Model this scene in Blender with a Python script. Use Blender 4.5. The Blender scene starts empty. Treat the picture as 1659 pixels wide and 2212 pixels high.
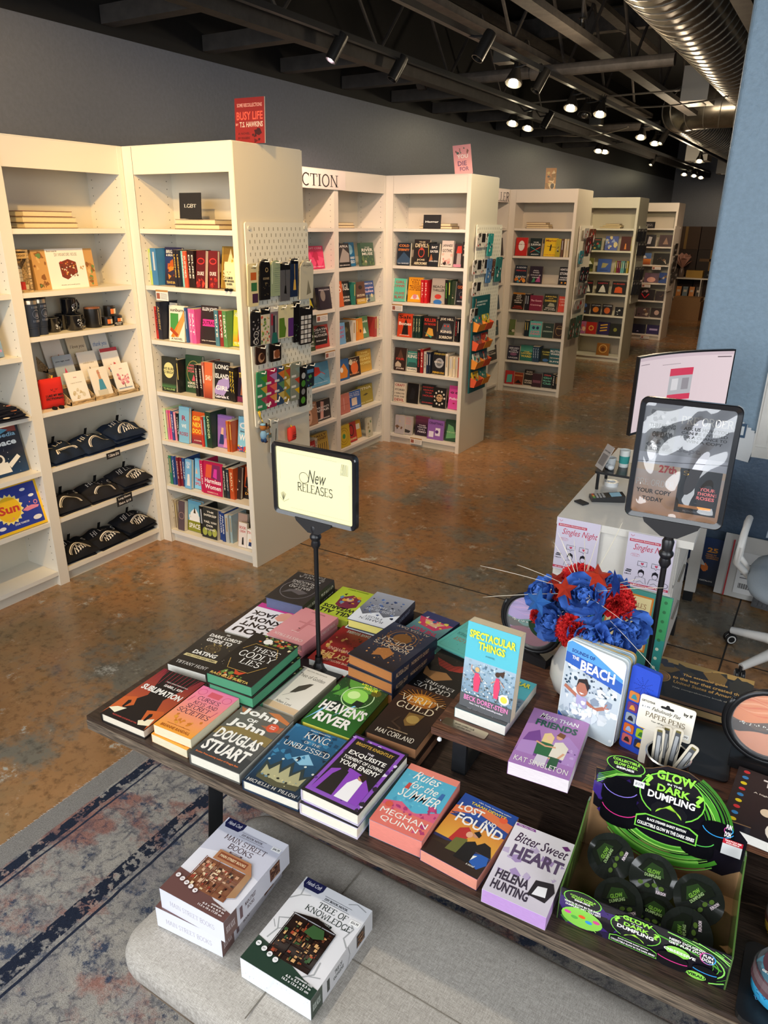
import bpy, math, random
from mathutils import Matrix, Vector
PI=math.pi; S=bpy.context.scene; COL=S.collection
R=math.radians
# ------------------------------------------------------------------ camera
CH=2.006; FPX=1576.6
CR=Vector((.8551,.5185,.0100)); CU=Vector((-.1990,.3102,.9296)); 
CR.normalize(); CU=(CU-CR*CU.dot(CR)).normalized(); CW=-(CR.cross(CU))
cd=bpy.data.cameras.new('camera'); cam=bpy.data.objects.new('camera',cd); COL.objects.link(cam); S.camera=cam
cd.sensor_fit='VERTICAL'; cd.sensor_height=24; cd.lens=24*FPX/2212; cd.clip_start=.05
cam.matrix_world=Matrix(((CR.x,CU.x,-CW.x,0),(CR.y,CU.y,-CW.y,0),(CR.z,CU.z,-CW.z,CH),(0,0,0,1)))
def at(px,py,x=None,y=None,z=None):
    "the point of the photograph (px,py) on the plane x=, y= or z="
    d=CR*((px-829.5)/FPX)-CU*((py-1106)/FPX)+CW
    t=(z-CH)/d.z if z is not None else (x/d.x if x is not None else y/d.y)
    return Vector((0,0,CH))+d*t
# ------------------------------------------------------------------ light and exposure
S.view_settings.view_transform='Standard'; S.view_settings.look='None'; S.view_settings.gamma=1
S.view_settings.exposure=0.0
wd=bpy.data.worlds.new('sky'); S.world=wd; wd.use_nodes=True
wd.node_tree.nodes['Background'].inputs[0].default_value=(.75,.86,1,1); wd.node_tree.nodes['Background'].inputs[1].default_value=.45
cy=S.cycles
try:
    cy.max_bounces=5; cy.diffuse_bounces=2; cy.glossy_bounces=2; cy.transmission_bounces=3; cy.transparent_max_bounces=8
    cy.caustics_reflective=False; cy.caustics_refractive=False; cy.use_denoising=True; cy.sample_clamp_indirect=4
    cy.use_adaptive_sampling=True; cy.adaptive_threshold=.07
except Exception: pass
def light(kind,name,loc,energy,color,target=None,size=.1,size_y=None,angle=60,blend=.5):
    l=bpy.data.lights.new(name,kind); l.energy=energy; l.color=color
    if kind=='AREA':
        l.shape='RECTANGLE'; l.size=size; l.size_y=size_y or size
    elif kind=='SPOT':
        l.spot_size=R(angle); l.spot_blend=blend; l.shadow_soft_size=size
    else: l.shadow_soft_size=size
    o=bpy.data.objects.new(name,l); COL.objects.link(o); o.location=loc
    if target is not None: o.rotation_euler=(Vector(target)-Vector(loc)).to_track_quat('-Z','Y').to_euler()
    return o
DAY=(.93,.965,1.0); WARM=(1,.62,.22); PINKW=(1,.68,.50)
light('AREA','window_light',(-1.9,-1.9,2.35),195,DAY,(-1.0,2.2,.5),5.0,2.6)
light('AREA','window_light',(2.9,-.6,2.3),120,DAY,(.2,4.4,1.3),2.6,2.2)
light('SPOT','ceiling_spot',(-1.6,1.0,3.05),85,(1,.88,.7),(-.9,1.5,.75),.05,angle=80,blend=.8)  # unseen fill spot, added to brighten the table and book tops
for i,(p,t,e,c,a) in enumerate([((-2.3,1.25,3.05),(-3.7,2.5,1.9),150,WARM,75),((-2.25,1.9,3.05),(-3.1,3.2,1.5),112,WARM,72),
        ((-1.7,2.6,3.05),(-2.8,3.4,1.2),26,WARM,70),
        ((-2.96,4.29,2.9),(-3.5,5.4,1.4),105,PINKW,85),((-2.33,4.7,2.95),(-3.1,6.0,1.3),60,PINKW,70),((-1.6,5.2,3.0),(-2.8,6.3,1.5),60,(1,.85,.5),60),
        ((-2.36,7.02,2.9),(-3.2,8.9,1.4),75,PINKW,75),((-1.9,7.3,2.9),(-2.7,9.0,1.6),22,WARM,60),
        ((-2.34,9.54,2.9),(-3.0,11.8,1.5),95,(1,.84,.5),75),
        ((-2.3,12.6,2.9),(-3.0,14.7,1.5),60,PINKW,75),((-1.5,13.2,2.9),(-1.7,16.5,0),60,PINKW,90),((-2.6,16.8,2.9),(-3.0,19.2,.9),55,(1,.78,.5),85)]):  # last entry is a fill spot added to light the far shelf
    light('SPOT','ceiling_spot',p,e,c,t,.035,angle=a,blend=.6)
for p,e in (((-1.75,5.6,2.75),22),((-1.9,9.6,2.75),34),((-2.6,13.5,2.7),16)): light('POINT','cone_lamp_glow',p,e,(1,.8,.55),size=.08)  # unseen fill points added to brighten the ducts and joists
# ------------------------------------------------------------------ materials
def lin(h):
    if isinstance(h,tuple): return h
    o=[]
    for i in (0,2,4):
        c=int(h[i:i+2],16)/255; o.append(c/12.92 if c<=.04045 else ((c+.055)/1.055)**2.4)
    return tuple(o)
MATS={}
def newmat(n):
    m=bpy.data.materials.new(n); m.use_nodes=True; nt=m.node_tree; b=nt.nodes['Principled BSDF']; MATS[n]=m
    return m,nt,b
def N(nt,t,**k):
    n=nt.nodes.new(t)
    for a,v in k.items():
        if a in n.inputs: n.inputs[a].default_value=v
        else: setattr(n,a,v)
    return n
def noise(nt,scale,detail=4,rough=.55,vec=None,sc=None):
    n=N(nt,'ShaderNodeTexNoise'); n.inputs['Scale'].default_value=scale; n.inputs['Detail'].default_value=detail; n.inputs['Roughness'].default_value=rough
    tc=N(nt,'ShaderNodeTexCoord'); src=tc.outputs['Object']
    if sc:
        mp=N(nt,'ShaderNodeMapping'); mp.inputs['Scale'].default_value=sc; nt.links.new(src,mp.inputs[0]); src=mp.outputs[0]
    nt.links.new(src,n.inputs['Vector']); return n
def ramp(nt,src,stops):
    r=N(nt,'ShaderNodeValToRGB'); e=r.color_ramp.elements
    while len(e)<len(stops): e.new(.5)
    for q,(p,c) in zip(e,stops): q.position=p; q.color=(*lin(c),1)
    nt.links.new(src,r.inputs[0]); return r
def bump(nt,b,src,st,dist=.002):
    n=N(nt,'ShaderNodeBump'); n.inputs['Strength'].default_value=st; n.inputs['Distance'].default_value=dist
    nt.links.new(src,n.inputs['Height']); nt.links.new(n.outputs[0],b.inputs['Normal'])
def mix(nt,fac,a,b_):
    m=N(nt,'ShaderNodeMix'); m.data_type='RGBA'
    for s,v in ((0,fac),(6,a),(7,b_)):
        if hasattr(v,'is_output') or hasattr(v,'links'): nt.links.new(v,m.inputs[s])
        elif s==0: m.inputs[0].default_value=v
        else: m.inputs[s].default_value=(*lin(v),1)
    return m.outputs[2]
def attmat(n,rough,metal=0,coat=0,bmp=0,bs=300,trans=0,emit=0,alpha=1,spec=.5):
    m,nt,b=newmat(n); a=N(nt,'ShaderNodeAttribute'); a.attribute_name='Col'
    nt.links.new(a.outputs[0],b.inputs['Base Color'])
    no=noise(nt,bs,2); r=N(nt,'ShaderNodeMapRange'); r.inputs[3].default_value=max(0,rough-.05); r.inputs[4].default_value=rough+.05
    nt.links.new(no.outputs[0],r.inputs[0]); nt.links.new(r.outputs[0],b.inputs['Roughness'])
    b.inputs['Metallic'].default_value=metal; b.inputs['Coat Weight'].default_value=coat; b.inputs['Coat Roughness'].default_value=.08
    b.inputs['Transmission Weight'].default_value=trans; b.inputs['Alpha'].default_value=alpha; b.inputs['Specular IOR Level'].default_value=spec
    if bmp: bump(nt,b,no.outputs[0],bmp)
    if emit: nt.links.new(a.outputs[0],b.inputs['Emission Color']); b.inputs['Emission Strength'].default_value=emit
    return m
attmat('print',.42); attmat('gloss',.16,coat=.4); attmat('matte',.75,bmp=.15); attmat('metal',.32,metal=1); attmat('cloth',.95,bmp=.5,bs=900,spec=.2)
attmat('plastic',.35); attmat('glow',.5,emit=1.0); attmat('lamp',.5,emit=45); attmat('clear',.04,trans=.0,alpha=.07); attmat('darkprint',.5)
attmat('glitter',.3,metal=.6,bmp=1,bs=1400); attmat('laminate',.38,bs=8,bmp=.02); attmat('screen',.3,emit=.62)
def pages():
    m,nt,b=newmat('pages'); a=N(nt,'ShaderNodeAttribute'); a.attribute_name='Col'
    no=noise(nt,60,3,.7,sc=(1,1,40)); o=mix(nt,.5,a.outputs[0],'ffffff')
    r=N(nt,'ShaderNodeMapRange'); r.inputs[1].default_value=.3; r.inputs[2].default_value=.7; r.inputs[3].default_value=.78; r.inputs[4].default_value=1.04
    nt.links.new(no.outputs[0],r.inputs[0]); mm=N(nt,'ShaderNodeVectorMath',operation='MULTIPLY')
    nt.links.new(a.outputs[0],mm.inputs[0]); nt.links.new(r.outputs[0],mm.inputs[1]); nt.links.new(mm.outputs[0],b.inputs['Base Color'])
    b.inputs['Roughness'].default_value=.85; bump(nt,b,no.outputs[0],.4,.001)
pages()
def wood(n,c1,c2,c3,rough,axis=(1,14,14),scale=3.2):
    m,nt,b=newmat(n); no=noise(nt,scale,8,.62,sc=axis); r=ramp(nt,no.outputs[0],[(.3,c1),(.5,c2),(.7,c3)])
    n2=noise(nt,28,4,.6,sc=(axis[0]*.6,axis[1],axis[2])); r2=ramp(nt,n2.outputs[0],[(.35,'707070'),(.6,'ffffff')])
    mm=N(nt,'ShaderNodeVectorMath',operation='MULTIPLY'); nt.links.new(r.outputs[0],mm.inputs[0]); nt.links.new(r2.outputs[0],mm.inputs[1])
    nt.links.new(mm.outputs[0],b.inputs['Base Color']); b.inputs['Roughness'].default_value=rough; bump(nt,b,n2.outputs[0],.25,.001)
wood('table_wood','382b24','44352c','524238',.38); wood('table_edge','5a4c40','786857','94836e',.6); wood('riser_wood','38221a','6a4330','8c6044',.4); wood('pale_wood','c09a68','d8b683','e6c99a',.6,(1,5,5),2)
def floor_mat():
    m,nt,b=newmat('floor_concrete'); a=noise(nt,.55,9,.62); c=ramp(nt,a.outputs[0],[(.3,'6c6656'),(.40,'837761'),(.47,'957752'),(.54,'aa7c50'),(.62,'936a42'),(.74,'80664a')])
    g=noise(nt,1.7,10,.72); gm=ramp(nt,g.outputs[0],[(.5,'000000'),(.6,'ffffff')])
    c1=mix(nt,gm.outputs[0],c.outputs[0],'7e7666')
    sp=noise(nt,5.5,12,.78); sm=ramp(nt,sp.outputs[0],[(.60,'000000'),(.63,'ffffff')]); c2=mix(nt,sm.outputs[0],c1,'bcb6a6')
    d=noise(nt,22,8,.7); dm=ramp(nt,d.outputs[0],[(.3,'a4a4a4'),(.5,'ffffff')]); mm=N(nt,'ShaderNodeVectorMath',operation='MULTIPLY')
    nt.links.new(c2,mm.inputs[0]); nt.links.new(dm.outputs[0],mm.inputs[1]); 
    nt.links.new(mm.outputs[0],b.inputs['Base Color']); rr=ramp(nt,sp.outputs[0],[(.3,'4c4c4c'),(.65,'9a9a9a')]); nt.links.new(rr.outputs[0],b.inputs['Roughness'])
    bump(nt,b,d.outputs[0],.12,.003); b.inputs['Specular IOR Level'].default_value=.55
floor_mat()
def rug_mat():
    m,nt,b=newmat('rug_pile'); tc=N(nt,'ShaderNodeTexCoord'); sx=N(nt,'ShaderNodeSeparateXYZ'); nt.links.new(tc.outputs['Object'],sx.inputs[0])
    wv=noise(nt,9,3,.6); base=ramp(nt,noise(nt,3.2,8,.75).outputs[0],[(.3,'9a9698'),(.45,'b4afa8'),(.55,'c4beb4'),(.7,'a8a4a6')])
    pk=ramp(nt,noise(nt,2.6,7,.7,sc=(1,1.3,1)).outputs[0],[(.5,'000000'),(.58,'ffffff')]); c=mix(nt,pk.outputs[0],base.outputs[0],'b4867a')
    # navy outlines of medallions: warped voronoi edges
    vm=N(nt,'ShaderNodeVectorMath',operation='MULTIPLY_ADD'); n3=noise(nt,5,4,.6); nt.links.new(n3.outputs[1],vm.inputs[0]); vm.inputs[1].default_value=(.16,.16,.16); nt.links.new(tc.outputs['Object'],vm.inputs[2])
    for sc_,w,wd_ in ((4.2,.035,.5),(11,.05,.35),(26,.07,.2)):
        v=N(nt,'ShaderNodeTexVoronoi'); v.feature='DISTANCE_TO_EDGE'; v.inputs['Scale'].default_value=sc_; nt.links.new(vm.outputs[0],v.inputs['Vector'])
        vr=ramp(nt,v.outputs[0],[(w*.4,'ffffff'),(w*1.8,'000000')])
        gate=ramp(nt,noise(nt,6+sc_,4,.7).outputs[0],[(.47,'000000'),(.62,'d0d0d0')])
        f=N(nt,'ShaderNodeMath',operation='MULTIPLY'); nt.links.new(vr.outputs[0],f.inputs[0]); nt.links.new(gate.outputs[0],f.inputs[1])
        c=mix(nt,f.outputs[0],c,'4a5062')
    nv=ramp(nt,noise(nt,4.6,8,.8).outputs[0],[(.54,'000000'),(.6,'ffffff')]); c=mix(nt,nv.outputs[0],c,'505a70')
    # border bands parallel to the short edge (object x=0 at that edge)
    wob=N(nt,'ShaderNodeMath',operation='MULTIPLY_ADD'); nt.links.new(wv.outputs[0],wob.inputs[0]); wob.inputs[1].default_value=.012; nt.links.new(sx.outputs[0],wob.inputs[2])
    def band(x0,x1,col,c,gs=40,lo=.42):
        g=N(nt,'ShaderNodeMath',operation='COMPARE'); nt.links.new(wob.outputs[0],g.inputs[0]); g.inputs[1].default_value=(x0+x1)/2+.006; g.inputs[2].default_value=(x1-x0)/2
        k=ramp(nt,noise(nt,gs,3,.6).outputs[0],[(lo,'000000'),(lo+.06,'ffffff')]); f=N(nt,'ShaderNodeMath',operation='MULTIPLY'); nt.links.new(g.outputs[0],f.inputs[0]); nt.links.new(k.outputs[0],f.inputs[1])
        return mix(nt,f.outputs[0],c,col)
    c=band(-.01,.085,'a7a29b',c,40,0); c=band(.095,.135,'333a4c',c,45,.4); c=band(.15,.158,'3b4255',c,30,.2); c=band(.41,.47,'2f3648',c,40,.42); c=band(.485,.495,'343b4e',c,30,.2)
    pl=noise(nt,420,3,.8); pr_=ramp(nt,pl.outputs[0],[(.25,'787878'),(.55,'ffffff')]); mm=N(nt,'ShaderNodeVectorMath',operation='MULTIPLY'); nt.links.new(c,mm.inputs[0]); nt.links.new(pr_.outputs[0],mm.inputs[1])
    nt.links.new(mm.outputs[0],b.inputs['Base Color']); b.inputs['Roughness'].default_value=1; b.inputs['Specular IOR Level'].default_value=.1; bump(nt,b,pl.outputs[0],1,.004)
rug_mat()
def linen():
    m,nt,b=newmat('linen'); a=noise(nt,90,3,.6,sc=(1,14,1)); a2=noise(nt,90,3,.6,sc=(14,1,1)); s=N(nt,'ShaderNodeMath',operation='ADD'); nt.links.new(a.outputs[0],s.inputs[0]); nt.links.new(a2.outputs[0],s.inputs[1])
    s2=N(nt,'ShaderNodeMath',operation='MULTIPLY'); nt.links.new(s.outputs[0],s2.inputs[0]); s2.inputs[1].default_value=.5
    r=ramp(nt,s2.outputs[0],[(.36,'8b857c'),(.5,'aca69d'),(.64,'cac5bc')]); nt.links.new(r.outputs[0],b.inputs['Base Color']); b.inputs['Roughness'].default_value=.95; bump(nt,b,s2.outputs[0],.6,.002)
linen()
def plain(n,c,rough,metal=0,bs=60,bst=.1,var=.08,dist=.002):
    m,nt,b=newmat(n); no=noise(nt,bs,5,.6); l=lin(c); r=N(nt,'ShaderNodeValToRGB'); e=r.color_ramp.elements
    e[0].position=.3; e[0].color=(*[q*(1-var) for q in l],1); e[1].position=.7; e[1].color=(*[min(1,q*(1+var)) for q in l],1)
    nt.links.new(no.outputs[0],r.inputs[0]); nt.links.new(r.outputs[0],b.inputs['Base Color']); b.inputs['Roughness'].default_value=rough; b.inputs['Metallic'].default_value=metal
    if bst: bump(nt,b,no.outputs[0],bst,dist)
    return m
plain('wall_blue','90a9bc',.5,bs=45,bst=.7,dist=.006); plain('wall_navy','5c7188',.42,bs=45,bst=.7,dist=.006); plain('wall_slate','666b76',.42,bs=45,bst=.35,dist=.004)
plain('black_ceiling','0c0b0b',.7,bs=20,bst=.2,var=.3); plain('joist_black','4c4641',.6,bs=14,bst=.15,var=.3); plain('timber_black','2f2b28',.7,bs=14,bst=.15,var=.3); plain('black_steel','1b1d20',.4,bs=80,bst=.05); plain('white_paint','efece4',.4,bs=30,bst=.03,var=.02)
plain('duct_metal','8a857c',.3,metal=.9,bs=7,bst=.12,var=.25,dist=.01); plain('seam_metal','c9c5bd',.3,metal=.8,bst=0); plain('kraft','8a6844',.85,bs=40); plain('mesh_grey','8d979f',.8,bs=300,bst=.3)
# ------------------------------------------------------------------ geometry collector
def ell(cx,cy,rx,ry,a0=0,a1=360,n=16):
    return [(cx+rx*math.cos(R(a0+(a1-a0)*i/n)),cy+ry*math.sin(R(a0+(a1-a0)*i/n))) for i in range(n+(0 if abs(a1-a0)==360 else 1))]
def rr(x0,y0,x1,y1,r,n=4):
    o=[]
    for cx,cy,a in ((x1-r,y1-r,0),(x0+r,y1-r,90),(x0+r,y0+r,180),(x1-r,y0+r,270)): o+=ell(cx,cy,r,r,a,a+90,n)
    return o
_tc={}
def tmesh(s,st):
    k=(s,st)
    if k in _tc: return _tc[k]
    if st=='s': r=smesh(s)
    else:
        cu=bpy.data.curves.new('lettering','FONT'); cu.body=s; cu.resolution_u=2; cu.fill_mode='BOTH' if 0 else cu.fill_mode
        cu.offset={'b':.022,'n':0,'i':.004,'h':.035}.get(st,.01); cu.shear=.35 if st in('i','c') else 0
        ob=bpy.data.objects.new('lettering',cu); me=bpy.data.meshes.new_from_object(ob)
        r=([(v.co.x,v.co.y) for v in me.vertices],[tuple(p.vertices) for p in me.polygons])
        bpy.data.meshes.remove(me); bpy.data.objects.remove(ob); bpy.data.curves.remove(cu)
    _tc[k]=r; return r
# slab-serif capitals drawn as strokes
L_=lambda *p:list(p)
def _e(*a): return ell(*a)
SG={'A':(.9,['V',L_((.08,0),(.45,1)),'W',L_((.45,1),(.82,0)),'t',L_((.2,.36),(.7,.36))]),'B':(.8,['V',L_((.15,0),(.15,1)),'w',L_((.15,1),(.45,1))+_e(.45,.76,.24,.24,90,-90,8)+L_((.15,.52)),'w',_e(.45,.26,.28,.26,90,-90,8)+L_((.15,0))]),
'C':(.85,['w',_e(.47,.5,.36,.5,48,312,14),'v',L_((.74,1),(.74,.75))]),'D':(.88,['V',L_((.15,0),(.15,1)),'w',L_((.15,1),(.4,1))+_e(.4,.5,.38,.5,90,-90,10)+L_((.15,0))]),
'E':(.78,['V',L_((.15,0),(.15,1)),'t',L_((.15,.97),(.66,.97)),'t',L_((.15,.52),(.5,.52)),'t',L_((.15,.03),(.68,.03)),'t',L_((.67,0),(.67,.24)),'t',L_((.65,1),(.65,.78))]),
'F':(.74,['V',L_((.15,0),(.15,1)),'t',L_((.15,.97),(.66,.97)),'t',L_((.15,.5),(.5,.5)),'t',L_((.65,1),(.65,.76))]),
'G':(.9,['w',_e(.47,.5,.36,.5,48,330,14),'V',L_((.76,0),(.76,.42)),'v',L_((.74,1),(.74,.75))]),'H':(.95,['V',L_((.17,0),(.17,1)),'V',L_((.78,0),(.78,1)),'t',L_((.17,.52),(.78,.52))]),
'I':(.42,['V',L_((.21,0),(.21,1))]),'J':(.6,['w',L_((.4,1),(.4,.22))+_e(.22,.2,.18,.2,0,-150,6)]),'K':(.9,['V',L_((.15,0),(.15,1)),'T',L_((.15,.4),(.74,1)),'V',L_((.36,.6),(.76,0))]),
'L':(.74,['V',L_((.15,0),(.15,1)),'t',L_((.15,.03),(.66,.03)),'t',L_((.65,0),(.65,.26))]),'M':(1.05,['V',L_((.15,0),(.15,1)),'w',L_((.15,1),(.5,.2),(.86,1)),'V',L_((.86,0),(.86,1))]),
'N':(.95,['T',L_((.17,0),(.17,1)),'w',L_((.17,1),(.78,0)),'T',L_((.78,1),(.78,0))]),'O':(.92,['w',_e(.46,.5,.36,.5,0,359.9,20)]),'P':(.78,['V',L_((.15,0),(.15,1)),'w',L_((.15,1),(.42,1))+_e(.42,.73,.25,.27,90,-90,8)+L_((.15,.46))]),
'Q':(.92,['w',_e(.46,.5,.36,.5,0,359.9,20),'t',L_((.5,.2),(.8,-.12))]),'R':(.88,['V',L_((.15,0),(.15,1)),'w',L_((.15,1),(.42,1))+_e(.42,.75,.25,.25,90,-90,8)+L_((.15,.5)),'V',L_((.42,.5),(.74,0))]),
'S':(.72,['w',_e(.36,.74,.25,.25,40,270,9)+_e(.36,.25,.27,.25,90,-140,9),'v',L_((.58,1),(.58,.78)),'v',L_((.12,0),(.12,.22))]),'T':(.82,['V',L_((.41,0),(.41,1)),'t',L_((.06,.97),(.76,.97)),'t',L_((.07,1),(.07,.74)),'t',L_((.75,1),(.75,.74))]),
'U':(.9,['T',L_((.17,1),(.17,.4)),'w',L_((.17,.4))+_e(.46,.3,.29,.3,180,360,8)+L_((.75,1))]),'V':(.88,['T',L_((.08,1),(.45,0)),'T',L_((.45,0),(.8,1))]),'W':(1.15,['T',L_((.08,1),(.33,0)),'w',L_((.33,0),(.57,.9),(.82,0)),'T',L_((.82,0),(1.06,1))]),
'X':(.85,['T',L_((.1,1),(.75,0)),'T',L_((.1,0),(.75,1))]),'Y':(.85,['w',L_((.08,1),(.43,.5),(.78,1)),'V',L_((.43,0),(.43,.5))]),'Z':(.8,['t',L_((.1,.97),(.7,.97)),'w',L_((.7,1),(.1,0)),'t',L_((.1,.03),(.72,.03))]),
"'":(.25,['v',L_((.12,1),(.1,.75))]),' ':(.4,[]),',':(.25,['v',L_((.12,.08),(.06,-.14))]),'&':(.85,['w',_e(.4,.78,.18,.2,-60,240,8)+_e(.36,.26,.26,.26,120,350,8)+L_((.75,.5)),'w',L_((.3,.6),(.76,0))])}
def stroke(pts,w):
    o=[]
    v=[];f=[]
    for i,p in enumerate(pts):
        a=pts[max(0,i-1)]; b=pts[min(len(pts)-1,i+1)]; dx,dy=b[0]-a[0],b[1]-a[1]; l=math.hypot(dx,dy) or 1; nx,ny=-dy/l*w/2,dx/l*w/2
        v+=[(p[0]+nx,p[1]+ny),(p[0]-nx,p[1]-ny)]
    for i in range(len(pts)-1): f.append((2*i,2*i+1,2*i+3,2*i+2))
    return v,f
def smesh(s):
    V=[];F=[];x=0
    for ch in s.upper():
        g=SG.get(ch)
        if g is None: x+=.4; continue
        it=iter(g[1])
        for k in it:
            pts=next(it); w={'V':.13,'W':.13,'T':.08,'w':.11,'t':.06,'v':.05}[k]; jobs=[(pts,w)]
            if k in 'VTW':
                for q in (pts[0],pts[-1]):
                    if q[1]<.01 or q[1]>.99: yy=.025 if q[1]<.5 else .975; jobs.append(([(q[0]-.15,yy),(q[0]+.15,yy)],.05))
            for P,w_ in jobs:
                v,f=stroke(P,w_); n=len(V); V+=[(a+x,b) for a,b in v]; F+=[tuple(n+i for i in q) for q in f]
        x+=g[0]
    return V,F
class G:
    def __init__(s): s.v=[];s.f=[];s.c=[];s.m=[];s.T=Matrix(); s.mat='print'; s.k=0
    def add(s,V,F,col='ffffff',mat=None,flat=True):
        n=len(s.v); T=s.T
        s.v+=[tuple(T@Vector(p)) for p in V]
        for i,q in enumerate(F):
            s.f.append(tuple(n+j for j in q)); s.c.append(col[i] if isinstance(col,list) else col); s.m.append(mat or s.mat)
        return s
    def box(s,x0,x1,y0,y1,z0,z1,col='ffffff',mat=None,cols=None):
        V=[(x,y,z) for z in (z0,z1) for y in (y0,y1) for x in (x0,x1)]
        F=[(0,2,3,1),(4,5,7,6),(0,1,5,4),(2,6,7,3),(0,4,6,2),(1,3,7,5)] # bottom top front(-y) back left right
        return s.add(V,F,cols if cols else col,mat)
    def prism(s,pts,z0,z1,col='ffffff',mat=None,side=None):
        n=len(pts); V=[(p[0],p[1],z0) for p in pts]+[(p[0],p[1],z1) for p in pts]
        s.add(V,[tuple(range(n))[::-1],tuple(range(n,2*n))],col,mat)
        return s.add(V,[(i,(i+1)%n,n+(i+1)%n,n+i) for i in range(n)],side or col,mat)
    def grid(s,fn,nu,nv,col='ffffff',mat=None,wrap=False):
        V=[fn(i/nu,j/nv) for j in range(nv+1) for i in range(nu+1)]
        F=[(j*(nu+1)+i,j*(nu+1)+i+1,(j+1)*(nu+1)+i+1,(j+1)*(nu+1)+i) for j in range(nv) for i in range(nu)]
        return s.add(V,F,col,mat)
    def lathe(s,prof,n=24,col='ffffff',mat=None,c=(0,0,0)):
        V=[(c[0]+r*math.cos(2*PI*i/n),c[1]+r*math.sin(2*PI*i/n),c[2]+z) for r,z in prof for i in range(n)]; m=len(prof)
        F=[(j*n+i,j*n+(i+1)%n,(j+1)*n+(i+1)%n,(j+1)*n+i) for j in range(m-1) for i in range(n)]
        return s.add(V,F,col,mat)
    def tube(s,pts,r,n=8,col='ffffff',mat=None,cap=True,closed=False):
        pts=[Vector(p) for p in pts]; V=[];m=len(pts); up=None
        for i,p in enumerate(pts):
            a=pts[(i-1)%m] if closed else pts[max(0,i-1)]; b=pts[(i+1)%m] if closed else pts[min(m-1,i+1)]
            d=(b-a).normalized()
            if up is None: up=Vector((0,0,1)) if abs(d.z)<.9 else Vector((1,0,0))
            x=d.cross(up).normalized(); y=x.cross(d).normalized(); up=y
            rad=r[i] if isinstance(r,(list,tuple)) else r
            V+=[p+(x*math.cos(2*PI*j/n)+y*math.sin(2*PI*j/n))*rad for j in range(n)]
        k=m if closed else m-1
        F=[(i*n+j,i*n+(j+1)%n,((i+1)%m)*n+(j+1)%n,((i+1)%m)*n+j) for i in range(k) for j in range(n)]
        if cap and not closed: F+=[tuple(range(n))[::-1],tuple(range((m-1)*n,m*n))]
        return s.add(V,F,col,mat)
    def ball(s,c,r,n=12,m=8,col='ffffff',mat=None,sc=(1,1,1)):
        return s.grid(lambda u,v:(c[0]+r*sc[0]*math.cos(2*PI*u)*math.sin(PI*v),c[1]+r*sc[1]*math.sin(2*PI*u)*math.sin(PI*v),c[2]-r*sc[2]*math.cos(PI*v)),n,m,col,mat)
    # ---- flat artwork on the local z=0 plane, each mark one hair above the last
    def z(s,d=1): s.k+=d; return .0001+s.k*.00004
    def poly(s,pts,col,mat=None,d=1):
        z=s.z(d); return s.add([(p[0],p[1],z) for p in pts],[tuple(range(len(pts)))],col,mat)
    def grad(s,x0,y0,x1,y1,c0,c1,mat=None):
        z=s.z(); a,b=lin(c0),lin(c1); s.add([(x0,y0,z),(x1,y0,z),(x1,y1,z),(x0,y1,z)],[(0,1,2,3)],[[a,a,b,b]],mat); return s
    def text(s,t,x0,y0,x1,y1,col,st='b',mat=None):
        V,F=tmesh(t,st)
        if not V: return s
        ax=min(v[0] for v in V);bx=max(v[0] for v in V);ay=min(v[1] for v in V);by=max(v[1] for v in V); z=s.z()
        sx=(x1-x0)/max(1e-6,bx-ax); sy=(y1-y0)/max(1e-6,by-ay)
        return s.add([(x0+(v[0]-ax)*sx,y0+(v[1]-ay)*sy,z) for v in V],F,col,mat)
    def line(s,pts,w,col,mat=None):
        v,f=stroke(pts,w); z=s.z(); return s.add([(a,b,z) for a,b in v],f,col,mat)
    def art(s,w,h,ops):
        P=lambda q:(q[0]*w,q[1]*h)
        for o in ops:
            k=o[0]
            if k=='g': s.grad(0,0,w,h,o[1],o[2])
            elif k=='r':
                if len(o)>6: s.grad(o[1]*w,o[2]*h,o[3]*w,o[4]*h,o[5],o[6])
                else: s.poly([(o[1]*w,o[2]*h),(o[3]*w,o[2]*h),(o[3]*w,o[4]*h),(o[1]*w,o[4]*h)],o[5])
            elif k=='d': s.poly(ell(o[1]*w,o[2]*h,o[3]*w,o[3]*w*(o[5] if len(o)>5 else 1),0,360,20),o[4])
            elif k=='o':
                r=o[3]*w; s.line(ell(o[1]*w,o[2]*h,r,r*(o[6] if len(o)>6 else 1),0,359.9,24),o[5]*w,o[4])
            elif k=='p': s.poly([P(q) for q in o[2:]],o[1])
            elif k=='t': s.text(o[1],o[2]*w,o[3]*h,o[4]*w,o[5]*h,o[6],o[7] if len(o)>7 else 'b')
            elif k=='l':
                run=[]
                for q in list(o[3:])+[(9,9)]:
                    if 0<=q[0]<=1 and 0<=q[1]<=1: run.append(P(q))
                    else:
                        if len(run)>1: s.line(run,o[2]*w,o[1])
                        run=[]
            elif k=='s':
                n=o[5]; s.poly([(o[1]*w+(o[3] if i%2==0 else o[4])*w*math.sin(PI*i/n),o[2]*h+(o[3] if i%2==0 else o[4])*w*math.cos(PI*i/n)) for i in range(2*n)],o[6])
            elif k=='n':
                rnd=random.Random(o[2])
                for _ in range(o[1]):
                    x=rnd.uniform(o[4],o[6])*w; y=rnd.uniform(o[5],o[7])*h; r=o[8]*w*rnd.uniform(.4,1.2); a=rnd.uniform(0,6.28); m=rnd.choice((3,4,5,6))
                    pts=[(min(max(x+r*rnd.uniform(.5,1.2)*math.cos(a+2*PI*j/m),0),w),min(max(y+r*rnd.uniform(.5,1.2)*math.sin(a+2*PI*j/m),0),h)) for j in range(m)]
                    s.poly(pts,rnd.choice(o[3]),None,.2)
        return s
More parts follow.
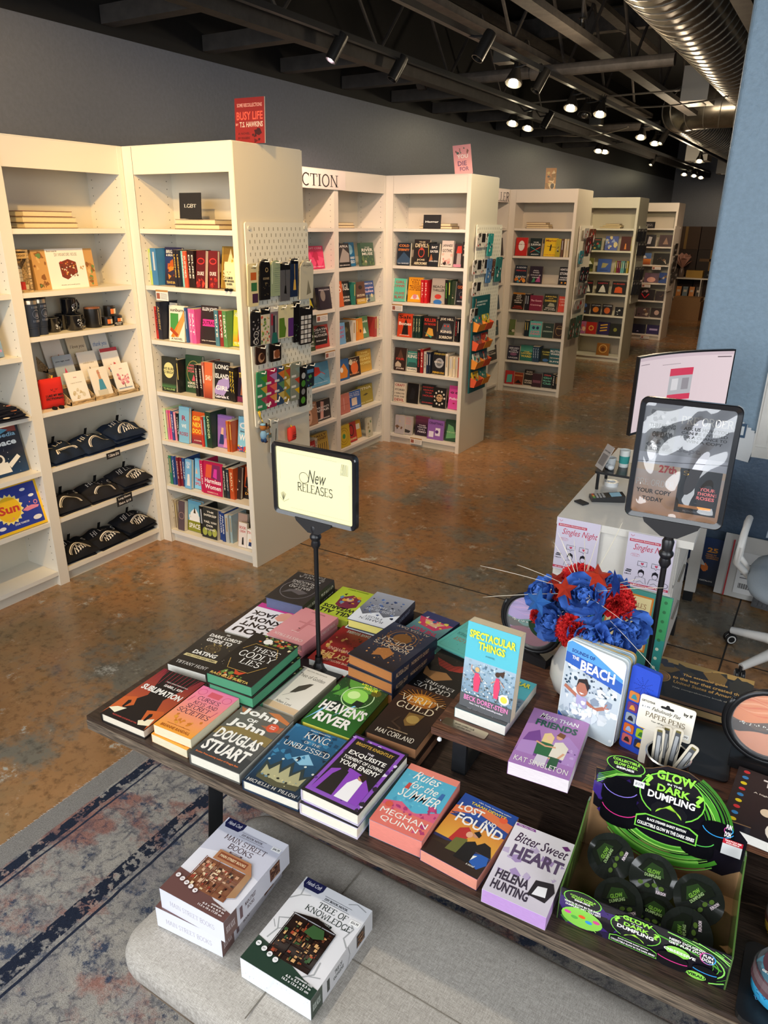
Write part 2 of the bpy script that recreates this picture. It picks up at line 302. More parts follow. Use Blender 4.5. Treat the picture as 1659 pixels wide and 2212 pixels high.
    def build(s,name,parent=None,smooth=False,mw=None):
        me=bpy.data.meshes.new(name); me.from_pydata(s.v,[],s.f)
        ms=list(dict.fromkeys(s.m))
        for m in ms: me.materials.append(MATS[m])
        ix={m:i for i,m in enumerate(ms)}; me.polygons.foreach_set('material_index',[ix[m] for m in s.m])
        ca=me.color_attributes.new('Col','FLOAT_COLOR','CORNER'); buf=[]
        cc={}
        for q,c in zip(s.f,s.c):
            if isinstance(c,list):
                for e in c: buf+=[*e,1.0]
            else:
                if c not in cc: cc[c]=[*lin(c),1.0]
                buf+=cc[c]*len(q)
        ca.data.foreach_set('color',buf)
        if smooth:
            me.polygons.foreach_set('use_smooth',[True]*len(s.f))
            if smooth is not True:
                try: me.set_sharp_from_angle(angle=R(smooth))
                except Exception: pass
        me.update(); o=bpy.data.objects.new(name,me); COL.objects.link(o)
        if parent is not None: o.parent=parent
        if mw is not None: o.matrix_world=mw
        return o
def tag(o,label=None,cat=None,group=None,kind=None):
    if label: o['label']=label
    if cat: o['category']=cat
    if group: o['group']=group
    if kind: o['kind']=kind
    return o
def thing(name,label,cat,loc=(0,0,0),rz=0,group=None,M=None):
    o=bpy.data.objects.new(name,None); COL.objects.link(o); o.empty_display_size=.05
    o.matrix_world=M if M is not None else Matrix.Translation(Vector(loc))@Matrix.Rotation(rz,4,'Z')
    return tag(o,label,cat,group)
def struct(g,name,smooth=False): return tag(g.build(name,smooth=smooth),kind='structure')
RX=lambda a:Matrix.Rotation(R(a),4,'X'); RY=lambda a:Matrix.Rotation(R(a),4,'Y'); RZ=lambda a:Matrix.Rotation(R(a),4,'Z'); TR=lambda *p:Matrix.Translation(Vector(p))
def mw(o,M): o.matrix_world=M; return o
# ------------------------------------------------------------------ the room
WX=-3.885; YB=19.4; WT=2.985
g=G(); g.box(-4.0,4.6,-3.2,YB+.2,-.1,0,mat='floor_concrete'); struct(g,'floor')
g=G()
for a,b in ((at(1452,1389,z=0),at(1640,1452,z=0)),):
    g.box(a.x-3,b.x+3,(a.y+b.y)/2-.004,(a.y+b.y)/2+.004,0,.0012,'2a241d','matte')
p=at(1590,1330,z=0); g.box(p.x-.004,p.x+.004,.2,4.44,0,.0013,'2a241d','matte')
struct(g,'trim_1')
g=G(); g.box(WX-.12,WX,-3.2,YB,0,WT,mat='wall_slate'); struct(g,'wall_left')
g=G(); g.box(WX-.12,WX-.005,-3.2,YB,WT,4.3,mat='black_ceiling'); struct(g,'wall_left_upper')
g=G(); g.box(-4.0,4.6,YB,YB+.12,0,4.3,mat='wall_slate'); struct(g,'wall_back')
g=G(); g.box(4.5,4.62,-3.2,YB,0,4.3,mat='wall_slate'); struct(g,'wall_right_rear')
g=G(); g.box(-4.0,4.6,-3.2,YB,4.2,4.3,mat='black_ceiling'); struct(g,'ceiling')
# light blue partition behind the desk: bullnose corner, navy below the rail
PX=-.648; PY=4.45
g=G(); o=[(4.5,PY),(4.5,PY+.2)]+ell(PX+.03,PY+.17,.03,.03,90,180,5)+ell(PX+.03,PY+.03,.03,.03,180,270,5)
g.prism(o,.797,4.2,mat='wall_blue'); struct(g,'wall_right')
g=G(); g.prism(o,0,.797,mat='wall_navy'); struct(g,'wall_right_lower')
wl=at(1623,984,y=PY); g=G(); g.T=TR(wl.x,PY,wl.z)@RX(90)
for a,b,c,d in ((0,0,1.3,.075),(0,.0752,.075,1.0298),(0,1.03,1.3,1.1)): g.box(a,c,b,d,0,.028,mat='white_paint'); g.box(a+.012,c-.012,b+.012,d-.012,.028,.036,mat='white_paint')
g.box(.075,1.2,.075,1.03,0,.006,'cdd6dc','gloss'); struct(g,'window_1')
g=G(); g.box(-.15,4.5,PY-.012,PY,0,.09,mat='wall_navy'); struct(g,'baseboard_right')
# ---- ceiling: open web joists, flat straps, pipes, tracks
def joist(x,z0,z1,w,name,label,y0=-3,y1=10.4,step=1.25,ph=0):
    t=thing(name,label,'joist',(x,y0,z0))
    g=G(); g.box(-w/2,w/2,0,y1-y0,0,.045,mat='joist_black'); g.build('bottom_chord',t)
    g=G(); g.box(-w/2,w/2,0,y1-y0,z1-z0-.05,z1-z0,mat='joist_black'); g.build('top_chord',t)
    g=G(); n=int((y1-y0)/step)
    for i in range(n):
        y=i*step+ph
        g.tube([(0,y,.03),(0,y+step/2,z1-z0-.03),(0,y+step,.03)],.014,6,mat='joist_black')
    g.build('web',t)
JX=[(-3.55,'beside the left wall'),(-2.5,'just left of the visible row of bulbs'),(-1.98,'right of the left track, pale underside'),(-.86,'right of the round duct'),(-.3,'over the blue wall'),(.4,'above the desk side of the room')]
for i,(x,l) in enumerate(JX): joist(x,3.24,3.95,.11,'ceiling_joist','black open-web steel joist running down the room, '+l,ph=.2*i)
for i in range(14):
    y=.9+.8*i
    g=G(); g.box(-3.875,-3.20,y,y+.09,3.03,3.12,mat='timber_black'); tag(g.build('ceiling_beam'),'short black timber stub reaching from the left wall to the long beam, %s from the front'%['first','second','third','fourth','fifth','sixth','seventh','eighth','ninth','tenth','eleventh','twelfth','thirteenth','fourteenth'][i],'beam')
g=G(); g.box(-3.1995,-3.11,-3,YB,3.03,3.13,mat='timber_black'); tag(g.build('ceiling_beam'),'long black timber beam running beside the left wall','beam')
for y,l in ((3.3,'front'),(5.9,'middle'),(9.2,'rear')):
    g=G(); g.box(-3.88,4.4,y,y+.12,3.97,4.17,mat='joist_black'); tag(g.build('ceiling_girder'),'dark flat girder crossing above the joists, %s one'%l,'beam')
for (x,lab) in ((-2.98,'left light track'),(-2.27,'right light track')):
    g=G(); g.box(x-.018,x+.018,.3,YB-1,3.07,3.105,mat='black_steel'); tag(g.build('light_track'),'long thin black metal %s under the ceiling joists'%lab,'track')
for y,x1,l in ((6.5,-1.42,'near'),(10.4,-2.35,'far')):
    g=G(); z=3.16
    g.tube([(-3.6,y,z),(x1,y,z)],.045 if y<8 else .05,12,mat='joist_black')
    for x in (-3.55,-2.5): g.tube([(x-.04,y,z),(x+.04,y,z)],.06,12,mat='joist_black')
    tag(g.build('sprinkler_pipe',smooth=30),'dark round pipe crossing the ceiling, %s one of two'%l,'pipe')
g=G(); p=at(1256,60,z=3.3); g.tube([(p.x,p.y,3.9),(p.x,p.y,3.36)],.012,8,mat='joist_black'); g.lathe([(0,0),(.02,.0),(.012,.03),(.012,.05),(.03,.055),(.0,.07)],12,'b0aca4','metal',(p.x,p.y,3.3)); tag(g.build('fire_sprinkler'),'small metal sprinkler head on a thin drop pipe','sprinkler')
for i,(a,b,c,l) in enumerate((((-3.6,7.8,3.12),(-2.6,8.0,3.16),(-1.6,7.7,3.13),'looping left of the duct'),((-2.6,8.9,3.2),(-1.9,8.7,3.1),(-1.35,8.75,3.2),'slung beside the duct box'),((-3.7,9.9,3.1),(-3.2,10.2,2.98),(-2.6,9.9,3.1),'sagging over the left wall'))):
    g=G(); A,B,C_=Vector(a),Vector(b),Vector(c)
    g.tube([A*(1-t)**2+B*2*t*(1-t)+C_*t*t for t in [k/12 for k in range(13)]],.008,6,'6e675c','plastic'); tag(g.build('ceiling_cable'),'grey electric cable '+l,'cable')
for p,l in (((-2.55,5.95,3.14),'beside the near sprinkler pipe'),((-2.9,9.6,3.1),'behind the pair of lit lamps')):
    g=G(); g.box(p[0]-.07,p[0]+.07,p[1]-.06,p[1]+.06,p[2],p[2]+.08,'6b665e','metal'); tag(g.build('junction_box'),'small grey metal junction box '+l,'box')
# ducts
def duct(name,label,pts,r,seam):
    t=thing(name,label,'duct',pts[0]); o=Vector(pts[0]); P=[Vector(p)-o for p in pts]
    g=G(); g.tube(P,r,40,mat='duct_metal'); sh=g.build('duct_shell',t,smooth=40)
    g=G(); acc=0; k=seam/2
    for a,b in zip(P,P[1:]):
        L=(b-a).length; d=(b-a).normalized()
        while k<acc+L:
            c=a+d*(k-acc); u=d.cross(Vector((0,0,1))).normalized(); v=u.cross(d)
            sk=d*seam*.5
            ring=[c+(u*math.cos(2*PI*j/32)+v*math.sin(2*PI*j/32))*(r+.002)+sk*(j/32-.5)*2*.9 for j in range(33)]
            g.tube(ring,.005,4,mat='seam_metal',cap=False); k+=seam
        acc+=L
    g.build('spiral_seam',t)
    return t
duct('air_duct','large galvanized spiral duct running from top right toward the blue wall',[(-1.31,.2,3.52),(-1.31,9.9,3.52)],.3,.17)
e1=[(1.6,10.95,3.42),(-1.8,10.95,3.42)]+[(-1.8-.5*math.sin(R(a)),11.45-.5*math.cos(R(a)),3.42) for a in (10,20,30,40,50,60,70,80,90)]+[(-2.3,YB-.3,3.42)]
duct('air_duct','second spiral duct, elbow bending toward the far wall',e1,.27,.17)
for P,sz,l in (((-1.62,8.9,3.2),(.22,.45,.32),'hanging beside the first duct'),((-2.5,14.6,3.05),(.3,.45,.25),'under the far duct'),((-2.4,17.4,3.0),(.3,.4,.3),'farthest one under the duct')):
    t=thing('duct_register','pale square sheet metal duct box '+l,'vent',P); g=G(); g.box(-sz[0],sz[0]*.2,0,sz[1],0,sz[2],'cfccc4','matte'); g.build('duct_box',t)
    g=G(); g.box(-sz[0]*.7,-.02,sz[1]*.2,sz[1]*.8,-.012,0,'8f8a80','metal'); g.build('grille',t)
# track lamps
def lamp(px,py,kind,label,lit,z=3.0):
    p=at(px,py,z=z); t=thing('track_light',label,'lamp',p)
    tx=-2.98 if abs(p.x+2.98)<abs(p.x+2.27) else -2.27
    g=G(); g.tube([(0,0,.06),((tx-p.x)*.6,0,.065),((tx-p.x),0,3.075-z)],.008,6,mat='black_steel'); g.build('bracket',t)
    tilt=(RY(20) if kind!='cone' else Matrix())@RX(-24)
    if kind=='can':
        g=G(); g.T=tilt; g.lathe([(0,.1),(.035,.1),(.038,.07),(.038,-.07),(.032,-.07),(.03,-.03),(0,-.03)],18,'1a1816','plastic'); sh=g.build('lamp_shade',t,smooth=40)
    else:
        g=G(); g.T=tilt; g.lathe([(.02,.1),(.026,.06),(.06,-.03),(.066,-.045),(.06,-.05),(.055,-.03),(.02,.03)],20,'2a2622' if kind=='cone' else '1a1816','plastic')
        for a in range(6): g.tube([(.022*math.cos(a*PI/3),.022*math.sin(a*PI/3),.13),(.03*math.cos(a*PI/3),.03*math.sin(a*PI/3),.06)],.003,4,mat='black_steel')
        sh=g.build('lamp_shade',t,smooth=40)
    g=G(); g.T=tilt; r=.03 if kind=='can' else .05
    g.ball((0,0,-.045),r*.72,12,8,{'w':'fff0c8','p':'ffe0ea'}.get(lit,'3a3632'),'lamp' if lit else 'gloss',sc=(1,1,.7)); g.build('bulb',sh,smooth=True)
lamps=[(725,108,'can','p','pinkish bulb, leftmost of the ceiling lamps'),(857,152,'can','','second can from the left, hanging straight down'),(1043,104,'can','','tilted can right of the ceiling middle, unlit'),(1112,166,'cone','w','big wire cone on the near pipe, lit'),
(1166,178,'can','','beside the big lit cone'),(1235,222,'cone','w','glowing cone right of the near pipe'),(1265,238,'cone','','dark wire cone between two lit ones'),(1298,236,'cone','w','bright cone left of the duct elbow'),
(1109,257,'cone','w','left one of the pair over the pink placard'),(1142,268,'cone','w','right one of the pair over the pink placard'),(1180,262,'can','','right of the lit pair'),(1386,288,'cone','w','small one touching the duct elbow on the left'),
(1416,302,'cone','w','lit cone just under the duct elbow'),(1432,299,'can','w','bright spot against the duct elbow'),(1294,319,'cone','w','left one of the far low pair'),(1308,321,'cone','w','right one of the far low pair'),
(1410,348,'can','w','single lit lamp below the far pair'),(1512,342,'cone','w','lit lamp under the far duct'),(1479,372,'cone','w','first of the three farthest lamps'),(1500,375,'cone','w','middle of the three farthest lamps'),(1515,379,'cone','w','last of the three farthest lamps')]
for px,py,k,lit,l in lamps: lamp(px,py,k,('black track spotlight, ' if k=='can' else 'wire-cage track lamp, ')+l,lit)
# ------------------------------------------------------------------ bookcases
OW=.707; SH=[1.96,1.65,1.335,1.02,.705,.40,.09]
BAY={}
def unit(key,M,label,shelves=SH,holes=True,end=False,sign=None,lw=.033,into=None):
    t=thing('bookcase',label,'bookcase',M=M,group='white open bookcases') if into is None else bpy.data.objects.new('half',None)
    BAY[key]=(M,label)
    g=G(); g.box(-lw,0,0,.285,0,2.381,'e9e2d2','laminate')
    if holes:
        for y in (.035,.24):
            for k in range(50): z=.16+k*.042; g.add([(.0006,y-.0025,z-.0025),(.0006,y+.0025,z-.0025),(.0006,y+.0025,z+.0025),(.0006,y-.0025,z+.0025)],[(0,1,2,3)],'3a352c','matte')
    g.build('side_panel',t)
    g=G(); g.box(OW,OW+.03,0,.285,0,2.381,'e9e2d2','laminate')
    if holes:
        for y in (.035,.24):
            for k in range(50): z=.16+k*.042; x=OW-.0006; g.add([(x,y-.0025,z-.0025),(x,y-.0025,z+.0025),(x,y+.0025,z+.0025),(x,y+.0025,z-.0025)],[(0,1,2,3)],'3a352c','matte')
    g.build('side_panel',t)
    if end: g=G(); g.box(OW+.03,OW+.036,.001,.575,0,2.381,'e2d9c3','laminate'); g.build('end_panel',t)
    g=G(); g.box(0,OW,.278,.285,.0,2.381,'d8cfba','laminate'); g.build('back_panel',t)  # darker than the sides: interior shade put into the back colour
    g=G(); g.box(0,OW,.002,.02,2.242,2.381,'e9e2d2','laminate'); g.box(-lw,OW+.03,0.0,.285,2.381,2.386,'e9e2d2','laminate')
    if lw>.04: g.box(-lw,0,-.001,.002,0,2.381,'e9e2d2','laminate')
    if sign:
        g.T=RX(90); g.k=3; s_,x0,x1,z0,z1=sign; g.poly([(x0-.1,2.245),(OW+.02,2.245),(OW+.02,2.378),(x0-.1,2.378)],'efe6dc') if x0<0 else None; g.text(s_,x0,z0,x1,z1,'241d18','s'); g.T=Matrix()
    g.build('fascia',t)
    for z in shelves: g=G(); g.box(.001,OW-.001,.004,.277,z-.025,z,'ebe5d6','laminate'); g.build('shelf',t)
    g=G(); g.box(0,OW,.03,.045,0,.065,'e0dac9','laminate'); g.build('plinth',t)
    if into is not None:
        for c in list(COL.objects):
            if c.parent is t: c.parent=into[0]; c.matrix_basis=into[1]
        bpy.data.objects.remove(t)
    return t
DY=[3.109,5.969,8.82,11.73,14.63]; WHO=['nearest','second','third','fourth','farthest']
for i,y in enumerate(DY):
    dr=unit('d%d'%i,TR(-3.527,y,0),'white bookcase projecting from the left wall, %s of the five ends, facing the front'%WHO[i],holes=i<2,end=True,lw=.078)
    unit('e%d'%i,TR(-2.827,y+.575,0)@RZ(180),'',holes=False,into=(dr,TR(.70,.575,0)@RZ(180)))
RB=RZ(90)
def run(key,y0,label,**k): return unit(key,TR(-3.60,y0,0)@RB,label,**k)
run('r0',2.368,'white wall bookcase of mugs, cards and folded shirts at left',shelves=[1.96,1.65,1.425,1.02,.705,.40,.09])
run('l0',2.368-.77,'white wall bookcase cut by the left edge of the photo',shelves=SH)
run('r1',5.969-.741,'white wall bookcase beside the second projecting one, right half of the long sign')
run('s1',5.969-.741-.767,'white wall bookcase under the last letters of the long sign')
run('q1',5.969-.741-1.534,'white wall bookcase hidden behind the nearest projecting one')
for i in (2,3,4): run('r%d'%i,DY[i]-.741,'white wall bookcase in the corner beside the %s projecting one'%WHO[i],holes=False)
run('s2',DY[2]-.741-.767,'white wall bookcase one left of the third corner',holes=False)
# long lettered boards over the wall bookcases
def board(txt,y0,y1,z0,z1,label,by0,by1):
    g=G(); g.T=TR(-3.594,by0,2.244)@RZ(90)@RX(90); g.box(0,by1-by0,0,.135,0,.004,'efe4da','print'); g.T=g.T@TR(0,0,.0042); g.k=3
    g.text(txt,y0-by0,z0-2.244,y1-by0,z1-2.244,'221c18','s'); return tag(g.build('sign_board'),label,'sign')
board('FICTION',4.60,5.215,2.258,2.35,'white board with large black serif letters over the second wall bookcases',3.75,5.32)
board('THRILLER',8.07,8.765,2.25,2.352,'white board with black serif letters over the third wall bookcases',7.3,8.76)
# ------------------------------------------------------------------ books
def cname(h):
    r,g_,b=[int(h[i:i+2],16) for i in (0,2,4)]; mx,mn=max(r,g_,b),min(r,g_,b); v=mx/255; sat=(mx-mn)/mx if mx else 0
    if v<.2 or (v<.24 and sat<.35): return 'black'
    if sat<.16: return 'white' if v>.85 else 'pale grey' if v>.62 else 'grey' if v>.36 else 'charcoal'
    hue=(60*(((g_-b)/(mx-mn))%6) if mx==r else 60*((b-r)/(mx-mn)+2) if mx==g_ else 60*((r-g_)/(mx-mn)+4)); d='dark ' if v<.42 else 'pale ' if sat<.32 and v>.6 else ''
    if sat<.3 and v>.75 and hue<70: return 'cream'
    for lim,n in ((12,'red'),(22,'rust' if v<.7 else 'orange'),(40,'brown' if v<.6 else 'tan' if sat<.5 else 'orange'),(66,'olive' if v<.6 else 'yellow'),(150,'green'),(190,'teal'),(250,'blue'),(290,'purple'),(345,'pink' if v>.6 else 'maroon'),(361,'red' if sat>.5 else 'pink')):
        if hue<=lim: return d+n
ORD=['first','second','third','fourth','fifth','sixth','seventh','eighth','ninth','tenth','eleventh','twelfth','thirteenth','fourteenth','fifteenth','sixteenth']
def book(w,h,t,cov,ops=(),spine=None,page='e9dfc6',hard=False,label=None,group=None,M=None,full=True,spops=(),edge=None,backc=None,name='book',k0=0):
    """book lying on its back: spine along x=-w/2, head toward +y, front cover up at z=t"""
    spine=spine or cov; e=.003 if hard else 0; ct=.0025 if hard else .0006; bc=backc or spine
    g=G(); g.mat='print'
    g.box(-w/2,w/2,-h/2,h/2,0,ct,bc); g.box(-w/2,w/2,-h/2,h/2,t-ct,t,cov)
    if hard:
        n=4; pts=[(-w/2-.35*t*.25*math.sin(PI*i/n)*.6,t*i/n) for i in range(n+1)]
        V=[(x,y,z) for x,z in pts for y in (-h/2,h/2)]; g.add(V,[(2*i,2*i+2,2*i+3,2*i+1) for i in range(n)],spine)
        g.box(-w/2,-w/2+.002,-h/2,h/2,0,t,spine)
    else: g.box(-w/2,-w/2+.0008,-h/2,h/2,0,t,spine)
    T0=g.T; g.T=TR(-w/2,-h/2,t); g.k=k0; g.art(w,h,ops)
    if spops:
        # spine read head to tail: local x runs down the spine, local y toward the front cover
        g.T=Matrix(((0,0,-1,-w/2-(.0015 if hard else .0002)-(.02*t if hard else 0)),(-1,0,0,h/2),(0,1,0,0),(0,0,0,1))); g.k=0; g.art(h,t,spops)
    g.T=T0
    p=G(); p.mat='pages'; ec=edge or page
    tgt=p if full else g
    cols=[ec]*6
    tgt.box(-w/2+.001,w/2-e-(.0 if hard else .0004),-h/2+e,h/2-e,ct,t-ct,mat='pages',cols=cols)
    if full:
        r=thing(name,label,'book',M=M,group=group); g.build('cover',r); p.build('page_block',r); return r
    o=g.build(name,mw=M); return tag(o,label,'book',group)
def faceM(x,y,z,h,lean=8,yaw=0): return TR(x,y,z)@RZ(yaw)@RX(90-lean)@TR(0,h/2,0)
# spine-out: spine toward -y, title running down, thickness along +x
def spineM(x,y,z,w,h): return TR(x,y,z)@Matrix(((0,0,1,0),(1,0,0,w/2),(0,1,0,h/2),(0,0,0,1)))
def face_ops(spec,rnd,c):
    """spec: list of title lines (text|colour), else a generic painted cover"""
    ops=[]; tl=[s for s in spec if isinstance(s,str)]; ops+= [s for s in spec if not isinstance(s,str)]
    n=len(tl)
    for i,s in enumerate(tl):
        t,_,rest=s.partition('|'); cc,_,pos=rest.partition('|'); cc=cc or 'f0e8d8'
        if pos: y0,y1=[float(q) for q in pos.split(',')]
        else: y1=.93-i*.86/n; y0=y1-.86/n*.62
        wd=min(.42,.075*len(t)*((y1-y0)/.13)+.12); ops.append(('t',t,.5-wd,y0,.5+wd,y1,cc))
    return ops
GEN=lambda c,r:[('n',7,r.randint(0,999),[c,'c8b8a0','7a5a40','202020'],.1,.25,.9,.7,.22)]
CASEN={'d0':'nearest projecting bookcase','d1':'second projecting bookcase','d2':'third projecting bookcase','d3':'fourth projecting bookcase','d4':'farthest projecting bookcase','r1':'corner wall bookcase near the second end','s1':'wall bookcase left of that corner','r0':'mug bookcase','l0':'edge bookcase','r2':'corner wall bookcase near the third end'}
def fill(case,level,items,seed=0,fullobj=False):
    """items: (kind,x0,x1,height,colour,[lines/ops]) fractions of the opening width"""
    M,_=BAY[case]; rnd=random.Random(hash((len(case),level,seed,ord(case[1])))%9999); z=SH[level] if level<10 else level
    so=ORD[level]; last={'f':None}
    for i,it in enumerate(items):
        k,x0,x1,h,c=it[:5]; spec=it[5] if len(it)>5 else []; w=(x1-x0)*OW; tc=None
        for s in spec:
            if isinstance(s,str) and '|' in s: tc=s.split('|')[1]; break
        deco=''
        if tc: deco=' with %s lettering'%cname(tc).replace('pale ','').replace('dark ','')
        pos=ORD[i]+' from left'
        lab='%s %s book%s, %s, %s shelf, %s'%(cname(c),'face-out' if k=='f' else 'spine-out',deco,pos,so,CASEN[case])
        if len(lab.split())>16: lab=lab.replace(' from left','').replace('face-out ','').replace('spine-out ','')
        gr='books on the %s shelf of the %s'%(so,CASEN[case])
        if k=='f':
            t=rnd.uniform(.018,.03); ops=face_ops(spec,rnd,c) if spec else GEN(c,rnd)
            lean=rnd.uniform(5,9); y=.05+.028*(i%3)+(it[6] if len(it)>6 else 0)
            W=w/math.cos(R(0)); 
            book(W,h,t,c,ops,page='e6dcc4',hard=rnd.random()<.5,label=lab,group=gr,M=M@faceM((x0+x1)/2*OW,y,z+.0008,h,lean),full=fullobj)
        else:
            d=.14; sp=[('t',spec[0].split('|')[0],.12,.3,.75,.7,tc or 'e8e0d0')] if spec else [('r',.1,.35,.6,.65,rnd.choice(['e8e0d0','d8c060','c0c8d0','b09060']))]
            book(d,h,max(.006,w-.0015),c,(),spine=c,label=lab,group=gr,M=M@spineM(x0*OW+.0008,.035+rnd.uniform(0,.015),z+.0008,d,h),full=fullobj,spops=sp,hard=False)
o_='f0e8d8'
F='f';s_='s'
fill('d0',1,[(s_,.0,.03,.2,'b8cc60'),(s_,.03,.1,.205,'3f7fae'),(F,.11,.3,.21,'28264a',['BRIGANDS|f0ead8|.84,.93','& BREADKNIVES|f0ead8|.76,.82','TRAVIS BALDREE|e0b850|.03,.1',('r',0,.12,1,.74,'3a2418','2c3c70'),('n',16,3,['e08a28','f0b040','8a3a18','5a2a18','c86020'],.05,.14,.95,.6,.16)]),
 (s_,.3,.335,.2,'1c1c2c',['LEGENDS|e0b850']),(s_,.335,.37,.2,'1c1c2c',['LEGENDS|e0b850']),(s_,.37,.41,.195,'8fd0cc',['LETTERS|e8f0f0']),(s_,.41,.45,.195,'e2583a',['SUMMER|f8e8d0']),(s_,.45,.49,.2,'241214',['DUKE|f0e8d8']),(s_,.49,.53,.2,'241214',['DUKE|f0e8d8']),
 (F,.54,.64,.2,'5c1018',['DUKE|f0e0d8|.34,.44',('o',.5,.72,.35,'c83030',.09,.6),('n',8,5,['a02020','d84030'],.1,.05,.9,.3,.2)]),(F,.64,.735,.2,'6a141c',['DUKE|f0e0d8|.34,.44',('o',.5,.72,.35,'d83838',.09,.6),('n',8,6,['a02020','d84030'],.1,.05,.9,.3,.2)]),
 (F,.73,.99,.225,'94702a',['SHIELD|f0e4c0|.3,.44','OF SPARROWS|e8d8a0|.2,.27',('p','e8d9a0',(.2,.5),(.35,.95),(.45,.7),(.6,.92),(.62,.6),(.85,.8),(.6,.48)),('r',.02,.02,.05,.98,'c8a850')])],1,True)
fill('d0',2,[(s_,.0,.04,.19,'b4201c',['RED PAPER|181010']),(s_,.04,.09,.22,'232433',['ALCHEMY|c8a868']),(F,.1,.19,.21,'e6ddc8',['DECLINE|8a6a40|.8,.88','CULT|8a6a40|.7,.77']),
 (F,.19,.37,.205,'f2ead4',['sunburn|1c1c18|.83,.92','A NOVEL|1c1c18|.04,.1',('r',.08,.3,.6,.78,'4a9a4a'),('p','e88a28',(.1,.12),(.9,.8),(1,.7),(.3,.1)),('p','d8a050',(.3,.12),(.95,.9),(1,.6),(.6,.12)),('p','b84a20',(.05,.3),(.5,.12),(.6,.2),(.1,.4))]),(s_,.37,.395,.2,'2f5a8a'),(s_,.395,.44,.195,'e47aae',['SALT|f8e8f0']),(s_,.44,.49,.195,'ec5c9c',['SALT|f8e8f0']),
 (F,.5,.69,.215,'2e2424',['ELLEN JONES|f8f4ec|.84,.95','OUTRAGE|201010|.5,.6',('r',.12,.46,.88,.64,'f03c98'),'why it matters|e8e0d0|.06,.1']),(s_,.69,.735,.2,'4f7f8c',['MUTE|f0e8d8']),(s_,.735,.78,.2,'8e2c28',['LOVE|f0e8d8']),(s_,.78,.825,.2,'5a8c50',['HEART|f0e8d8']),
 (F,.83,1.0,.2,'c8cc3c',['HEARTSONG|f0f4d0|.82,.94','TJ KLUNE|f8f0d0|.04,.12',('r',0,.12,1,.4,'e8a020','b8cc40'),('p','c85a18',(.3,.15),(.3,.6),(.42,.72),(.55,.6),(.5,.15)),('p','20241c',(.62,.15),(.62,.55),(.75,.68),(.9,.55),(.85,.15))])],2,True)
fill('d0',3,[(F,.03,.2,.21,'22271f',['WE BURN|22271f|.62,.7','SO BRIGHT|22271f|.52,.6','TJ KLUNE|a8c878|.03,.1',('d',.5,.62,.36,'e6dc92',1.1),('r',0,.12,1,.24,'4a8048','22271f')]),(s_,.2,.23,.2,'181a16'),
 (F,.235,.43,.225,'2e4e30',["WHERE|f06a7a|.7,.76","THERE'S ROOM|f06a7a|.62,.68","FOR US|f06a7a|.54,.6",'HAYLEY|f0ead8|.22,.29','KIYOKO|f0ead8|.13,.2',('o',.5,.55,.4,'b8a058',.03,1.25),('p','e05a70',(.38,.32),(.5,.5),(.62,.32))]),(s_,.43,.47,.19,'1a1212',['MOMENT|e8e0d0']),(s_,.47,.51,.19,'1a1212',['MOMENT|e8e0d0']),(s_,.51,.54,.21,'b8604e'),
 (F,.54,.63,.21,'dc6a3c',['SHU|f8e8c8|.5,.64',('r',0,0,1,.4,'8a3020','dc6a3c')]),(F,.62,.8,.22,'151416',['LONG|f4f0ea|.8,.92','ISLAND|f4f0ea|.55,.68','GIRL|f4f0ea|.24,.36','Gabrielle K|f0e8f0|.03,.11',('p','a894c8',(0,.2),(.3,.5),(.9,.62),(1,.4),(.6,.1),(.1,.12))]),(s_,.8,.835,.2,'1c1814',['NAVY|ecc83c']),(s_,.835,.87,.2,'1c1814',['NAVY|ecc83c']),
 (F,.87,.975,.2,'2c1a30',['THIEF|f0d040|.7,.84',('p','a86a48',(.3,.2),(.4,.6),(.7,.62),(.8,.2)),('r',0,0,1,.15,'7a2a4a')]),(F,.965,1.0,.2,'d84a40',[('r',0,.6,1,1,'4aa848'),('r',0,.3,1,.6,'f0c830')])],3,True)
fill('d0',4,[(s_,.0,.03,.2,'c4dca4'),(s_,.03,.055,.19,'e070a0'),(s_,.055,.08,.19,'f04a80'),(s_,.08,.11,.19,'3c4c90',['PERMIT|f0e8f0']),(s_,.11,.14,.185,'e88aa0'),(s_,.14,.17,.18,'1c1c1c',['TWELVE|e8e0d0']),
 (F,.175,.3,.225,'82bcd6',['R|a83048|.62,.76','WE|f0f4f0|.42,.52','ROSES|a83048|.2,.3']),(F,.29,.45,.2,'dc5c20',['GIRL|f8d848|.72,.86','NEXT|f8d848|.52,.66','DOOR|f8d848|.32,.46','A NOVEL|f0e0c0|.08,.12',('r',0,0,1,.28,'7a2840','b84020')]),(s_,.45,.475,.19,'d03c2c'),(s_,.475,.5,.19,'3e9e9a'),(s_,.5,.565,.225,'1e3826',['LAVENDER|c8d8a0']),
 (F,.57,.735,.2,'a070b4',[('p','e8b89a',(.2,.3),(.28,.62),(.42,.62),(.4,.3)),('p','2c3a68',(.1,.1),(.2,.42),(.42,.4),(.45,.1)),('p','2a1c20',(.6,.4),(.58,.72),(.78,.75),(.85,.4)),('p','e090b8',(.4,.02),(.5,.3),(.95,.35),(1,.02))]),(s_,.735,.765,.19,'c86424'),(s_,.765,.79,.19,'b04a1c'),
 (F,.8,1.0,.21,'8ccbe0',['Out|f8f4f0|.66,.84','in the|202838|.55,.62','World|f8f4f0|.32,.5',('r',0,0,1,.14,'3a4a90'),('n',18,8,['e8c030','d04a40','f0f0f0'],.02,.0,.98,.16,.09)])],4,True)
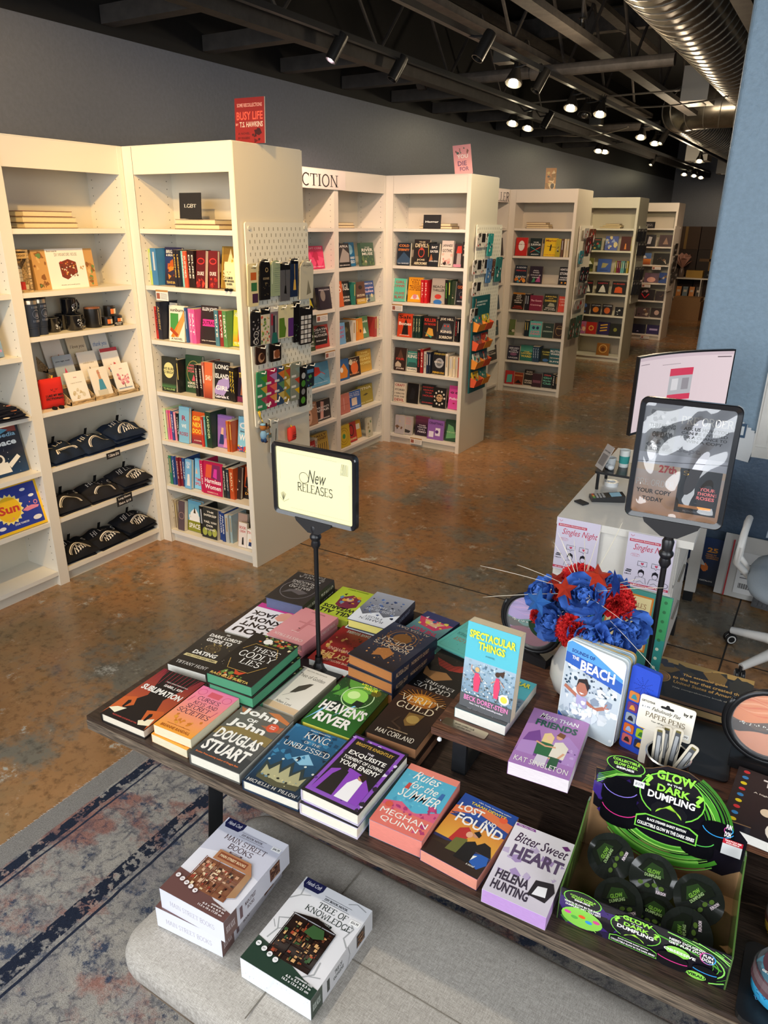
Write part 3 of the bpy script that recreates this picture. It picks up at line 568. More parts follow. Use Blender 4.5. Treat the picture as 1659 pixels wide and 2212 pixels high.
fill('d0',5,[(s_,.0,.035,.195,'2a7c5c'),(s_,.035,.07,.195,'2c4c8c',['WAYS|e8e0d0']),(s_,.07,.1,.195,'3c5c9c'),(s_,.1,.13,.195,'7c2030',['GIRLS|e8d0c0']),(s_,.13,.16,.195,'7c2030',['GIRLS|e8d0c0']),(s_,.16,.195,.195,'2a4a84',['CONF|e8e0d0']),
 (F,.2,.28,.19,'74b0d8',['COU|f4f4f4|.82,.92','GR|f4f4f4|.7,.8',('p','e8e4e0',(.3,.1),(.4,.5),(.7,.5),(.8,.1))]),(F,.275,.39,.195,'86c8e8',['TIMES|d83a34|.26,.36','SPLIT|d83a34|.12,.22',('p','e8b89a',(.1,.5),(.2,.7),(.35,.5)),('p','e8b89a',(.6,.5),(.75,.72),(.9,.5))]),(s_,.39,.43,.21,'c42054',['HARMLESS|f8e0e0']),
 (F,.43,.66,.21,'bc1c4c',['Harmless|f8ecec|.34,.48','Women|f8ecec|.16,.3','REBECCA|f0c0b0|.04,.08',('p','e05a38',(.1,.5),(.15,.9),(.45,.9),(.4,.5)),('p','7c2858',(.4,.5),(.45,.92),(.85,.92),(.9,.45)),('p','d83aa0',(.5,.55),(.55,.8),(.7,.8),(.7,.5))]),(s_,.665,.7,.2,'2a2a2a',['BEFORE|e8e0d0']),(s_,.7,.735,.19,'22303c',['NOBODY|e8e0d0']),(s_,.735,.79,.2,'bc4c20',['SADLY|f0d0a0']),(F,.785,.83,.2,'30241e'),
 (F,.83,1.0,.2,'c04a20',['Sad|e0a040|.24,.34','Dragon|e0a040|.1,.2',('p','1c1412',(.5,.3),(.05,.4),(.12,.7),(.38,.66),(.35,.85),(.55,.92),(.6,.7),(.9,.68),(.95,.4)),('r',0,0,1,.36,'1c1412')])],5,True)
fill('d0',6,[(s_,.0,.02,.2,'b4a486'),(s_,.025,.045,.2,'b4a486'),(s_,.05,.065,.19,'a89878'),(F,.07,.15,.2,'5c4c52',[('o',.5,.5,.4,'c8a090',.04)]),(F,.155,.32,.21,'6cacc4',["MOSS'D|f4f0e8|.42,.54",'IN|f4f0e8|.34,.38','SPACE|f4f0e8|.1,.26',('r',0,0,1,.34,'8a8c28'),('p','f4f4f0',(.1,.34),(.2,.6),(.4,.72),(.6,.75),(.8,.6),(.92,.34)),('p','4c3a20',(.42,.6),(.5,.82),(.6,.6))]),(s_,.325,.37,.2,'121212'),
 (F,.375,.56,.2,'2c2e2c',['THE|f0ead8|.84,.9','SAFEKEEP|f0ead8|.72,.79','YAEL VAN|f0ead8|.5,.57','DER|f0ead8|.38,.44','WOUDEN|f0ead8|.26,.32',('d',.18,.2,.16,'a8b050',1.3),('d',.5,.17,.13,'98a448',1.2),('d',.82,.22,.16,'b0b458',1.3)]),(s_,.565,.605,.2,'1e3f82',['PALAVER|f0f0f0']),(s_,.605,.645,.2,'1e3f82',['PALAVER|f0f0f0']),(s_,.645,.69,.19,'b4b8b4'),(s_,.69,.72,.19,'9cb4b8'),
 (F,.72,.83,.19,'c8a088',[('p','3a6c80',(.1,.3),(.5,.5),(.9,.28)),('p','a84838',(.1,.6),(.5,.75),(.9,.62))]),(F,.8,.895,.16,'ebe0d6',['BOOK|c0403c|.74,.86','CREW|c0403c|.6,.7',('p','202020',(.4,.1),(.45,.4),(.6,.42),(.65,.1))]),(F,.88,.995,.125,'f4f0e6',['THEY|c83a34|.76,.9',('d',.4,.42,.14,'f0c8a0'),('p','283c6c',(.25,.12),(.3,.34),(.55,.34),(.55,.12)),('d',.75,.22,.1,'8a8c8c')],-.02)],6,True)
# second projecting bookcase
fill('d1',1,[(F,.04,.23,.19,'1d2633',['COLD|e88a40|.82,.93','ETERNITY|e88a40|.64,.74','S.A. BARNES|c8d0d8|.06,.12',('p','38506a',(0,.2),(.5,.6),(1,.3),(1,.1),(0,.1))]),(F,.25,.47,.22,'241f1f',['THE|e8d8b0|.88,.93','DEVILS|e8d8b0|.7,.85','JOE|e8d8b0|.18,.26','ABERCROMBIE|e8d8b0|.04,.14',('o',.5,.5,.18,'c84a38',.05,1.3),('p','c84a38',(.42,.6),(.5,.78),(.6,.6))]),(s_,.47,.495,.2,'1c2020'),
 (F,.5,.635,.19,'171c22',['BAT|e8e4da|.78,.88','EATER|e8e4da|.6,.7','CORA ZENG|e8e4da|.2,.26',('p','b06a40',(0,.2),(.2,.55),(.4,.3))]),(F,.64,.8,.215,'dccdbf',['JAPANESE|201c1c|.74,.86','GOTHIC|201c1c|.56,.68','KYLIE LEE|202020|.06,.12',('n',10,4,['c88a80','302020','e0b0a0'],.05,.14,.95,.5,.2)]),(F,.8,.93,.19,'3a2a2c',[('p','d84030',(.2,.6),(.3,.9),(.7,.92),(.8,.6)),('p','b8a8a0',(.3,.1),(.3,.6),(.7,.6),(.75,.1)),('r',0,0,1,.12,'d890a0')]),(F,.94,1,.21,'1c1716',['STE|e8d8c0|.8,.88','GRA|e8d8c0|.68,.76','DEV|e8d8c0|.45,.53'])])
fill('d1',2,[(F,.0,.17,.2,'5fc4a6',['GIRL|b83c38|.78,.9','DINNER|b83c38|.62,.73','OLIVIE|b83c38|.3,.41','BLAKE|b83c38|.12,.25']),(F,.18,.39,.215,'f2a422',['I WILL|7a2a10|.86,.92','KILL|7a2a10|.78,.84','YOUR|7a2a10|.7,.76','IMAGINARY|7a2a10|.62,.68','FRIEND|7a2a10|.54,.6','FOR $200|7a2a10|.46,.52',('p','f0e8d8',(.2,.12),(.35,.28),(.7,.3),(.85,.12)),('d',.5,.22,.14,'e08a98')]),(s_,.39,.435,.2,'cb1d25',['KILL|f0d0c0']),(s_,.435,.48,.2,'cb1d25',['KILL|f0d0c0']),
 (F,.52,.72,.215,'b2a798',['BEACH|1c1c1c|.62,.72','THRILLER|1c1c1c|.48,.58',('d',.5,.28,.24,'c83a30',.6),('d',.5,.06,.3,'2f6cb0',.5)]),(s_,.73,.77,.21,'141414',['ASSISTANT|70c040']),(s_,.77,.81,.21,'1f3a1c'),(F,.8,.86,.2,'26361e'),(F,.86,1,.18,'1c1c24',['CUCKOO|e87830|.76,.9','GRETCHEN|d8d8d8|.14,.2',('o',.5,.5,.2,'6a6a70',.05),('d',.5,.36,.12,'8a3a38')])])
fill('d1',3,[(F,.06,.28,.21,'d24420',['Salt|201412|.78,.92','Bones|f8e8d8|.5,.64','JENNIFER|f0d8c8|.05,.1',('p','1c1412',(.3,.1),(.4,.5),(.55,.78),(.7,.5),(.75,.1))]),(s_,.285,.32,.2,'11302a',['CRUEL|d0d0a0']),(s_,.32,.36,.2,'11302a',['CRUEL|d0d0a0']),(s_,.36,.4,.2,'11302a',['CRUEL|d0d0a0']),(F,.42,.62,.2,'231916',['KILLER|d83a28|.76,.9','ON THE ROAD|d83a28|.6,.7',('p','d8a040',(.2,.1),(.4,.5),(.7,.45),(.8,.15)),('p','3a9a80',(.1,.3),(.7,.1),(.6,.05))]),(s_,.625,.655,.19,'2c2c30'),
 (F,.66,.88,.215,'1c1b1d',['JOE HILL|f0e4c8|.8,.92','KING|f0e4c8|.32,.42','SORROW|f0e4c8|.08,.2',('p','5a5a60',(.1,.3),(.3,.7),(.7,.7),(.9,.3)),('d',.4,.6,.05,'e03020'),('d',.6,.6,.05,'e03020')]),(s_,.89,.92,.2,'201214',['DEAD|c83030']),(s_,.925,.955,.2,'161616'),(s_,.96,.99,.2,'1c2434',['DEATH|80a8d0'])])
fill('d1',4,[(F,.02,.2,.21,'33221f',['JOHN|f0e0d0|.04,.13','FAIR|c83830|.46,.56',('p','c8b8a0',(.1,.16),(.1,.3),(.3,.42),(.6,.3),(.6,.16)),('p','5c4034',(.2,.5),(.5,.95),(.8,.5))]),(F,.19,.36,.185,'3c8c82',['Stephen|f0e8d8|.85,.92','KING|f4f0e4|.66,.82','THE SHINING|204840|.05,.16',('r',0,0,1,.2,'eee6d4'),('p','2c5c58',(0,.2),(.2,.45),(.8,.45),(1,.2))]),(s_,.365,.41,.21,'2c1416',['FINDERS|c84040']),(s_,.41,.455,.22,'a41c20',['SIN|f0e0d0']),(s_,.46,.5,.2,'c8c0b4',['FORCE|202020']),(s_,.5,.53,.2,'22304c'),(s_,.53,.56,.2,'202838'),
 (F,.57,.77,.205,'1c1b1f',['STEPHEN KING|e0c050|.86,.94','HOLLY|f0e8d8|.5,.58','STEPHEN KING|e0b030|.03,.12',('d',.5,.5,.32,'a8aaac'),('d',.5,.5,.2,'6c6e70')]),(s_,.78,.82,.2,'e6dcc4'),(s_,.83,.88,.18,'dfcfae'),(s_,.88,.92,.18,'e4d6b8'),(s_,.92,.955,.18,'dccaa6'),(s_,.96,1,.18,'c44c3e')])
fill('d1',5,[(F,.02,.2,.185,'dccfb8',['CRAFT|a83028|.82,.94','STORIES|302c28|.6,.7','I WROTE|302c28|.42,.5','FOR THE|302c28|.26,.34','DEVIL|a83028|.06,.2']),(F,.21,.38,.19,'0e0d0e',[('p','1c1c20',(.2,.2),(.4,.8),(.7,.6),(.6,.2))]),(F,.4,.61,.19,'1e2428',['INCIDENTS|c83a38|.82,.9','AROUND|c83a38|.68,.76','THE|c83a38|.56,.63','HOUSE|c83a38|.4,.49','JOSH MALERMAN|c83a38|.06,.13']),(F,.62,.81,.185,'151413',['BIRD|2c2418|.52,.62','BOX|2c2418|.36,.48',('d',.5,.5,.26,'e0b888')]+[('d',.5+.38*math.cos(a*.6),.5+.34*math.sin(a*.6),.07,'d8d0c0') for a in range(10)]),
 (F,.83,.99,.215,'dc4c9c',['Police|f8e8f0|.4,.5',('o',.3,.7,.13,'201820',.05,.4),('o',.72,.7,.13,'201820',.05,.4),('d',.5,.25,.1,'a01838',.5)])])
fill('d1',6,[(F,.05,.2,.18,'bab2b2'),(F,.1,.31,.18,'b2aaa8',['RED|c89a98|.82,.92','WINTER|c89a98|.68,.78','TIGER|c89a98|.54,.64',('p','3a3838',(.1,.1),(.4,.3),(.9,.22),(.8,.1))],-.02),(F,.33,.54,.19,'2b1d2e',['THIS|e8e0e8|.5,.56','HOUSE|e8e0e8|.4,.47','WILL|e8e0e8|.29,.35','FEED|e8e0e8|.16,.24',('r',0,.5,1,1,'2b1d2e','8a4060')]),(F,.55,.79,.185,'8f5fae',['CRAFTING|2c1840|.76,.88',('r',.1,.1,.4,.4,'e8e0f0'),('r',.5,.2,.8,.6,'e8e0f0'),('d',.6,.4,.1,'5c3080')]),(F,.8,.99,.2,'2c4c36',['THE LADY|b8d8a0|.4,.46',('p','6aa870',(.1,.1),(.2,.8),(.6,.7),(.9,.2))]),(s_,.97,1.0,.2,'24161c')])
# wall bookcases beside it
fill('r1',1,[(s_,.0,.1,.2,'1c2e44'),(F,.11,.37,.19,'383434',['KAFKA|e0dcd4|.82,.92',('p','a09890',(.05,.2),(.5,.8),(.95,.55),(.9,.2)),('r',0,0,1,.18,'1c1c1c'),'BEN BROOKS|e0dcd4|.05,.1']),(F,.36,.55,.195,'2b6c94',['RICHARD|f0f0e8|.3,.4','RUSSO|f0f0e8|.12,.25',('d',.5,.7,.3,'8ab8c8')]),(F,.54,.84,.19,'425f4c',['THE|f0ece0|.78,.82','RIVER|f0ece0|.62,.75','MUSE|f0ece0|.46,.58',('n',14,9,['6a8050','c8b898','304830'],.02,.02,.98,.42,.14)])])
fill('r1',2,[(F,.0,.15,.21,'cc6030',['LA|f8f0e0|.8,.92','SO|f8f0e0|.56,.72']),(F,.17,.38,.2,'1d1d20',['VIGIL|e8e0d0|.62,.9','GEORGE|e8e0d0|.3,.38','SAUNDERS|e8e0d0|.16,.25']),(s_,.385,.43,.19,'2c7c6a'),(F,.44,.65,.185,'5e3e34',['BARCELONA|f0e0c0|.34,.44','SONG|f0e0c0|.1,.2',('r',0,0,1,.24,'c8a040'),('d',.5,.75,.2,'201818',.6)]),(F,.65,.92,.18,'2b4c8e',['REBECCA|e8e0e8|.84,.92','Couples|f0d0d8|.62,.74','Rules|f0d0d8|.46,.58',('r',0,0,1,.35,'8a9a8c'),('n',10,2,['e8d0a0','304060'],.05,.02,.95,.36,.12)])])
fill('r1',3,[(F,.02,.2,.18,'6ca0c8',['HEY|c83048|.7,.84','BOAT|c83048|.5,.62','LET|c83048|.3,.42']),(F,.18,.37,.17,'33321f',[('n',9,3,['a8a040','605c38'],.1,.1,.9,.7,.18)]),(s_,.38,.46,.18,'dcd4c2'),(s_,.46,.52,.19,'e48a2c'),(F,.52,.64,.185,'e6902e',[('d',.5,.4,.18,'7a3a18')]),(F,.64,.84,.19,'5c8e64',[('p','e8ece0',(.3,.2),(.5,.5),(.7,.2)),'a wild|f0f0e0|.7,.8']),(s_,.88,.94,.18,'b03a34'),(s_,.94,.99,.18,'d8ccb4')])
fill('r1',4,[(F,.0,.27,.18,'2c5e94',[('p','e08a30',(.2,.1),(.3,.6),(.6,.8),(.9,.4),(.8,.1)),('d',.4,.5,.12,'f0f0e8')]),(F,.28,.58,.165,'321d18',['THE|f0d8b0|.84,.9','REST|f0d8b0|.7,.8','KAVEH|e0a070|.1,.18',('d',.55,.45,.28,'e06a30'),('d',.3,.78,.12,'e8e0c0')]),(F,.6,.93,.2,'cc9c34',['THE|f0d880|.84,.92','BRIGHT|f0d880|.68,.8','YEARS|f0d880|.52,.64','WOMEN|f0d880|.34,.46'])])
fill('r1',5,[(F,.02,.28,.175,'c47464',[('r',.1,.44,.9,.46,'a04c3c'),('l','f0d8d0',.02,(.5,.2),(.5,.8))]),(F,.29,.6,.165,'2c5cac',["This Is Why|f0f0f0|.86,.92","We Can't|f0f0f0|.77,.83",'Nice Things|f0f0f0|.68,.74','Naomi Wood|e8f0f0|.08,.14',('r',.3,.2,.7,.62,'e8d0b8')]),(F,.6,.96,.175,'a4902c',['ETNA|e8dcc0|.76,.9','PAUL YOON|e0d4a8|.06,.12',('p','4a4018',(.3,.48),(.55,.56),(.7,.5),(.5,.44))])])
fill('r1',6,[(F,.0,.27,.2,'ccac28',[('o',.5,.5,.4,'a07c18',.03),('o',.5,.5,.28,'a07c18',.03),('d',.5,.5,.12,'3c8a4c')]),(F,.27,.5,.185,'b42c24',['WOOING|f0e0a0|.1,.2',('o',.5,.6,.22,'1c1414',.06,1.4)]),(F,.51,.68,.17,'e4a434',[('r',.15,.5,.85,.8,'f4ecd8')]),(F,.7,.82,.18,'ccc6ac',[('n',8,2,['5a7a50','a89870'],.1,.1,.9,.9,.2)])])
fill('s1',1,[(s_,.4,.45,.2,'20364c'),(F,.45,.63,.2,'b86e48',['ALL|f0e0d0|.82,.88','THE GIRLS|f0e0d0|.5,.58','WHO|f0e0d0|.36,.43','GIRLFRIEND|f0e0d0|.2,.26',('p','e0a070',(.15,.1),(.2,.9),(.8,.9),(.85,.1)),('p','c87850',(.3,.1),(.35,.8),(.65,.8),(.7,.1))]),(F,.65,.98,.175,'d42c60',['SOFT CORE|f0b8c8|.86,.94','Brittany Newell|f0d0d8|.06,.12',('n',9,7,['b81848','e84878'],.1,.15,.9,.8,.25)])])
fill('s1',2,[(s_,.42,.46,.18,'b83048'),(s_,.46,.49,.18,'4c5c9c'),(s_,.49,.52,.18,'c04858'),(s_,.52,.55,.18,'6c80a8'),(s_,.55,.58,.18,'b84050'),(F,.58,.74,.16,'2a2c34',[('p','c8b830',(.1,.1),(.5,.8),(.9,.1))]),(F,.74,.98,.175,'26212e',[('d',.35,.62,.2,'8a8078',1.3),'PERSUASION|d8d0d0|.84,.9'])])
fill('s1',3,[(F,.42,.65,.205,'3c4c32',['LAND|f0e8dc|.5,.62','MAGGIE|f0e8dc|.3,.38',"O'FARRELL|f0e8dc|.16,.24",('p','c8402c',(.3,.1),(.25,.9),(.7,.95),(.8,.5),(.5,.1)),('p','2c2018',(.35,.45),(.5,.9),(.75,.65),(.65,.4))]),(F,.67,.99,.185,'aa352e',['DEATH|f0ece4|.76,.86','OF THE|f0ece4|.66,.72','AUTHOR|f0ece4|.5,.61','Nnedi|f0ece4|.3,.36',('p','151214',(.05,.15),(.1,.75),(.4,.97),(.8,.92),(.95,.5),(.85,.15))])])
fill('s1',4,[(F,.36,.52,.16,'dcb8a8'),(F,.55,.97,.195,'5c9cbc',[('p','d03c34',(.2,.5),(.3,.85),(.55,.8),(.6,.55),(.35,.45)),('l','d03c34',.02,(.6,.6),(.8,.45)),('l','202830',.015,(.5,.4),(.7,.2)),'Sad Cypress|e8f0f0|.12,.16'])])
fill('s1',5,[(F,.36,.66,.19,'a87a5c',['FINDING|f0e8d8|.85,.92','GRACE|f0e8d8|.75,.82',('d',.42,.4,.22,'e0b494',1.4),('d',.34,.5,.04,'302018'),('d',.5,.5,.04,'302018'),('d',.44,.27,.06,'b04838',.5)]),(F,.67,.99,.175,'2e2626',["ARSON'S|f0e8e0|.6,.7",'AFFAIR|f0e8e0|.44,.56','KAREN WOOD|f0e8e0|.06,.12',('p','d8a090',(.3,.1),(.4,.95),(.6,.9),(.5,.1))])])
fill('s1',6,[(F,.36,.6,.17,'a42424',['DEFINITELY|f0e8e0|.7,.78','BETTER|f0e8e0|.5,.62','NOW|f0e8e0|.3,.44']),(s_,.6,.66,.18,'d8c8b0',['HUNTER|303030']),(F,.67,.98,.185,'cca444',['SALLY|5a2c14|.82,.93','ROONEY|5a2c14|.66,.78']+[('l','3a2818',.04,(.15+.14*j,.1),(.17+.14*j,.5)) for j in range(6)])])
# third
fill('d2',1,[(F,.03,.24,.205,'c42c28',['Never Let|8a2828|.6,.66',('d',.5,.55,.26,'f0ece4',1.5)]),(F,.27,.48,.2,'1d2c2e',['THE|e8ece8|.74,.8','SURVIVOR|e8ece8|.58,.7','ANDREW|e8ece8|.06,.12',('l','d85030',.05,(.1,.2),(.9,.5)),('l','3aa0a0',.05,(.1,.5),(.9,.2))]),(F,.51,.74,.205,'ecc624',['Marion|8a3a20|.8,.92','Leah Rowan|b04030|.06,.12',('p','302818',(.4,.3),(.45,.65),(.55,.65),(.52,.3)),('l','302818',.03,(.2,.55),(.9,.5))]),(F,.74,.82,.2,'b4a42c'),(s_,.83,.87,.2,'6c4c36'),(s_,.88,.92,.2,'dccdac'),(s_,.92,.96,.2,'d4c4a0'),(s_,.97,1,.2,'c8b894')])
fill('d2',2,[(F,.05,.27,.205,'1d2a3a',['A GOOD|d8e0e8|.84,.92','PERSON|c84040|.66,.74','DEATH|f0e8d8|.3,.4',('n',10,3,['d87830','3a8aa0','f0a040'],.1,.05,.9,.3,.14)]),(F,.3,.53,.2,'2a2131',['ALL|e8e8e8|.72,.78','THIS|e8e8e8|.6,.66','COULD BE|e8e8e8|.46,.52','YOURS|e8e8e8|.32,.38',('p','3a8a60',(.2,.05),(.4,.4),(.5,.1)),('p','b04a80',(.5,.1),(.8,.5),(.9,.1))]),(F,.81,.99,.2,'1b1c20',['HEARTLESS|e8e8e8|.8,.92','STORM|e8e8e8|.55,.7','PAIGE|e8e8e8|.36,.44','HARBISON|e8e8e8|.24,.32',('d',.35,.1,.08,'f0a030'),('d',.7,.1,.08,'f0a030')])])
fill('d2',3,[(F,.04,.26,.2,'1d1511',['WE|f0e8d8|.82,.88','ARE|f0e8d8|.72,.78','ALL|f0e8d8|.62,.68','GUILTY|f0e8d8|.5,.57','HERE|f0e8d8|.38,.45','KARIN|c83c28|.16,.22','SLAUGHTER|c83c28|.05,.12',('r',0,.9,1,1,'b07830')]),(s_,.27,.31,.19,'20202a'),(s_,.31,.35,.19,'1c1c24'),(F,.36,.59,.18,'7c213c',['The Guests|f0b8c0|.6,.72','Coming|f0b8c0|.3,.42']),(F,.6,.84,.2,'2c3129',['A BOX FULL|f0d050|.82,.9','OF|f0d050|.72,.77','DARKNESS|f0d050|.56,.67','SIMONE|f0e8d8|.16,.22','ST. JAMES|f0e8d8|.05,.12',('p','a8a890',(.3,.28),(.45,.5),(.75,.46),(.85,.28))]),(F,.85,1,.18,'d44c38',['GIRLS|f0c8b8|.76,.86','WITH|f0c8b8|.6,.68','LIES|f0c8b8|.4,.5'])])
fill('d2',4,[(F,.02,.13,.19,'5c6c3c'),(s_,.3,.34,.19,'1d2c34'),(s_,.34,.38,.19,'1d2c34'),(F,.4,.62,.19,'5cb0a8',['DARLING|e87a90|.76,.88','LOVE|e87a90|.3,.4','DEAD|e87a90|.14,.26',('d',.33,.58,.12,'2c3c60'),('d',.66,.58,.12,'2c3c60')]),(F,.62,.82,.175,'2c3e38',['The|d8d8c8|.7,.76','UNKNOWN|b8c8b0|.38,.48']),(F,.82,1,.18,'31201a',['ANNA|c8a870|.6,.68',('o',.5,.5,.35,'a88850',.03,1.3)])])
fill('d2',5,[(F,.03,.25,.175,'2b2c3e',['SERVED|e0e0e8|.76,.88','HIM|e0e0e8|.64,.72','RIGHT|e0e0e8|.5,.6','UNGER|e0e0e8|.1,.2',('d',.5,.4,.3,'8a5a7a',.4)]),(F,.25,.48,.19,'2b6e60',['THE|f0d858|.56,.62','LOCKED|f0d858|.42,.54','WARD|f0d858|.22,.36',('r',0,.6,1,.95,'5aa890','2b6e60')]),(s_,.49,.53,.19,'2f4a62',['LAST|c0d8e8']),(s_,.53,.57,.19,'2f4a62',['LAST|c0d8e8']),(s_,.57,.61,.19,'2f4a62',['LAST|c0d8e8']),(F,.62,.8,.165,'2b3221',['CLOSER|d8d060|.7,.8','THAN|d8d060|.52,.62',('d',.5,.15,.3,'3a6aa0',.5)]),(F,.8,1,.185,'2b5f66',['RUTH|f4f0e8|.74,.88','WARE|f4f0e8|.58,.7','THE WOMAN|e8d8c0|.34,.42','SUITE|f0ece0|.1,.2'])])
fill('d2',6,[(F,.01,.18,.165,'b43434',[('p','5ab0a0',(.2,.1),(.25,.7),(.8,.75),(.8,.15))]),(F,.17,.34,.15,'8e3c22',['MISSING|e8a060|.7,.8',('p','201410',(.1,.1),(.5,.4),(.9,.1))]),(F,.34,.52,.19,'2d2521',['DON|e8d8c0|.82,.92','WINSLOW|e8d8c0|.68,.78','FINAL|e8d8c0|.24,.34','SCORE|e8d8c0|.1,.2']),(F,.52,.7,.165,'3c222a',[('r',.1,.3,.9,.5,'7a4858')]),(F,.7,.88,.18,'212a2e',['Hot|d85858|.8,.92','Girl|78c8a8|.6,.74','Murder|78c8a8|.42,.54','Club|78c8a8|.22,.36']),(s_,.89,.94,.18,'1c1c1c',['MEN|e8e0d0']),(s_,.94,.99,.17,'2c2c2c')])
fill('r2',1,[(F,.62,1,.2,'1c1214',[('l','f0f0f0',.03,(.55,.9),(.4,.7),(.7,.5),(.4,.3),(.5,.05)),('r',0,.4,.3,.8,'c82030')])])
fill('r2',2,[(F,.6,.98,.18,'2a2442',['MERCY|c8303c|.08,.2',('d',.5,.6,.25,'e0b030')])])
fill('r2',3,[(F,.55,1,.17,'1c3c50',['BLACK|d8b060|.6,.7'])])
fill('r2',4,[(F,.5,1,.18,'1c3c44',['THE|f0a030|.84,.9','HAUL|f0a030|.6,.76','DUNCAN|a0d8d0|.3,.36'])])
fill('r2',5,[(F,.5,1,.18,'1a1616',['NOTES|e8e0d0|.7,.8','ON|e8e0d0|.56,.62','CRIME|e8e0d0|.4,.5'])])

# fourth and fifth
fill('d3',1,[(F,.0,.07,.17,'e0d8c8'),(F,.13,.33,.17,'2b4240',['Taste|d04a40|.82,.92',('n',7,3,['c85040','d8b060','4a8a80'],.1,.1,.9,.75,.14)]),(F,.4,.67,.2,'5a68b0',[('n',14,3,['a8b8e0','38408a','e8d8a0'],.04,.04,.96,.96,.16)]),(F,.75,.96,.2,'4e1d18',[('p','e08a40',(.4,.1),(.45,.5),(.55,.5),(.6,.1))]),(s_,.965,1,.19,'c8c080')])
fill('d3',2,[(F,.0,.22,.2,'6c6c34',[('n',9,3,['e8e8d8','c8a840','303820'],.05,.05,.95,.95,.2)]),(F,.3,.59,.19,'3f5dab',[('p','a8a070',(.3,.3),(.35,.7),(.8,.65),(.6,.35)),('r',.2,.1,.8,.16,'28407a')])]+[(s_,.68+.042*j,.715+.042*j,.17,c) for j,c in enumerate(['9c9c44','8c2c44','7c2c54','6cb0b0','6cb0b0','3c5c54','ccb444'])])
fill('d3',3,[(F,.03,.26,.185,'1c1a1a',['EMBERS|c83040|.76,.86',('p','e8e4e0',(.2,.1),(.35,.5),(.5,.7),(.65,.5),(.8,.1))]),(F,.33,.6,.185,'1c1a1a',['EMPTY|d83048|.76,.86',('p','e8e4e0',(.2,.1),(.35,.5),(.5,.7),(.65,.5),(.8,.1))]),(F,.66,.95,.185,'1c1a1a',['BURNED|d84028|.76,.86',('p','e05a20',(.2,.1),(.25,.5),(.5,.6),(.75,.5),(.8,.1))])])
fill('d3',4,[(F,.0,.24,.155,'2c2630',[('n',8,3,['c05030','4060a0'],.1,.1,.9,.9,.2)]),(F,.26,.48,.155,'2a2026',['STORM|d0d8e0|.8,.9',('d',.5,.45,.3,'e08030',.9)]),(F,.5,.72,.155,'2a2026',['STORM|d0d8e0|.8,.9',('d',.5,.4,.3,'d86830',1)]),(F,.8,.98,.13,'151517',[('n',6,3,['e0e0d8'],.2,.15,.8,.7,.12)])])
fill('d3',5,[(F,.0,.2,.19,'ac6090',[('n',9,3,['d85060','6080c0','f0c0a0'],.05,.05,.95,.95,.2)]),(F,.2,.43,.18,'bc2824',[('o',.5,.5,.2,'e8b050',.1)]),(F,.45,.71,.19,'2c1d54',[('l','e0b040',.1,(.2,.72),(.8,.82)),('l','e0b040',.1,(.2,.5),(.8,.6)),('l','e0b040',.1,(.2,.28),(.8,.38))]),(F,.73,.98,.185,'1d1e15',[('d',.5,.5,.16,'8a8a30')])])
fill('d3',6,[(F,.5,.78,.185,'9c6424',[('o',.5,.55,.3,'e0b060',.06),('d',.5,.5,.15,'6a3a14')])])
fill('d4',1,[(F,.14,.58,.2,'29292e',[('p','e8e8e8',(.2,.2),(.3,.8),(.45,.8),(.4,.2)),('p','d0d0d0',(.55,.2),(.6,.85),(.8,.8),(.75,.2))]),(F,.66,1,.2,'4c3a3c',[('p','a0806c',(.3,.2),(.5,.8),(.7,.2))])])
fill('d4',2,[(F,.0,.1,.18,'c8a8a0'),(F,.15,.52,.2,'5a7cb0',[('r',0,0,1,.5,'8a3c20','e89040'),('p','f0f0e8',(.4,.5),(.5,.9),(.7,.6))]),(F,.57,1,.2,'19150f')])
fill('d4',3,[(F,.06,.38,.185,'cbbcbc',[('n',9,5,['201c1c'],.15,.1,.85,.9,.2)]),(F,.42,.78,.17,'6c5464',[('d',.5,.3,.3,'e0a898',.6)]),(F,.78,1,.18,'2c4c92')])
fill('d4',4,[(F,.0,.22,.17,'241a20'),(F,.26,.74,.19,'201519',[('l','c82030',.06,(.3,.6),(.5,.2),(.7,.6)),('n',4,3,['c8a0a0'],.2,.6,.8,.9,.1)]),(F,.76,1,.17,'3a2c30')])
fill('d4',5,[(F,.0,.31,.165,'8c7c7c',[('d',.5,.4,.3,'c8c0c0',.6)]),(F,.34,.66,.165,'5c4a4a'),(F,.69,1,.17,'3c2e2e',[('d',.5,.5,.2,'c8a898')])])
fill('d4',6,[(F,.0,.22,.17,'15131c'),(F,.24,.62,.17,'16132a',[('p','b8a8c8',(.4,.2),(.5,.3),(.6,.2))]),(F,.65,1,.17,'2c1d56',[('r',.2,.4,.8,.6,'b8a8d8')])])
# old books lying on the top shelves, small black signs on them
def flatstack(case,x,widths,label,cols=None,th=.028,fore=True):
    M,_=BAY[case]; z=SH[0]+.0006
    for i,(x0,x1) in enumerate(widths):
        cc=(cols or ['6a3a28','a08a6a','7a3c2c'])[i%3]
        # fore-edges face the room
        book(.14,(x1-x0)*OW,th,cc,(),page='ecd9ac',hard=True,label='old cloth book lying flat, fore-edge out, %s in stack, %s'%(['bottom','second','third','top'][i] if i<len(widths)-1 else 'top',label),group='old books lying on the top shelves',M=M@TR((x0+x1)/2*OW,.17,z+i*(th+.0006))@RZ(-90),full=case in('r0','d0','d1'))
flatstack('r0',0,[(.2,.66),(.19,.65),(.2,.62)],'over the mugs')
flatstack('d0',0,[(.26,.74),(.27,.7)],'under the LGBT sign',th=.026)
flatstack('s1',0,[(.3,.64),(.34,.64),(.36,.62)],'under the long sign'); flatstack('r1',0,[(.0,.55),(.05,.53)],'corner by second bookcase',th=.022)
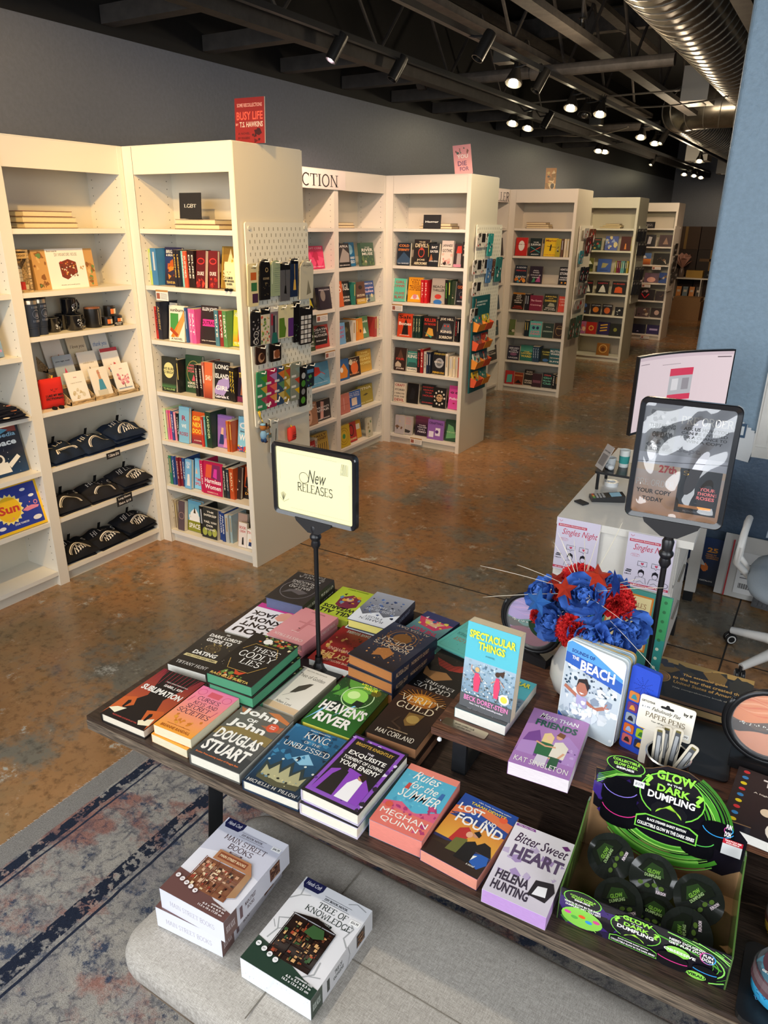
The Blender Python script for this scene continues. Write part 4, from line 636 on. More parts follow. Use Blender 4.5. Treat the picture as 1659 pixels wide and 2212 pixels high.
flatstack('d1',0,[(.3,.75),(.33,.73)],'behind the Horror sign',th=.022); flatstack('d2',0,[(.16,.56),(.17,.55),(.16,.5)],'third bookcase',th=.022)
flatstack('d3',0,[(.24,.68),(.3,.7),(.36,.66)],'fourth bookcase',th=.022)
def plaque(case,x0,x1,z0,z1,txt,label,y=.09,st='s'):
    M,_=BAY[case]; t=thing('shelf_sign',label,'sign',M=M@TR((x0+x1)/2*OW,y,z0)@RX(-4)); w=(x1-x0)*OW; h=z1-z0
    g=G(); g.box(-w/2,w/2,0,.005,0,h,'1c1b1e','matte'); g.T=RX(90)@TR(-w/2,0,0); g.k=4; n=len(txt)
    for i,s in enumerate(txt): ww=min(.38,.07*len(s)); yy=.5+(n/2-.5-i)*.24; g.text(s,w*(.5-ww),h*(yy-.07),w*(.5+ww),h*(yy+.07),'f0ece4',st)
    g.build('panel',t); g=G(); g.box(-w*.3,w*.3,.005,.05,0,.003,'1c1b1e','matte'); g.build('foot',t)
plaque('d0',.34,.57,2.016,2.15,['LGBT'],'black square LGBT sign on old books, nearest projecting bookcase')
plaque('d1',.36,.6,1.962,2.075,['Horror'],'black square Horror sign on top shelf of second projecting bookcase',st='h')
plaque('d4',.05,.5,1.962,2.07,['Science','Fiction'],'small black two-line sign on top shelf of farthest bookcase')
def shelftag(case,x0,x1,z,h,label):
    M,_=BAY[case]; g=G(); w=(x1-x0)*OW; g.box(0,w,-.0012,0,-h,0,'f2eee6','print'); g.T=TR(0,-.0012,-h)@RX(90)
    g.poly([(0,h*.82),(w,h*.82),(w,h),(0,h)],'b88a50'); g.poly([(w*.05,h*.15),(w*.32,h*.15),(w*.32,h*.7),(w*.05,h*.7)],'a06050')
    for i in range(5): g.poly([(w*.38,h*(.15+.12*i)),(w*.92,h*(.15+.12*i)),(w*.92,h*(.19+.12*i)),(w*.38,h*(.19+.12*i))],'8a8680')
    tag(g.build('shelf_note',mw=M@TR(x0*OW,.001,z)),label,'note','paper notes hanging from shelf edges')
shelftag('d0',.12,.26,1.63,.06,'small white staff note hanging under second shelf, nearest projecting bookcase')
shelftag('d1',.0,.16,1.315,.06,'white note under third shelf of second projecting bookcase')
shelftag('d1',.32,.5,.085,.06,'white note on the plinth of the second projecting bookcase')
shelftag('s1',.62,.84,1.31,.06,'white note under third shelf left of the corner'); shelftag('s1',.78,.98,1.0,.06,'white note under fourth shelf left of the corner')
for i,(l,x) in enumerate(((1,.1),(2,.1),(2,.6),(3,.4),(4,0.05),(5,.0),(6,.55))): shelftag('d4',x,x+.22,SH[l]-.02,.06,'tiny white note, %s from top, on farthest projecting bookcase'%ORD[i])
# placards standing on top of the projecting bookcases
def placard(M,w,h,ops,bg,label):
    g=G(); g.box(-w/2,w/2,0,.006,0,h,bg,'print',cols=[bg,bg,bg,'e8d8c8','e8d8c8','e8d8c8']); g.T=TR(-w/2,0,0)@RX(90); g.k=4; g.art(w,h,ops); tag(g.build('cover_placard',mw=M),label,'placard')
placard(TR(-2.83,3.30,2.387)@RZ(4)@RX(-3),.19,.215,[('t','SOME RECOLLECTIONS',.08,.8,.92,.88,'e0a090'),('t','BUSY LIFE',.06,.52,.94,.7,'e85c48'),('t','T.S. HAWKINS',.16,.36,.94,.48,'d8c0b0'),('t','BY',.03,.4,.12,.45,'e0a090'),('n',9,3,['5a1210','3a0c0c'],.6,.05,.95,.28,.1),('t','A NOVEL',.1,.2,.5,.25,'501010'),('t','BY EGGERS',.1,.1,.5,.15,'501010')],'8e221e','red book-cover placard standing on top of the nearest projecting bookcase')
placard(TR(-2.90,6.06,2.387)@RZ(35)@RX(-6)@RY(-7),.15,.225,[('t','YOU',.2,.55,.8,.68,'e8d8d0'),('t','DIE',.2,.3,.7,.46,'6a2a58'),('t','FOR',.3,.12,.8,.26,'6a2a58'),('n',8,5,['3a5048','7a4038'],.1,.72,.9,.95,.08)],'d88a8c','pink book-cover placard leaning on top of the second projecting bookcase')
placard(TR(-3.18,8.98,2.387)@RZ(25)@RX(-4),.12,.23,[('n',16,6,['8a6a28','3a4030','c8b060','e0c890'],.05,.05,.95,.95,.3)],'b0803a','mottled gold placard standing on top of the third projecting bookcase')
# ------------------------------------------------------------------ mug bookcase (bay r0) and the one cut by the left edge
M0=BAY['r0'][0]; ML=BAY['l0'][0]
def latheobj(name,parent,prof,col,mat='gloss',n=24,c=(0,0,0),smooth=40,M=None):
    g=G(); g.T=M or Matrix(); g.lathe(prof,n,col,mat,c); return g.build(name,parent,smooth=smooth)
def mug(M,label,r=.042,h=.08,art='',name='enamel_mug',hand=0,group='black mugs on the third shelf'):
    t=thing(name,label,'mug',M=M,group=group)
    latheobj('body',t,[(0,.001),(r*.9,.001),(r,.008),(r,h),(r*1.04,h+.002),(r*.96,h+.002),(r*.94,.01),(0,.008)],'15161a')
    latheobj('rim',t,[(r*1.0,h+.0005),(r*1.06,h+.002),(r*1.0,h+.004),(r*.95,h+.002)],'c8ccd0','metal')
    g=G(); g.T=RZ(hand); g.tube([(r*.98,0,h*.82),(r*1.35,0,h*.85),(r*1.62,0,h*.6),(r*1.5,0,h*.3),(r*.98,0,h*.18)],.0055,8,'15161a','gloss'); g.build('handle',t,smooth=True)
    g=G(); g.mat='matte'; rnd=random.Random(len(label))
    wrap=lambda a,z:(r*1.006*math.sin(a),-r*1.006*math.cos(a),z)
    for k in range(26):
        a=rnd.uniform(-.5,.5)+.25; z=rnd.uniform(.2,.72)*h; s=.09
        g.add([wrap(a,z),wrap(a+s,z),wrap(a+s*.8,z+h*.05),wrap(a-s*.2,z+h*.04)],[(0,1,2,3)],'dfe3e8')
    g.build('printed_emblem',t); return t
z3=1.4256
def tumbler(x,y,label):
    t=thing('tumbler',label,'tumbler',M=M0@TR(x,y,z3),group='tall navy tumblers')
    latheobj('body',t,[(0,0),(.031,0),(.032,.04),(.034,.042),(.034,.045),(.033,.047),(.035,.052),(.034,.056),(.039,.075),(.04,.165)],'1f2a3e','matte')
    latheobj('rim',t,[(.04,.165),(.0405,.185),(.04,.186)],'c9b9a0','metal'); latheobj('lid',t,[(.041,.185),(.042,.193),(.035,.198),(0,.198)],'15171c','plastic')
    g=G(); g.mat='metal'; wrap=lambda a,z:(.0408*math.sin(a),-.0408*math.cos(a),z)
    for k in range(24):
        a=2*PI*k/24; b=2*PI*(k+1)/24; P=lambda q,rr_:wrap(.25+rr_*math.sin(q)/.04,.115+rr_*math.cos(q)); g.add([P(a,.02),P(b,.02),P(b,.0235),P(a,.0235)],[(0,1,2,3)],'b8bcc4')
    for zz in (.15,.08):
        for i in range(6): a=-.35+.2*i; g.add([wrap(a,zz-.006),wrap(a+.12,zz-.006),wrap(a+.12,zz+.006),wrap(a,zz+.006)],[(0,1,2,3)],'b8bcc4')
    for k in range(3): g.add([wrap(-.1+.2*k,.1),wrap(.15+.2*k,.1),wrap(.05+.2*k,.13)],[(0,1,2)],'9ca4b0')
    g.build('printed_emblem',t)
tumbler(.055,.045,'navy steel tumbler at the far left of the mug shelf'); tumbler(.125,.07,'navy steel tumbler with full round logo, beside the first one')
mug(M0@TR(.215,.10,z3)@RZ(0),'small black enamel mug right beside the tumblers',.037,.075); mug(M0@TR(.335,.07,z3),'black enamel mug, middle one in front on the mug shelf')
mug(M0@TR(.325,.155,z3),'black enamel mug hidden behind the middle one'); mug(M0@TR(.40,.165,z3),'black enamel mug behind, with a pale panel')
mug(M0@TR(.345,.118,z3+.086),'black enamel mug stacked on top of the others',.042,.08)
def tin(M,r,h,label,lid='2a2624',band='e8dcc0',name='candle_tin'):
    t=thing(name,label,'candle',M=M,group='black candles'); latheobj('jar',t,[(0,0),(r*.97,0),(r,.004),(r,h)],'161514','plastic'); latheobj('lid',t,[(r*1.02,h),(r*1.02,h+.008),(r*.9,h+.01),(0,h+.01)],lid,'gloss')
    g=G(); wrap=lambda a,z:(r*1.01*math.sin(a),-r*1.01*math.cos(a),z)
    if band=='strip': g.add([wrap(.1,h*.15),wrap(.75,h*.15),wrap(.75,h*.95),wrap(.1,h*.95)],[(0,1,2,3)],'d8d0b8'); g.add([wrap(.25,h*.1),wrap(.6,h*.1),wrap(.6,h*.3),wrap(.25,h*.3)],[(0,1,2,3)],'3a4038')
    else:
        for i in range(8): a=-.5+.2*i; g.add([wrap(a,h*.25),wrap(a+.2,h*.25),wrap(a+.2,h*.85),wrap(a,h*.85)],[(0,1,2,3)],'e0783c' if i<3 else band)
    g.build('paper_label',t)
tin(M0@TR(.475,.09,z3),.045,.105,'large black jar candle with wooden lid and pale strip',lid='8a5434',band='strip')
tin(M0@TR(.575,.10,z3),.034,.042,'small black candle tin, lower left of three'); tin(M0@TR(.648,.10,z3),.034,.042,'small black candle tin, lower right of three'); tin(M0@TR(.605,.10,z3+.0525),.034,.048,'small black candle tin on top of two others')
t=thing('price_sign','tiny black price sign in front of the candle tins','sign',M=M0@TR(.575,.03,z3)@RX(-12)); g=G(); g.box(0,.06,0,.003,0,.022,'161616','matte'); g.T=RX(90); g.k=4; g.text('SMALL CANDLES',.006,.012,.054,.018,'f0ece4'); g.text('WOOD WICK',.012,.004,.048,.009,'f0ece4'); g.build('panel',t)
# craft kit and miniature scene
t=thing('craft_kit_box','kraft craft kit box with white sleeve picturing a miniature bookshop','box',M=M0@TR(.155,.09,1.651)@RX(-6))
g=G(); g.box(0,.385,0,.06,0,.205,'c99a5c','print'); g.T=RX(90); g.k=3; g.art(.385,.205,[('n',14,3,['6a8a50','a87440','8a5a30','d8b070'],.02,.05,.2,.95,.05),('n',12,4,['6a8a50','a87440','8a5a30','d8b070'],.86,.05,.98,.95,.05),('t','DIY',.04,.06,.16,.16,'6a4424')]); g.build('box',t)
g=G(); g.box(.085,.325,-.002,.062,-.001,.207,'f6f0e4','print'); g.T=TR(.085,-.002,0)@RX(90); g.k=1
g.art(.24,.205,[('t','DIY MINIATURE HOUSE',.22,.82,.82,.9,'4a4438','s'),('t','Book nook kit',.04,.93,.3,.97,'5a5448'),('p','7a3424',(.32,.3),(.3,.66),(.55,.74),(.75,.66),(.76,.36),(.45,.2)),('p','f4f0e8',(.3,.3),(.45,.16),(.8,.34),(.76,.4),(.46,.22)),('n',60,6,['c86a3c','e8c8a0','a83028','6a4028','f0e8d8','3a3030','d89048'],.35,.3,.74,.66,.03),('n',5,2,['c8a070'],.85,.45,.95,.55,.03),('t','details and small parts',.25,.07,.75,.1,'8a8478')]); g.build('paper_sleeve',t)
t=thing('miniature_scene','wooden miniature room with arched window, at left of the craft kit','miniature',M=M0@TR(.0,.05,1.651))
g=G(); g.box(.004,.1,.0,.07,0,.012,mat='pale_wood'); g.box(.004,.012,.0,.07,.012,.2,mat='pale_wood'); g.box(.088,.1,0,.07,.012,.2,mat='pale_wood'); g.box(.004,.1,0,.07,.2,.208,mat='pale_wood'); g.box(.012,.088,.06,.068,.012,.2,'b8925c','matte'); g.build('case',t)
g=G(); g.T=TR(.012,.058,.012)@RX(90); g.k=2; g.poly(ell(.05,.09,.026,.03,0,180,12)+[(.024,.02),(.076,.02)],'e8ddc0'); 
for i in range(4): g.line([(.03+.013*i,.02),(.03+.013*i,.115)],.0015,'3a2a1c')
for i in range(4): g.line([(.024,.035+.022*i),(.076,.035+.022*i)],.0015,'3a2a1c')
g.build('arched_window',t); g=G(); g.box(.02,.06,.0,.03,.012,.05,'b02a24','matte'); g.box(.06,.085,.01,.05,.012,.035,'c8b890','matte'); g.build('armchair',t)
g=G(); g.box(.012,.088,-.002,.0,.165,.192,'c8a468','print'); g.T=TR(.012,-.002,.165)@RX(90); g.k=2; g.text('BOOKSHOP',.008,.008,.068,.02,'4a3018'); g.build('name_board',t)
# greeting card rack: three tiers of three
t=thing('card_rack','pale plywood greeting card rack with three tiers','rack',M=M0@TR(.2,.02,1.021))
tiers=[(0,.0,.0),(1,.085,.085),(2,.17,.17)]
g=G()
for k,yy,zz in tiers:
    g.box(.0,.49,yy+.004,yy+.04,zz,zz+.006,mat='pale_wood'); g.box(.0,.49,yy,yy+.005,zz,zz+.02,mat='pale_wood')
g.build('ledge',t)
for x in (0,.163,.326,.485):
    g=G()
    for k,yy,zz in tiers: g.T=TR(x,0,0); g.add([(0,yy,zz-.0 if k else 0),(0,yy+.1,zz),(0,yy+.1,zz+.09),(0,yy+.05,zz+.06),(0,yy,zz+.03),(.005,yy,zz),(.005,yy+.1,zz),(.005,yy+.1,zz+.09),(.005,yy+.05,zz+.06),(.005,yy,zz+.03)],[(0,1,2,3,4),(9,8,7,6,5),(0,5,6,1),(1,6,7,2),(2,7,8,3),(3,8,9,4),(4,9,5,0)],mat='pale_wood')
    g.build('divider',t)
cards=[['candle cake sketch','f2eee4',[('t','happy birthday',.2,.62,.8,.66,'a8a090'),('n',14,3,['c8b890','a88a60','d8d0b8'],.2,.12,.8,.42,.09)]],['blue bottle figure','efe9dc',[('p','4a94b0',(.3,.2),(.42,.6),(.62,.6),(.72,.2)),('p','c89878',(.45,.6),(.42,.9),(.55,.92),(.58,.6)),('r',.2,.05,.75,.25,'d0cab8')]],['pink tree','f2eee4',[('n',26,4,['d88090','c86478','e8a8b0'],.2,.3,.85,.62,.09),('r',.49,.15,.53,.32,'6a4a40'),('r',.1,.13,.9,.17,'90a0b8')]],
 ['party hat on grey','a8b4bc',[('p','c84868',(.4,.35),(.5,.6),(.6,.35)),('d',.5,.25,.14,'e8e4dc'),('t','you age well',.1,.78,.85,.84,'303840')]],['bottle line drawing','ece6da',[('p','6a5a50',(.45,.1),(.45,.4),(.5,.5),(.55,.4),(.55,.1)),('t','celebrate',.2,.6,.8,.66,'a8a090')]],['red edge, blue doodle','efe9e0',[('r',0,.88,1,1,'b83040'),('n',12,5,['4a78b0','c84850'],.2,.2,.85,.55,.08)]],
 ['brown figures','efe8dc',[('n',10,6,['8a5a40','c87a4a'],.15,.1,.85,.5,.1)]],['lettered in brown','e8d4b4',[('t','I love you',.1,.55,.9,.7,'5a4030','i'),('t','so much',.2,.3,.8,.45,'5a4030','i')]],['blue lettering','ece8e0',[('t','thank you',.1,.5,.9,.7,'4a78b0','i'),('n',8,8,['c84850','4a78b0'],.2,.1,.8,.4,.08)]]]
for i,(nm,bg,ops) in enumerate(cards):
    k=i//3; c=i%3; w=.125; h=.175; M=M0@TR(.2+.022+.162*c,.02+.012+.085*k,1.028+.085*k)@RX(-16)
    g=G(); g.box(0,w,0,.006,0,h,bg,'gloss'); g.T=RX(90); g.k=3; g.art(w,h,ops); g.text('love',w*.42,h*.8,w*.58,h*.84,'c0506a') if k==0 else None
    tag(g.build('greeting_card',mw=M),'greeting card with %s, %s tier of the plywood rack'%(nm,['front','middle','back'][k]),'card','greeting cards in the rack')
def plushbook(M,w,h,t_,col,lines,tc,label,group=None,arms='1a1818'):
    t=thing('plush_book',label,'plush toy',M=M,group=group)
    g=G(); f=lambda u,v:None
    def surf(s):
        def q(u,v):
            x=(u-.5)*w; z=v*h; b=t_/2*(max(0,1-abs(2*u-1)**4))**.5*(max(0,1-abs(2*v-1)**4))**.5
            return (x,s*b,z)
        return q
    g.grid(surf(-1),16,16,col,'cloth'); g.grid(surf(1),16,16,col,'cloth'); pbody=g.build('body',t,smooth=True)
    g=G(); g.mat='matte'; g.T=TR(-w/2,-t_/2-.003,0)@RX(90); g.k=3
    n=len(lines)
    for i,s in enumerate(lines): ww=min(.38,.045*len(s)); yy=.42-.11*i; g.text(s,w*(.5-ww),h*yy,w*(.5+ww),h*(yy+.075),tc,'h')
    for x in (.4,.6): g.line(ell(w*x,h*.68,w*.045,w*.05,180,360,8),w*.016,tc)
    g.line(ell(w*.5,h*.6,w*.04,w*.03,180,360,8),w*.014,tc); g.build('embroidery',pbody)
    g=G(); g.tube([(w*.1,0,h*.98),(w*.14,-.002,h*1.08)],.004,6,'f0c040','cloth'); g.build('ribbon',t)
    for s in (-1,1):
        g=G(); g.ball((s*w*.15,-t_*.8,.006),w*.1,10,6,arms,'cloth',(1,1.6,.8)); g.build('foot',t,smooth=True)
plushbook(M0@TR(.125,.075,1.0206)@RZ(-6),.135,.165,.06,'d8322c',['I LIKE MY MEN','FICTIONAL'],'1a1010','red plush book with stitched face beside the card rack')
plushbook(BAY['d0'][0]@TR(.93*OW,.028,1.6506)@RZ(-4),.1,.15,.035,'efe6b0',['I LIKE','MY BOOKS','QUEER'],'2a2a28','pastel rainbow plush book with closed eyes on second shelf')
# folded shirts
def shirt(M,w,d,h,col,label,group,seed,txt=True,emblem=False):
    rnd=random.Random(seed); ph=[rnd.uniform(0,6) for _ in range(6)]
    def H(x,y): # x -1..1, y -1..1
        e=max(0,1-abs(x)**3.4)**.5*max(0,1-abs(y)**3)**.5
        return h*e*(.62+.2*(y*.5+.5)+.13*math.sin(5*x+ph[0]+2*y)+.1*math.sin(9*x*y+ph[1])+.08*math.sin(7*y+ph[2]-3*x))+.001
    t=thing('folded_shirt',label,'shirt',M=M,group=group)
    g=G(); g.grid(lambda u,v:((u*2-1)*w/2,(v*2-1)*d/2,H(u*2-1,v*2-1)),40,30,col,'cloth'); g.grid(lambda u,v:((u*2-1)*w/2,(v*2-1)*d/2,0),2,2,col,'cloth'); cb=g.build('cloth_body',t,smooth=True)
    g=G(); g.mat='matte'
    def put(V,F,c): g.add([(x*w/2,y*d/2,H(x,y)+.0035) for x,y in V],F,c)
    if txt:
        s_="HILL'S"; 
        for i,ch in enumerate(s_):
            V,F=tmesh(ch,'s'); 
            if not V: continue
            a=-.62+.25*i+(.02 if i>4 else 0); V2=[(a+v[0]*.26,-.02+.16*math.cos(a*1.4)+v[1]*.3) for v in V]; put(V2,F,'e6e2da')
    for rad in (.58,.5):
        P=[(rad*1.05*math.cos(R(q)),-.85+rad*1.2*math.sin(R(q))) for q in range(12,172,12)]; v,f=stroke(P,.07 if rad>.55 else .025); put(v,f,'e6e2da')
    if emblem:
        for k in range(5): x=-.3+.14*k; v,f=stroke([(x,-.75),(x+.1,-.4+.1*(k%2)),(x+.2,-.7)],.05); put(v,f,'e6e2da')
    g.build('printed_logo',cb)
    g=G(); g.add([(.0,d*.3,h*.7),(.02,d*.3,h*.7),(.024,d*.28,h*.7+.045),(.004,d*.29,h*.7+.045)],[(0,1,2,3)],'141414','cloth'); g.build('size_tag',t)
k=0
for lv,z,col,nm,n in ((4,.705,'1f2a3d','navy','middle'),(5,.40,'26262a','black long-sleeved','fifth'),(6,.09,'1d1e22','black','bottom')):
    for j,(x,nn) in enumerate(((.13,2),(.36,2),(.585,3))):
        for q in range(nn):
            k+=1; top=q==nn-1
            shirt(M0@TR(x+.008*((k*7)%3-1),.125-.012*q,z+.0008+.034*q)@RZ((k*37)%15-7)@RX(9 if top else 3),.235,.2,.06 if top else .05,col,'%s folded logo shirt, %s in the %s pile, %s shirt shelf'%(nm,['bottom','on top' if nn==2 else 'second','on top'][q],['left','middle','right'][j],['upper','middle','lowest'][lv-4]),'folded logo shirts',k,top or True,j==2 or lv==6)
def pricesign(x,z,w,h,lines,label):
    t=thing('price_sign',label,'sign',M=M0@TR(x,-.002,z)@RZ(4)); g=G(); g.box(0,w,-.003,0,0,h,'17171a','matte'); g.T=TR(0,-.003,0)@RX(90); g.k=4; n=len(lines)
    for i,s in enumerate(lines): g.text(s,w*.1,h*(1-(i+.82)/n),w*.9,h*(1-(i+.25)/n),'f0ece6','b')
    g.build('panel',t)
pricesign(.37,.662,.105,.036,['T-Shirts $16'],'black T-shirt price sign on the shelf edge'); pricesign(.40,.345,.125,.062,['Long Sleeve','Shirt $19'],'black long sleeve shirt price sign on the shelf edge')
# left edge bookcase
book(.155,.235,.028,'7ac6cc',[('r',0,0,1,.62,'7c94a4','9cb8c8'),('t','SPECTACULAR',.08,.86,.92,.94,'f0e040','h'),('t','THINGS',.3,.75,.8,.83,'f0e040','h'),('n',40,3,['e8e8e0','5a6a70','8aa0ac','3a4448'],.02,.16,.98,.55,.06),('p','d84a70',(.62,.35),(.6,.52),(.72,.54),(.75,.35)),('d',.8,.27,.12,'f0d850'),('t','BECK DOREY-STEIN',.1,.1,.95,.17,'f08ab0')],page='f0ead8',label='aqua paperback of two swimmers on the shelf at left edge',M=ML@faceM(.575*1.0,.09,1.3356,.235,9))
for i,(sl,x0) in enumerate(((4,.3),)):
    book(.30,.30,.02,'1c2030',[('r',0,0,1,.35,'1a3a5c','16202c'),('p','8a3a34',(.3,1),(.95,1),(.95,.75),(.6,.8)),('p','5aa0c8',(.05,.6),(.5,.9),(.8,.8),(.5,.7)),('t','First',.3,.82,.7,.9,'8ab8d8'),('t','encyclopedia',.1,.66,.92,.76,'8ab8d8'),('t','of space',.2,.5,.9,.64,'e8f0f4','h'),('d',.5,.3,.1,'e8e4d8'),('p','e8e4d8',(.38,.05),(.36,.24),(.64,.24),(.68,.05)),('d',.5,.31,.06,'2a2c30'),('p','e8e4d8',(.64,.2),(.85,.34),(.9,.28),(.68,.12)),('n',14,5,['f0f0f0'],.02,.02,.98,.6,.008)],hard=True,label='large dark hardcover with an astronaut, at left edge',M=ML@faceM(.54,.10,.7056,.30,10),full=True)
book(.33,.265,.014,'f0c020',[('r',.05,.06,.95,.94,'2a3c98'),('s',.4,.5,.26,.215,18,'f6e890'),('d',.4,.5,.21,'f0c020'),('t','Sun',.22,.42,.58,.6,'c8402c','h'),('p','e88aa0',(.62,.4),(.7,.36),(.9,.38),(.93,.42),(.8,.46),(.7,.45)),('o',.88,.5,.03,'e88aa0',.015),('d',.72,.82,.05,'f0f0f0',.5),('d',.84,.66,.05,'f0f0f0',.5),('d',.84,.18,.08,'f0ece4',.5),('d',.2,.16,.06,'f0ece4',.5),('t','STEVE TOMECEK',.42,.14,.68,.18,'f0f0f0'),('n',8,4,['e88a90','f0d0a0'],.1,.15,.9,.9,.02)],spine='f0c020',hard=True,label='blue and yellow picture book with big sun, leaning at left edge',M=ML@faceM(.545,.03,.401,.265,14),full=True)
for i in range(5):
    g=G(); g.grid(lambda u,v:(u*.34,v*.26,.004+.004*math.sin(6*u+i)+.01*v*0+.006*(1-abs(2*v-1))),10,8,'1b1c28','cloth'); g.box(0,.34,0,.26,0,.004,'1b1c28','cloth')
    g.mat='matte'; rnd=random.Random(i)
    for q in range(26):
        cx,cy,r=rnd.uniform(.02,.32),rnd.uniform(.01,.25),rnd.uniform(.004,.02); g.add([(x,y,.0145) for x,y in ell(cx,cy,r,r*.7,0,360,10)],[tuple(range(10))],rnd.choice(['e08a60','e8d8c0','c86a50','8a9ab8']))
    tag(g.build('folded_bandana',mw=ML@TR(.34,.0-.012*i*(-1),1.021+.0105*i)@RZ(-3+2*i)@RX(2)),'dark space-print cloth, %s of the stack at left edge'%['bottom','second','middle','fourth','top'][i],'cloth','space-print cloths')
book(.1,.03,.05,'a87a50',(),label='small tan item lying on second shelf at left edge',M=ML@TR(.6,.08,1.6506)@RZ(10),full=False,name='small_box')
# ------------------------------------------------------------------ pegboards on the bookcase ends
def pegboard(y0,y1,z0,z1,label,slots=True,x=-2.781):
    t=thing('pegboard',label,'pegboard',(x,y0,z0)); g=G(); W=y1-y0; H=z1-z0
    g.T=RZ(90)@RX(90); g.prism(rr(0,0,W,H,.015),.006,.014,'ece6d2','matte')
    for q in ((.03,.03),(W-.03,.03),(.03,H-.03),(W-.03,H-.03)): g.prism(ell(*q,.01,.01,0,360,12),0,.019,'dcd6c4','plastic')
    bd=g.build('board',t)
    if slots:
        g=G(); g.T=RZ(90)@RX(90)@TR(0,0,.0142); n=0; z=.05
        while z<H-.04:
            y=.03+(.02 if n%2 else 0)
            while y<W-.02: g.poly([(y,z),(y+.006,z),(y+.006,z+.018),(y,z+.018)],'98907a','matte'); g.k=1; y+=.04
            z+=.04/2*1.0+.012; n+=1
        sp_=g.build('slot_pattern',bd)
    return t
pb=pegboard(3.15,3.70,.885,2.003,'tall cream pegboard on the end of the nearest projecting bookcase')
def q3(X,Y): return 520+X/4.422,480+Y/4.422
def hang(X0,Y0,X1,Y1,col,label,ops=(),qf=q3,x=-2.745,shape='r',cat='bookmark',name='bookmark',mat='gloss',hookp=None,th=.007,grp='bookmarks on the pegboard'):
    a=at(*qf((X0+X1)/2-(X1-X0)*.5,Y0),x=x); b=at(*qf(X1,Y1),x=x); c=at(*qf(X0,Y1),x=x); d=at(*qf(X1,Y0),x=x)
    w=((d.y-a.y)+(b.y-c.y))/2*.97; h=((a.z-c.z)+(d.z-b.z))/2; y0=(a.y+c.y)/2; z0=(c.z+b.z)/2
    g=G(); g.mat=mat; g.T=Matrix()
    o=rr(0,0,w,h,w*.12) if shape=='r' else [(0,0),(w,0),(w,h-w*.4)]+ell(w/2,h-w*.4,w/2,w*.4,0,180,8)+[(0,h-w*.4)]
    g.prism(o,0,th,col); g.T=TR(0,0,th); g.k=2; g.art(w,h,ops); g.prism(ell(w/2,h-.012,.004,.004,0,360,8),0,.0004,'e8e4d8')
    o=g.build(name,mw=TR(x-th,y0,z0)@RY(3)@RZ(90)@RX(90)); tag(o,label,cat,grp)
    if hookp is not None:
        g=G(); e=Vector((x-(-2.781),y0+w/2-3.15,z0+h-.012-.885)); 
        g.tube([(.01,e.y,e.z+.006),(e.x*.6,e.y,e.z),(e.x+.035,e.y,e.z),(e.x+.04,e.y,e.z+.014)],.003,6,'f0ece0','plastic'); g.build('hook',hookp)
G3=[('r',.25,.62,.8,.8,'c06030'),('r',.3,.36,.85,.56,'3a7048'),('r',.4,.08,.95,.3,'4a3048'),('t','vintage',.3,.88,.8,.92,'5a5040')]
hang(62,395,165,805,'ddcfa0','cream bookmark with three coloured squares, leftmost in top row',G3,hookp=pb)
hang(178,352,278,742,'1c1b1d','black rounded bookmark with gold moon, top row',[('t','BOOK MARK',.3,.5,.9,.56,'a09070'),('o',.65,.74,.12,'b8a070',.04),('n',12,3,['8a7a58'],.3,.1,.9,.45,.05)],shape='a',hookp=pb)
hang(282,362,382,705,'98a888','sage green ruled notepad bookmark with tassel, top row',[('l','dfe6cc',.05,(.15,.95),(.12,.35))]+[('r',.35,.12+.06*i,.95,.13+.06*i,'7a8a70') for i in range(12)],shape='a',hookp=pb)
hang(370,378,467,752,'5c5c60','grey bookmark with black tassel, top row',[('l','1a1a1a',.04,(.5,.9),(.55,.4)),('p','1a1a1a',(.48,.4),(.4,.2),(.65,.18),(.6,.4)),('r',0,.8,1,.97,'1c1c1e')],shape='a',hookp=pb)
hang(470,343,543,712,'22304c','navy bookmark with gold tassel, top row',[('l','e0b860',.06,(.5,.9),(.55,.45)),('p','d8ac50',(.45,.45),(.35,.18),(.75,.18),(.65,.45)),('r',0,.86,1,.99,'141824')],shape='a',hookp=pb)
hang(560,358,690,732,'cfc8b0','clear-packed pale bookmark, rightmost in top row',[('p','8a8470',(.5,.1),(.6,.5),(.85,.15)),('t','NEW HORIZON',.2,.84,.8,.88,'5a5448'),('o',.5,.93,.2,'a8a290',.02)],shape='a',hookp=pb)
hang(90,830,192,1180,'232225','black bookmark with white swirls, leftmost in second row',[('n',26,4,['c8c4bc','8a868a'],.15,.05,.9,.75,.09),('o',.5,.3,.22,'d0ccc4',.04),('o',.5,.12,.2,'d0ccc4',.04)],shape='a',hookp=pb)
hang(185,812,275,1167,'d8ccb0','floral bookmark under a black cap, second row',[('n',40,7,['c85a4a','7a9a4a','e0b070','4a6a48'],.05,.03,.95,.78,.12),('r',0,.82,1,1,'1c1c1e')],shape='a',hookp=pb)
hang(275,797,352,1162,'7a6a70','striped ribbon bookmark with teal tassel, second row',[('r',.1,.5,.35,.8,'a03848'),('r',.35,.3,.6,.75,'303038'),('r',.6,.3,.8,.75,'8a9088'),('p','2a6a60',(.1,.0),(.3,.3),(.8,.3),(1,.02)),('r',0,.85,1,1,'d8d4c8')],hookp=pb)
hang(347,790,440,1110,'ded4a8','cream bookmark holding a green book shape, second row',[('p','5c8030',(.15,.03),(.15,.62),(.7,.62),(.75,.4),(.9,.3),(.8,.03)),('t','BOOK',.35,.86,.7,.9,'6a6048')],hookp=pb)
hang(438,783,530,1097,'ded4a8','cream bookmark holding a purple book shape, second row',[('p','5c3478',(.1,.03),(.1,.6),(.65,.6),(.75,.4),(.9,.3),(.8,.03)),('t','BOOK',.35,.86,.7,.9,'6a6048')],hookp=pb)
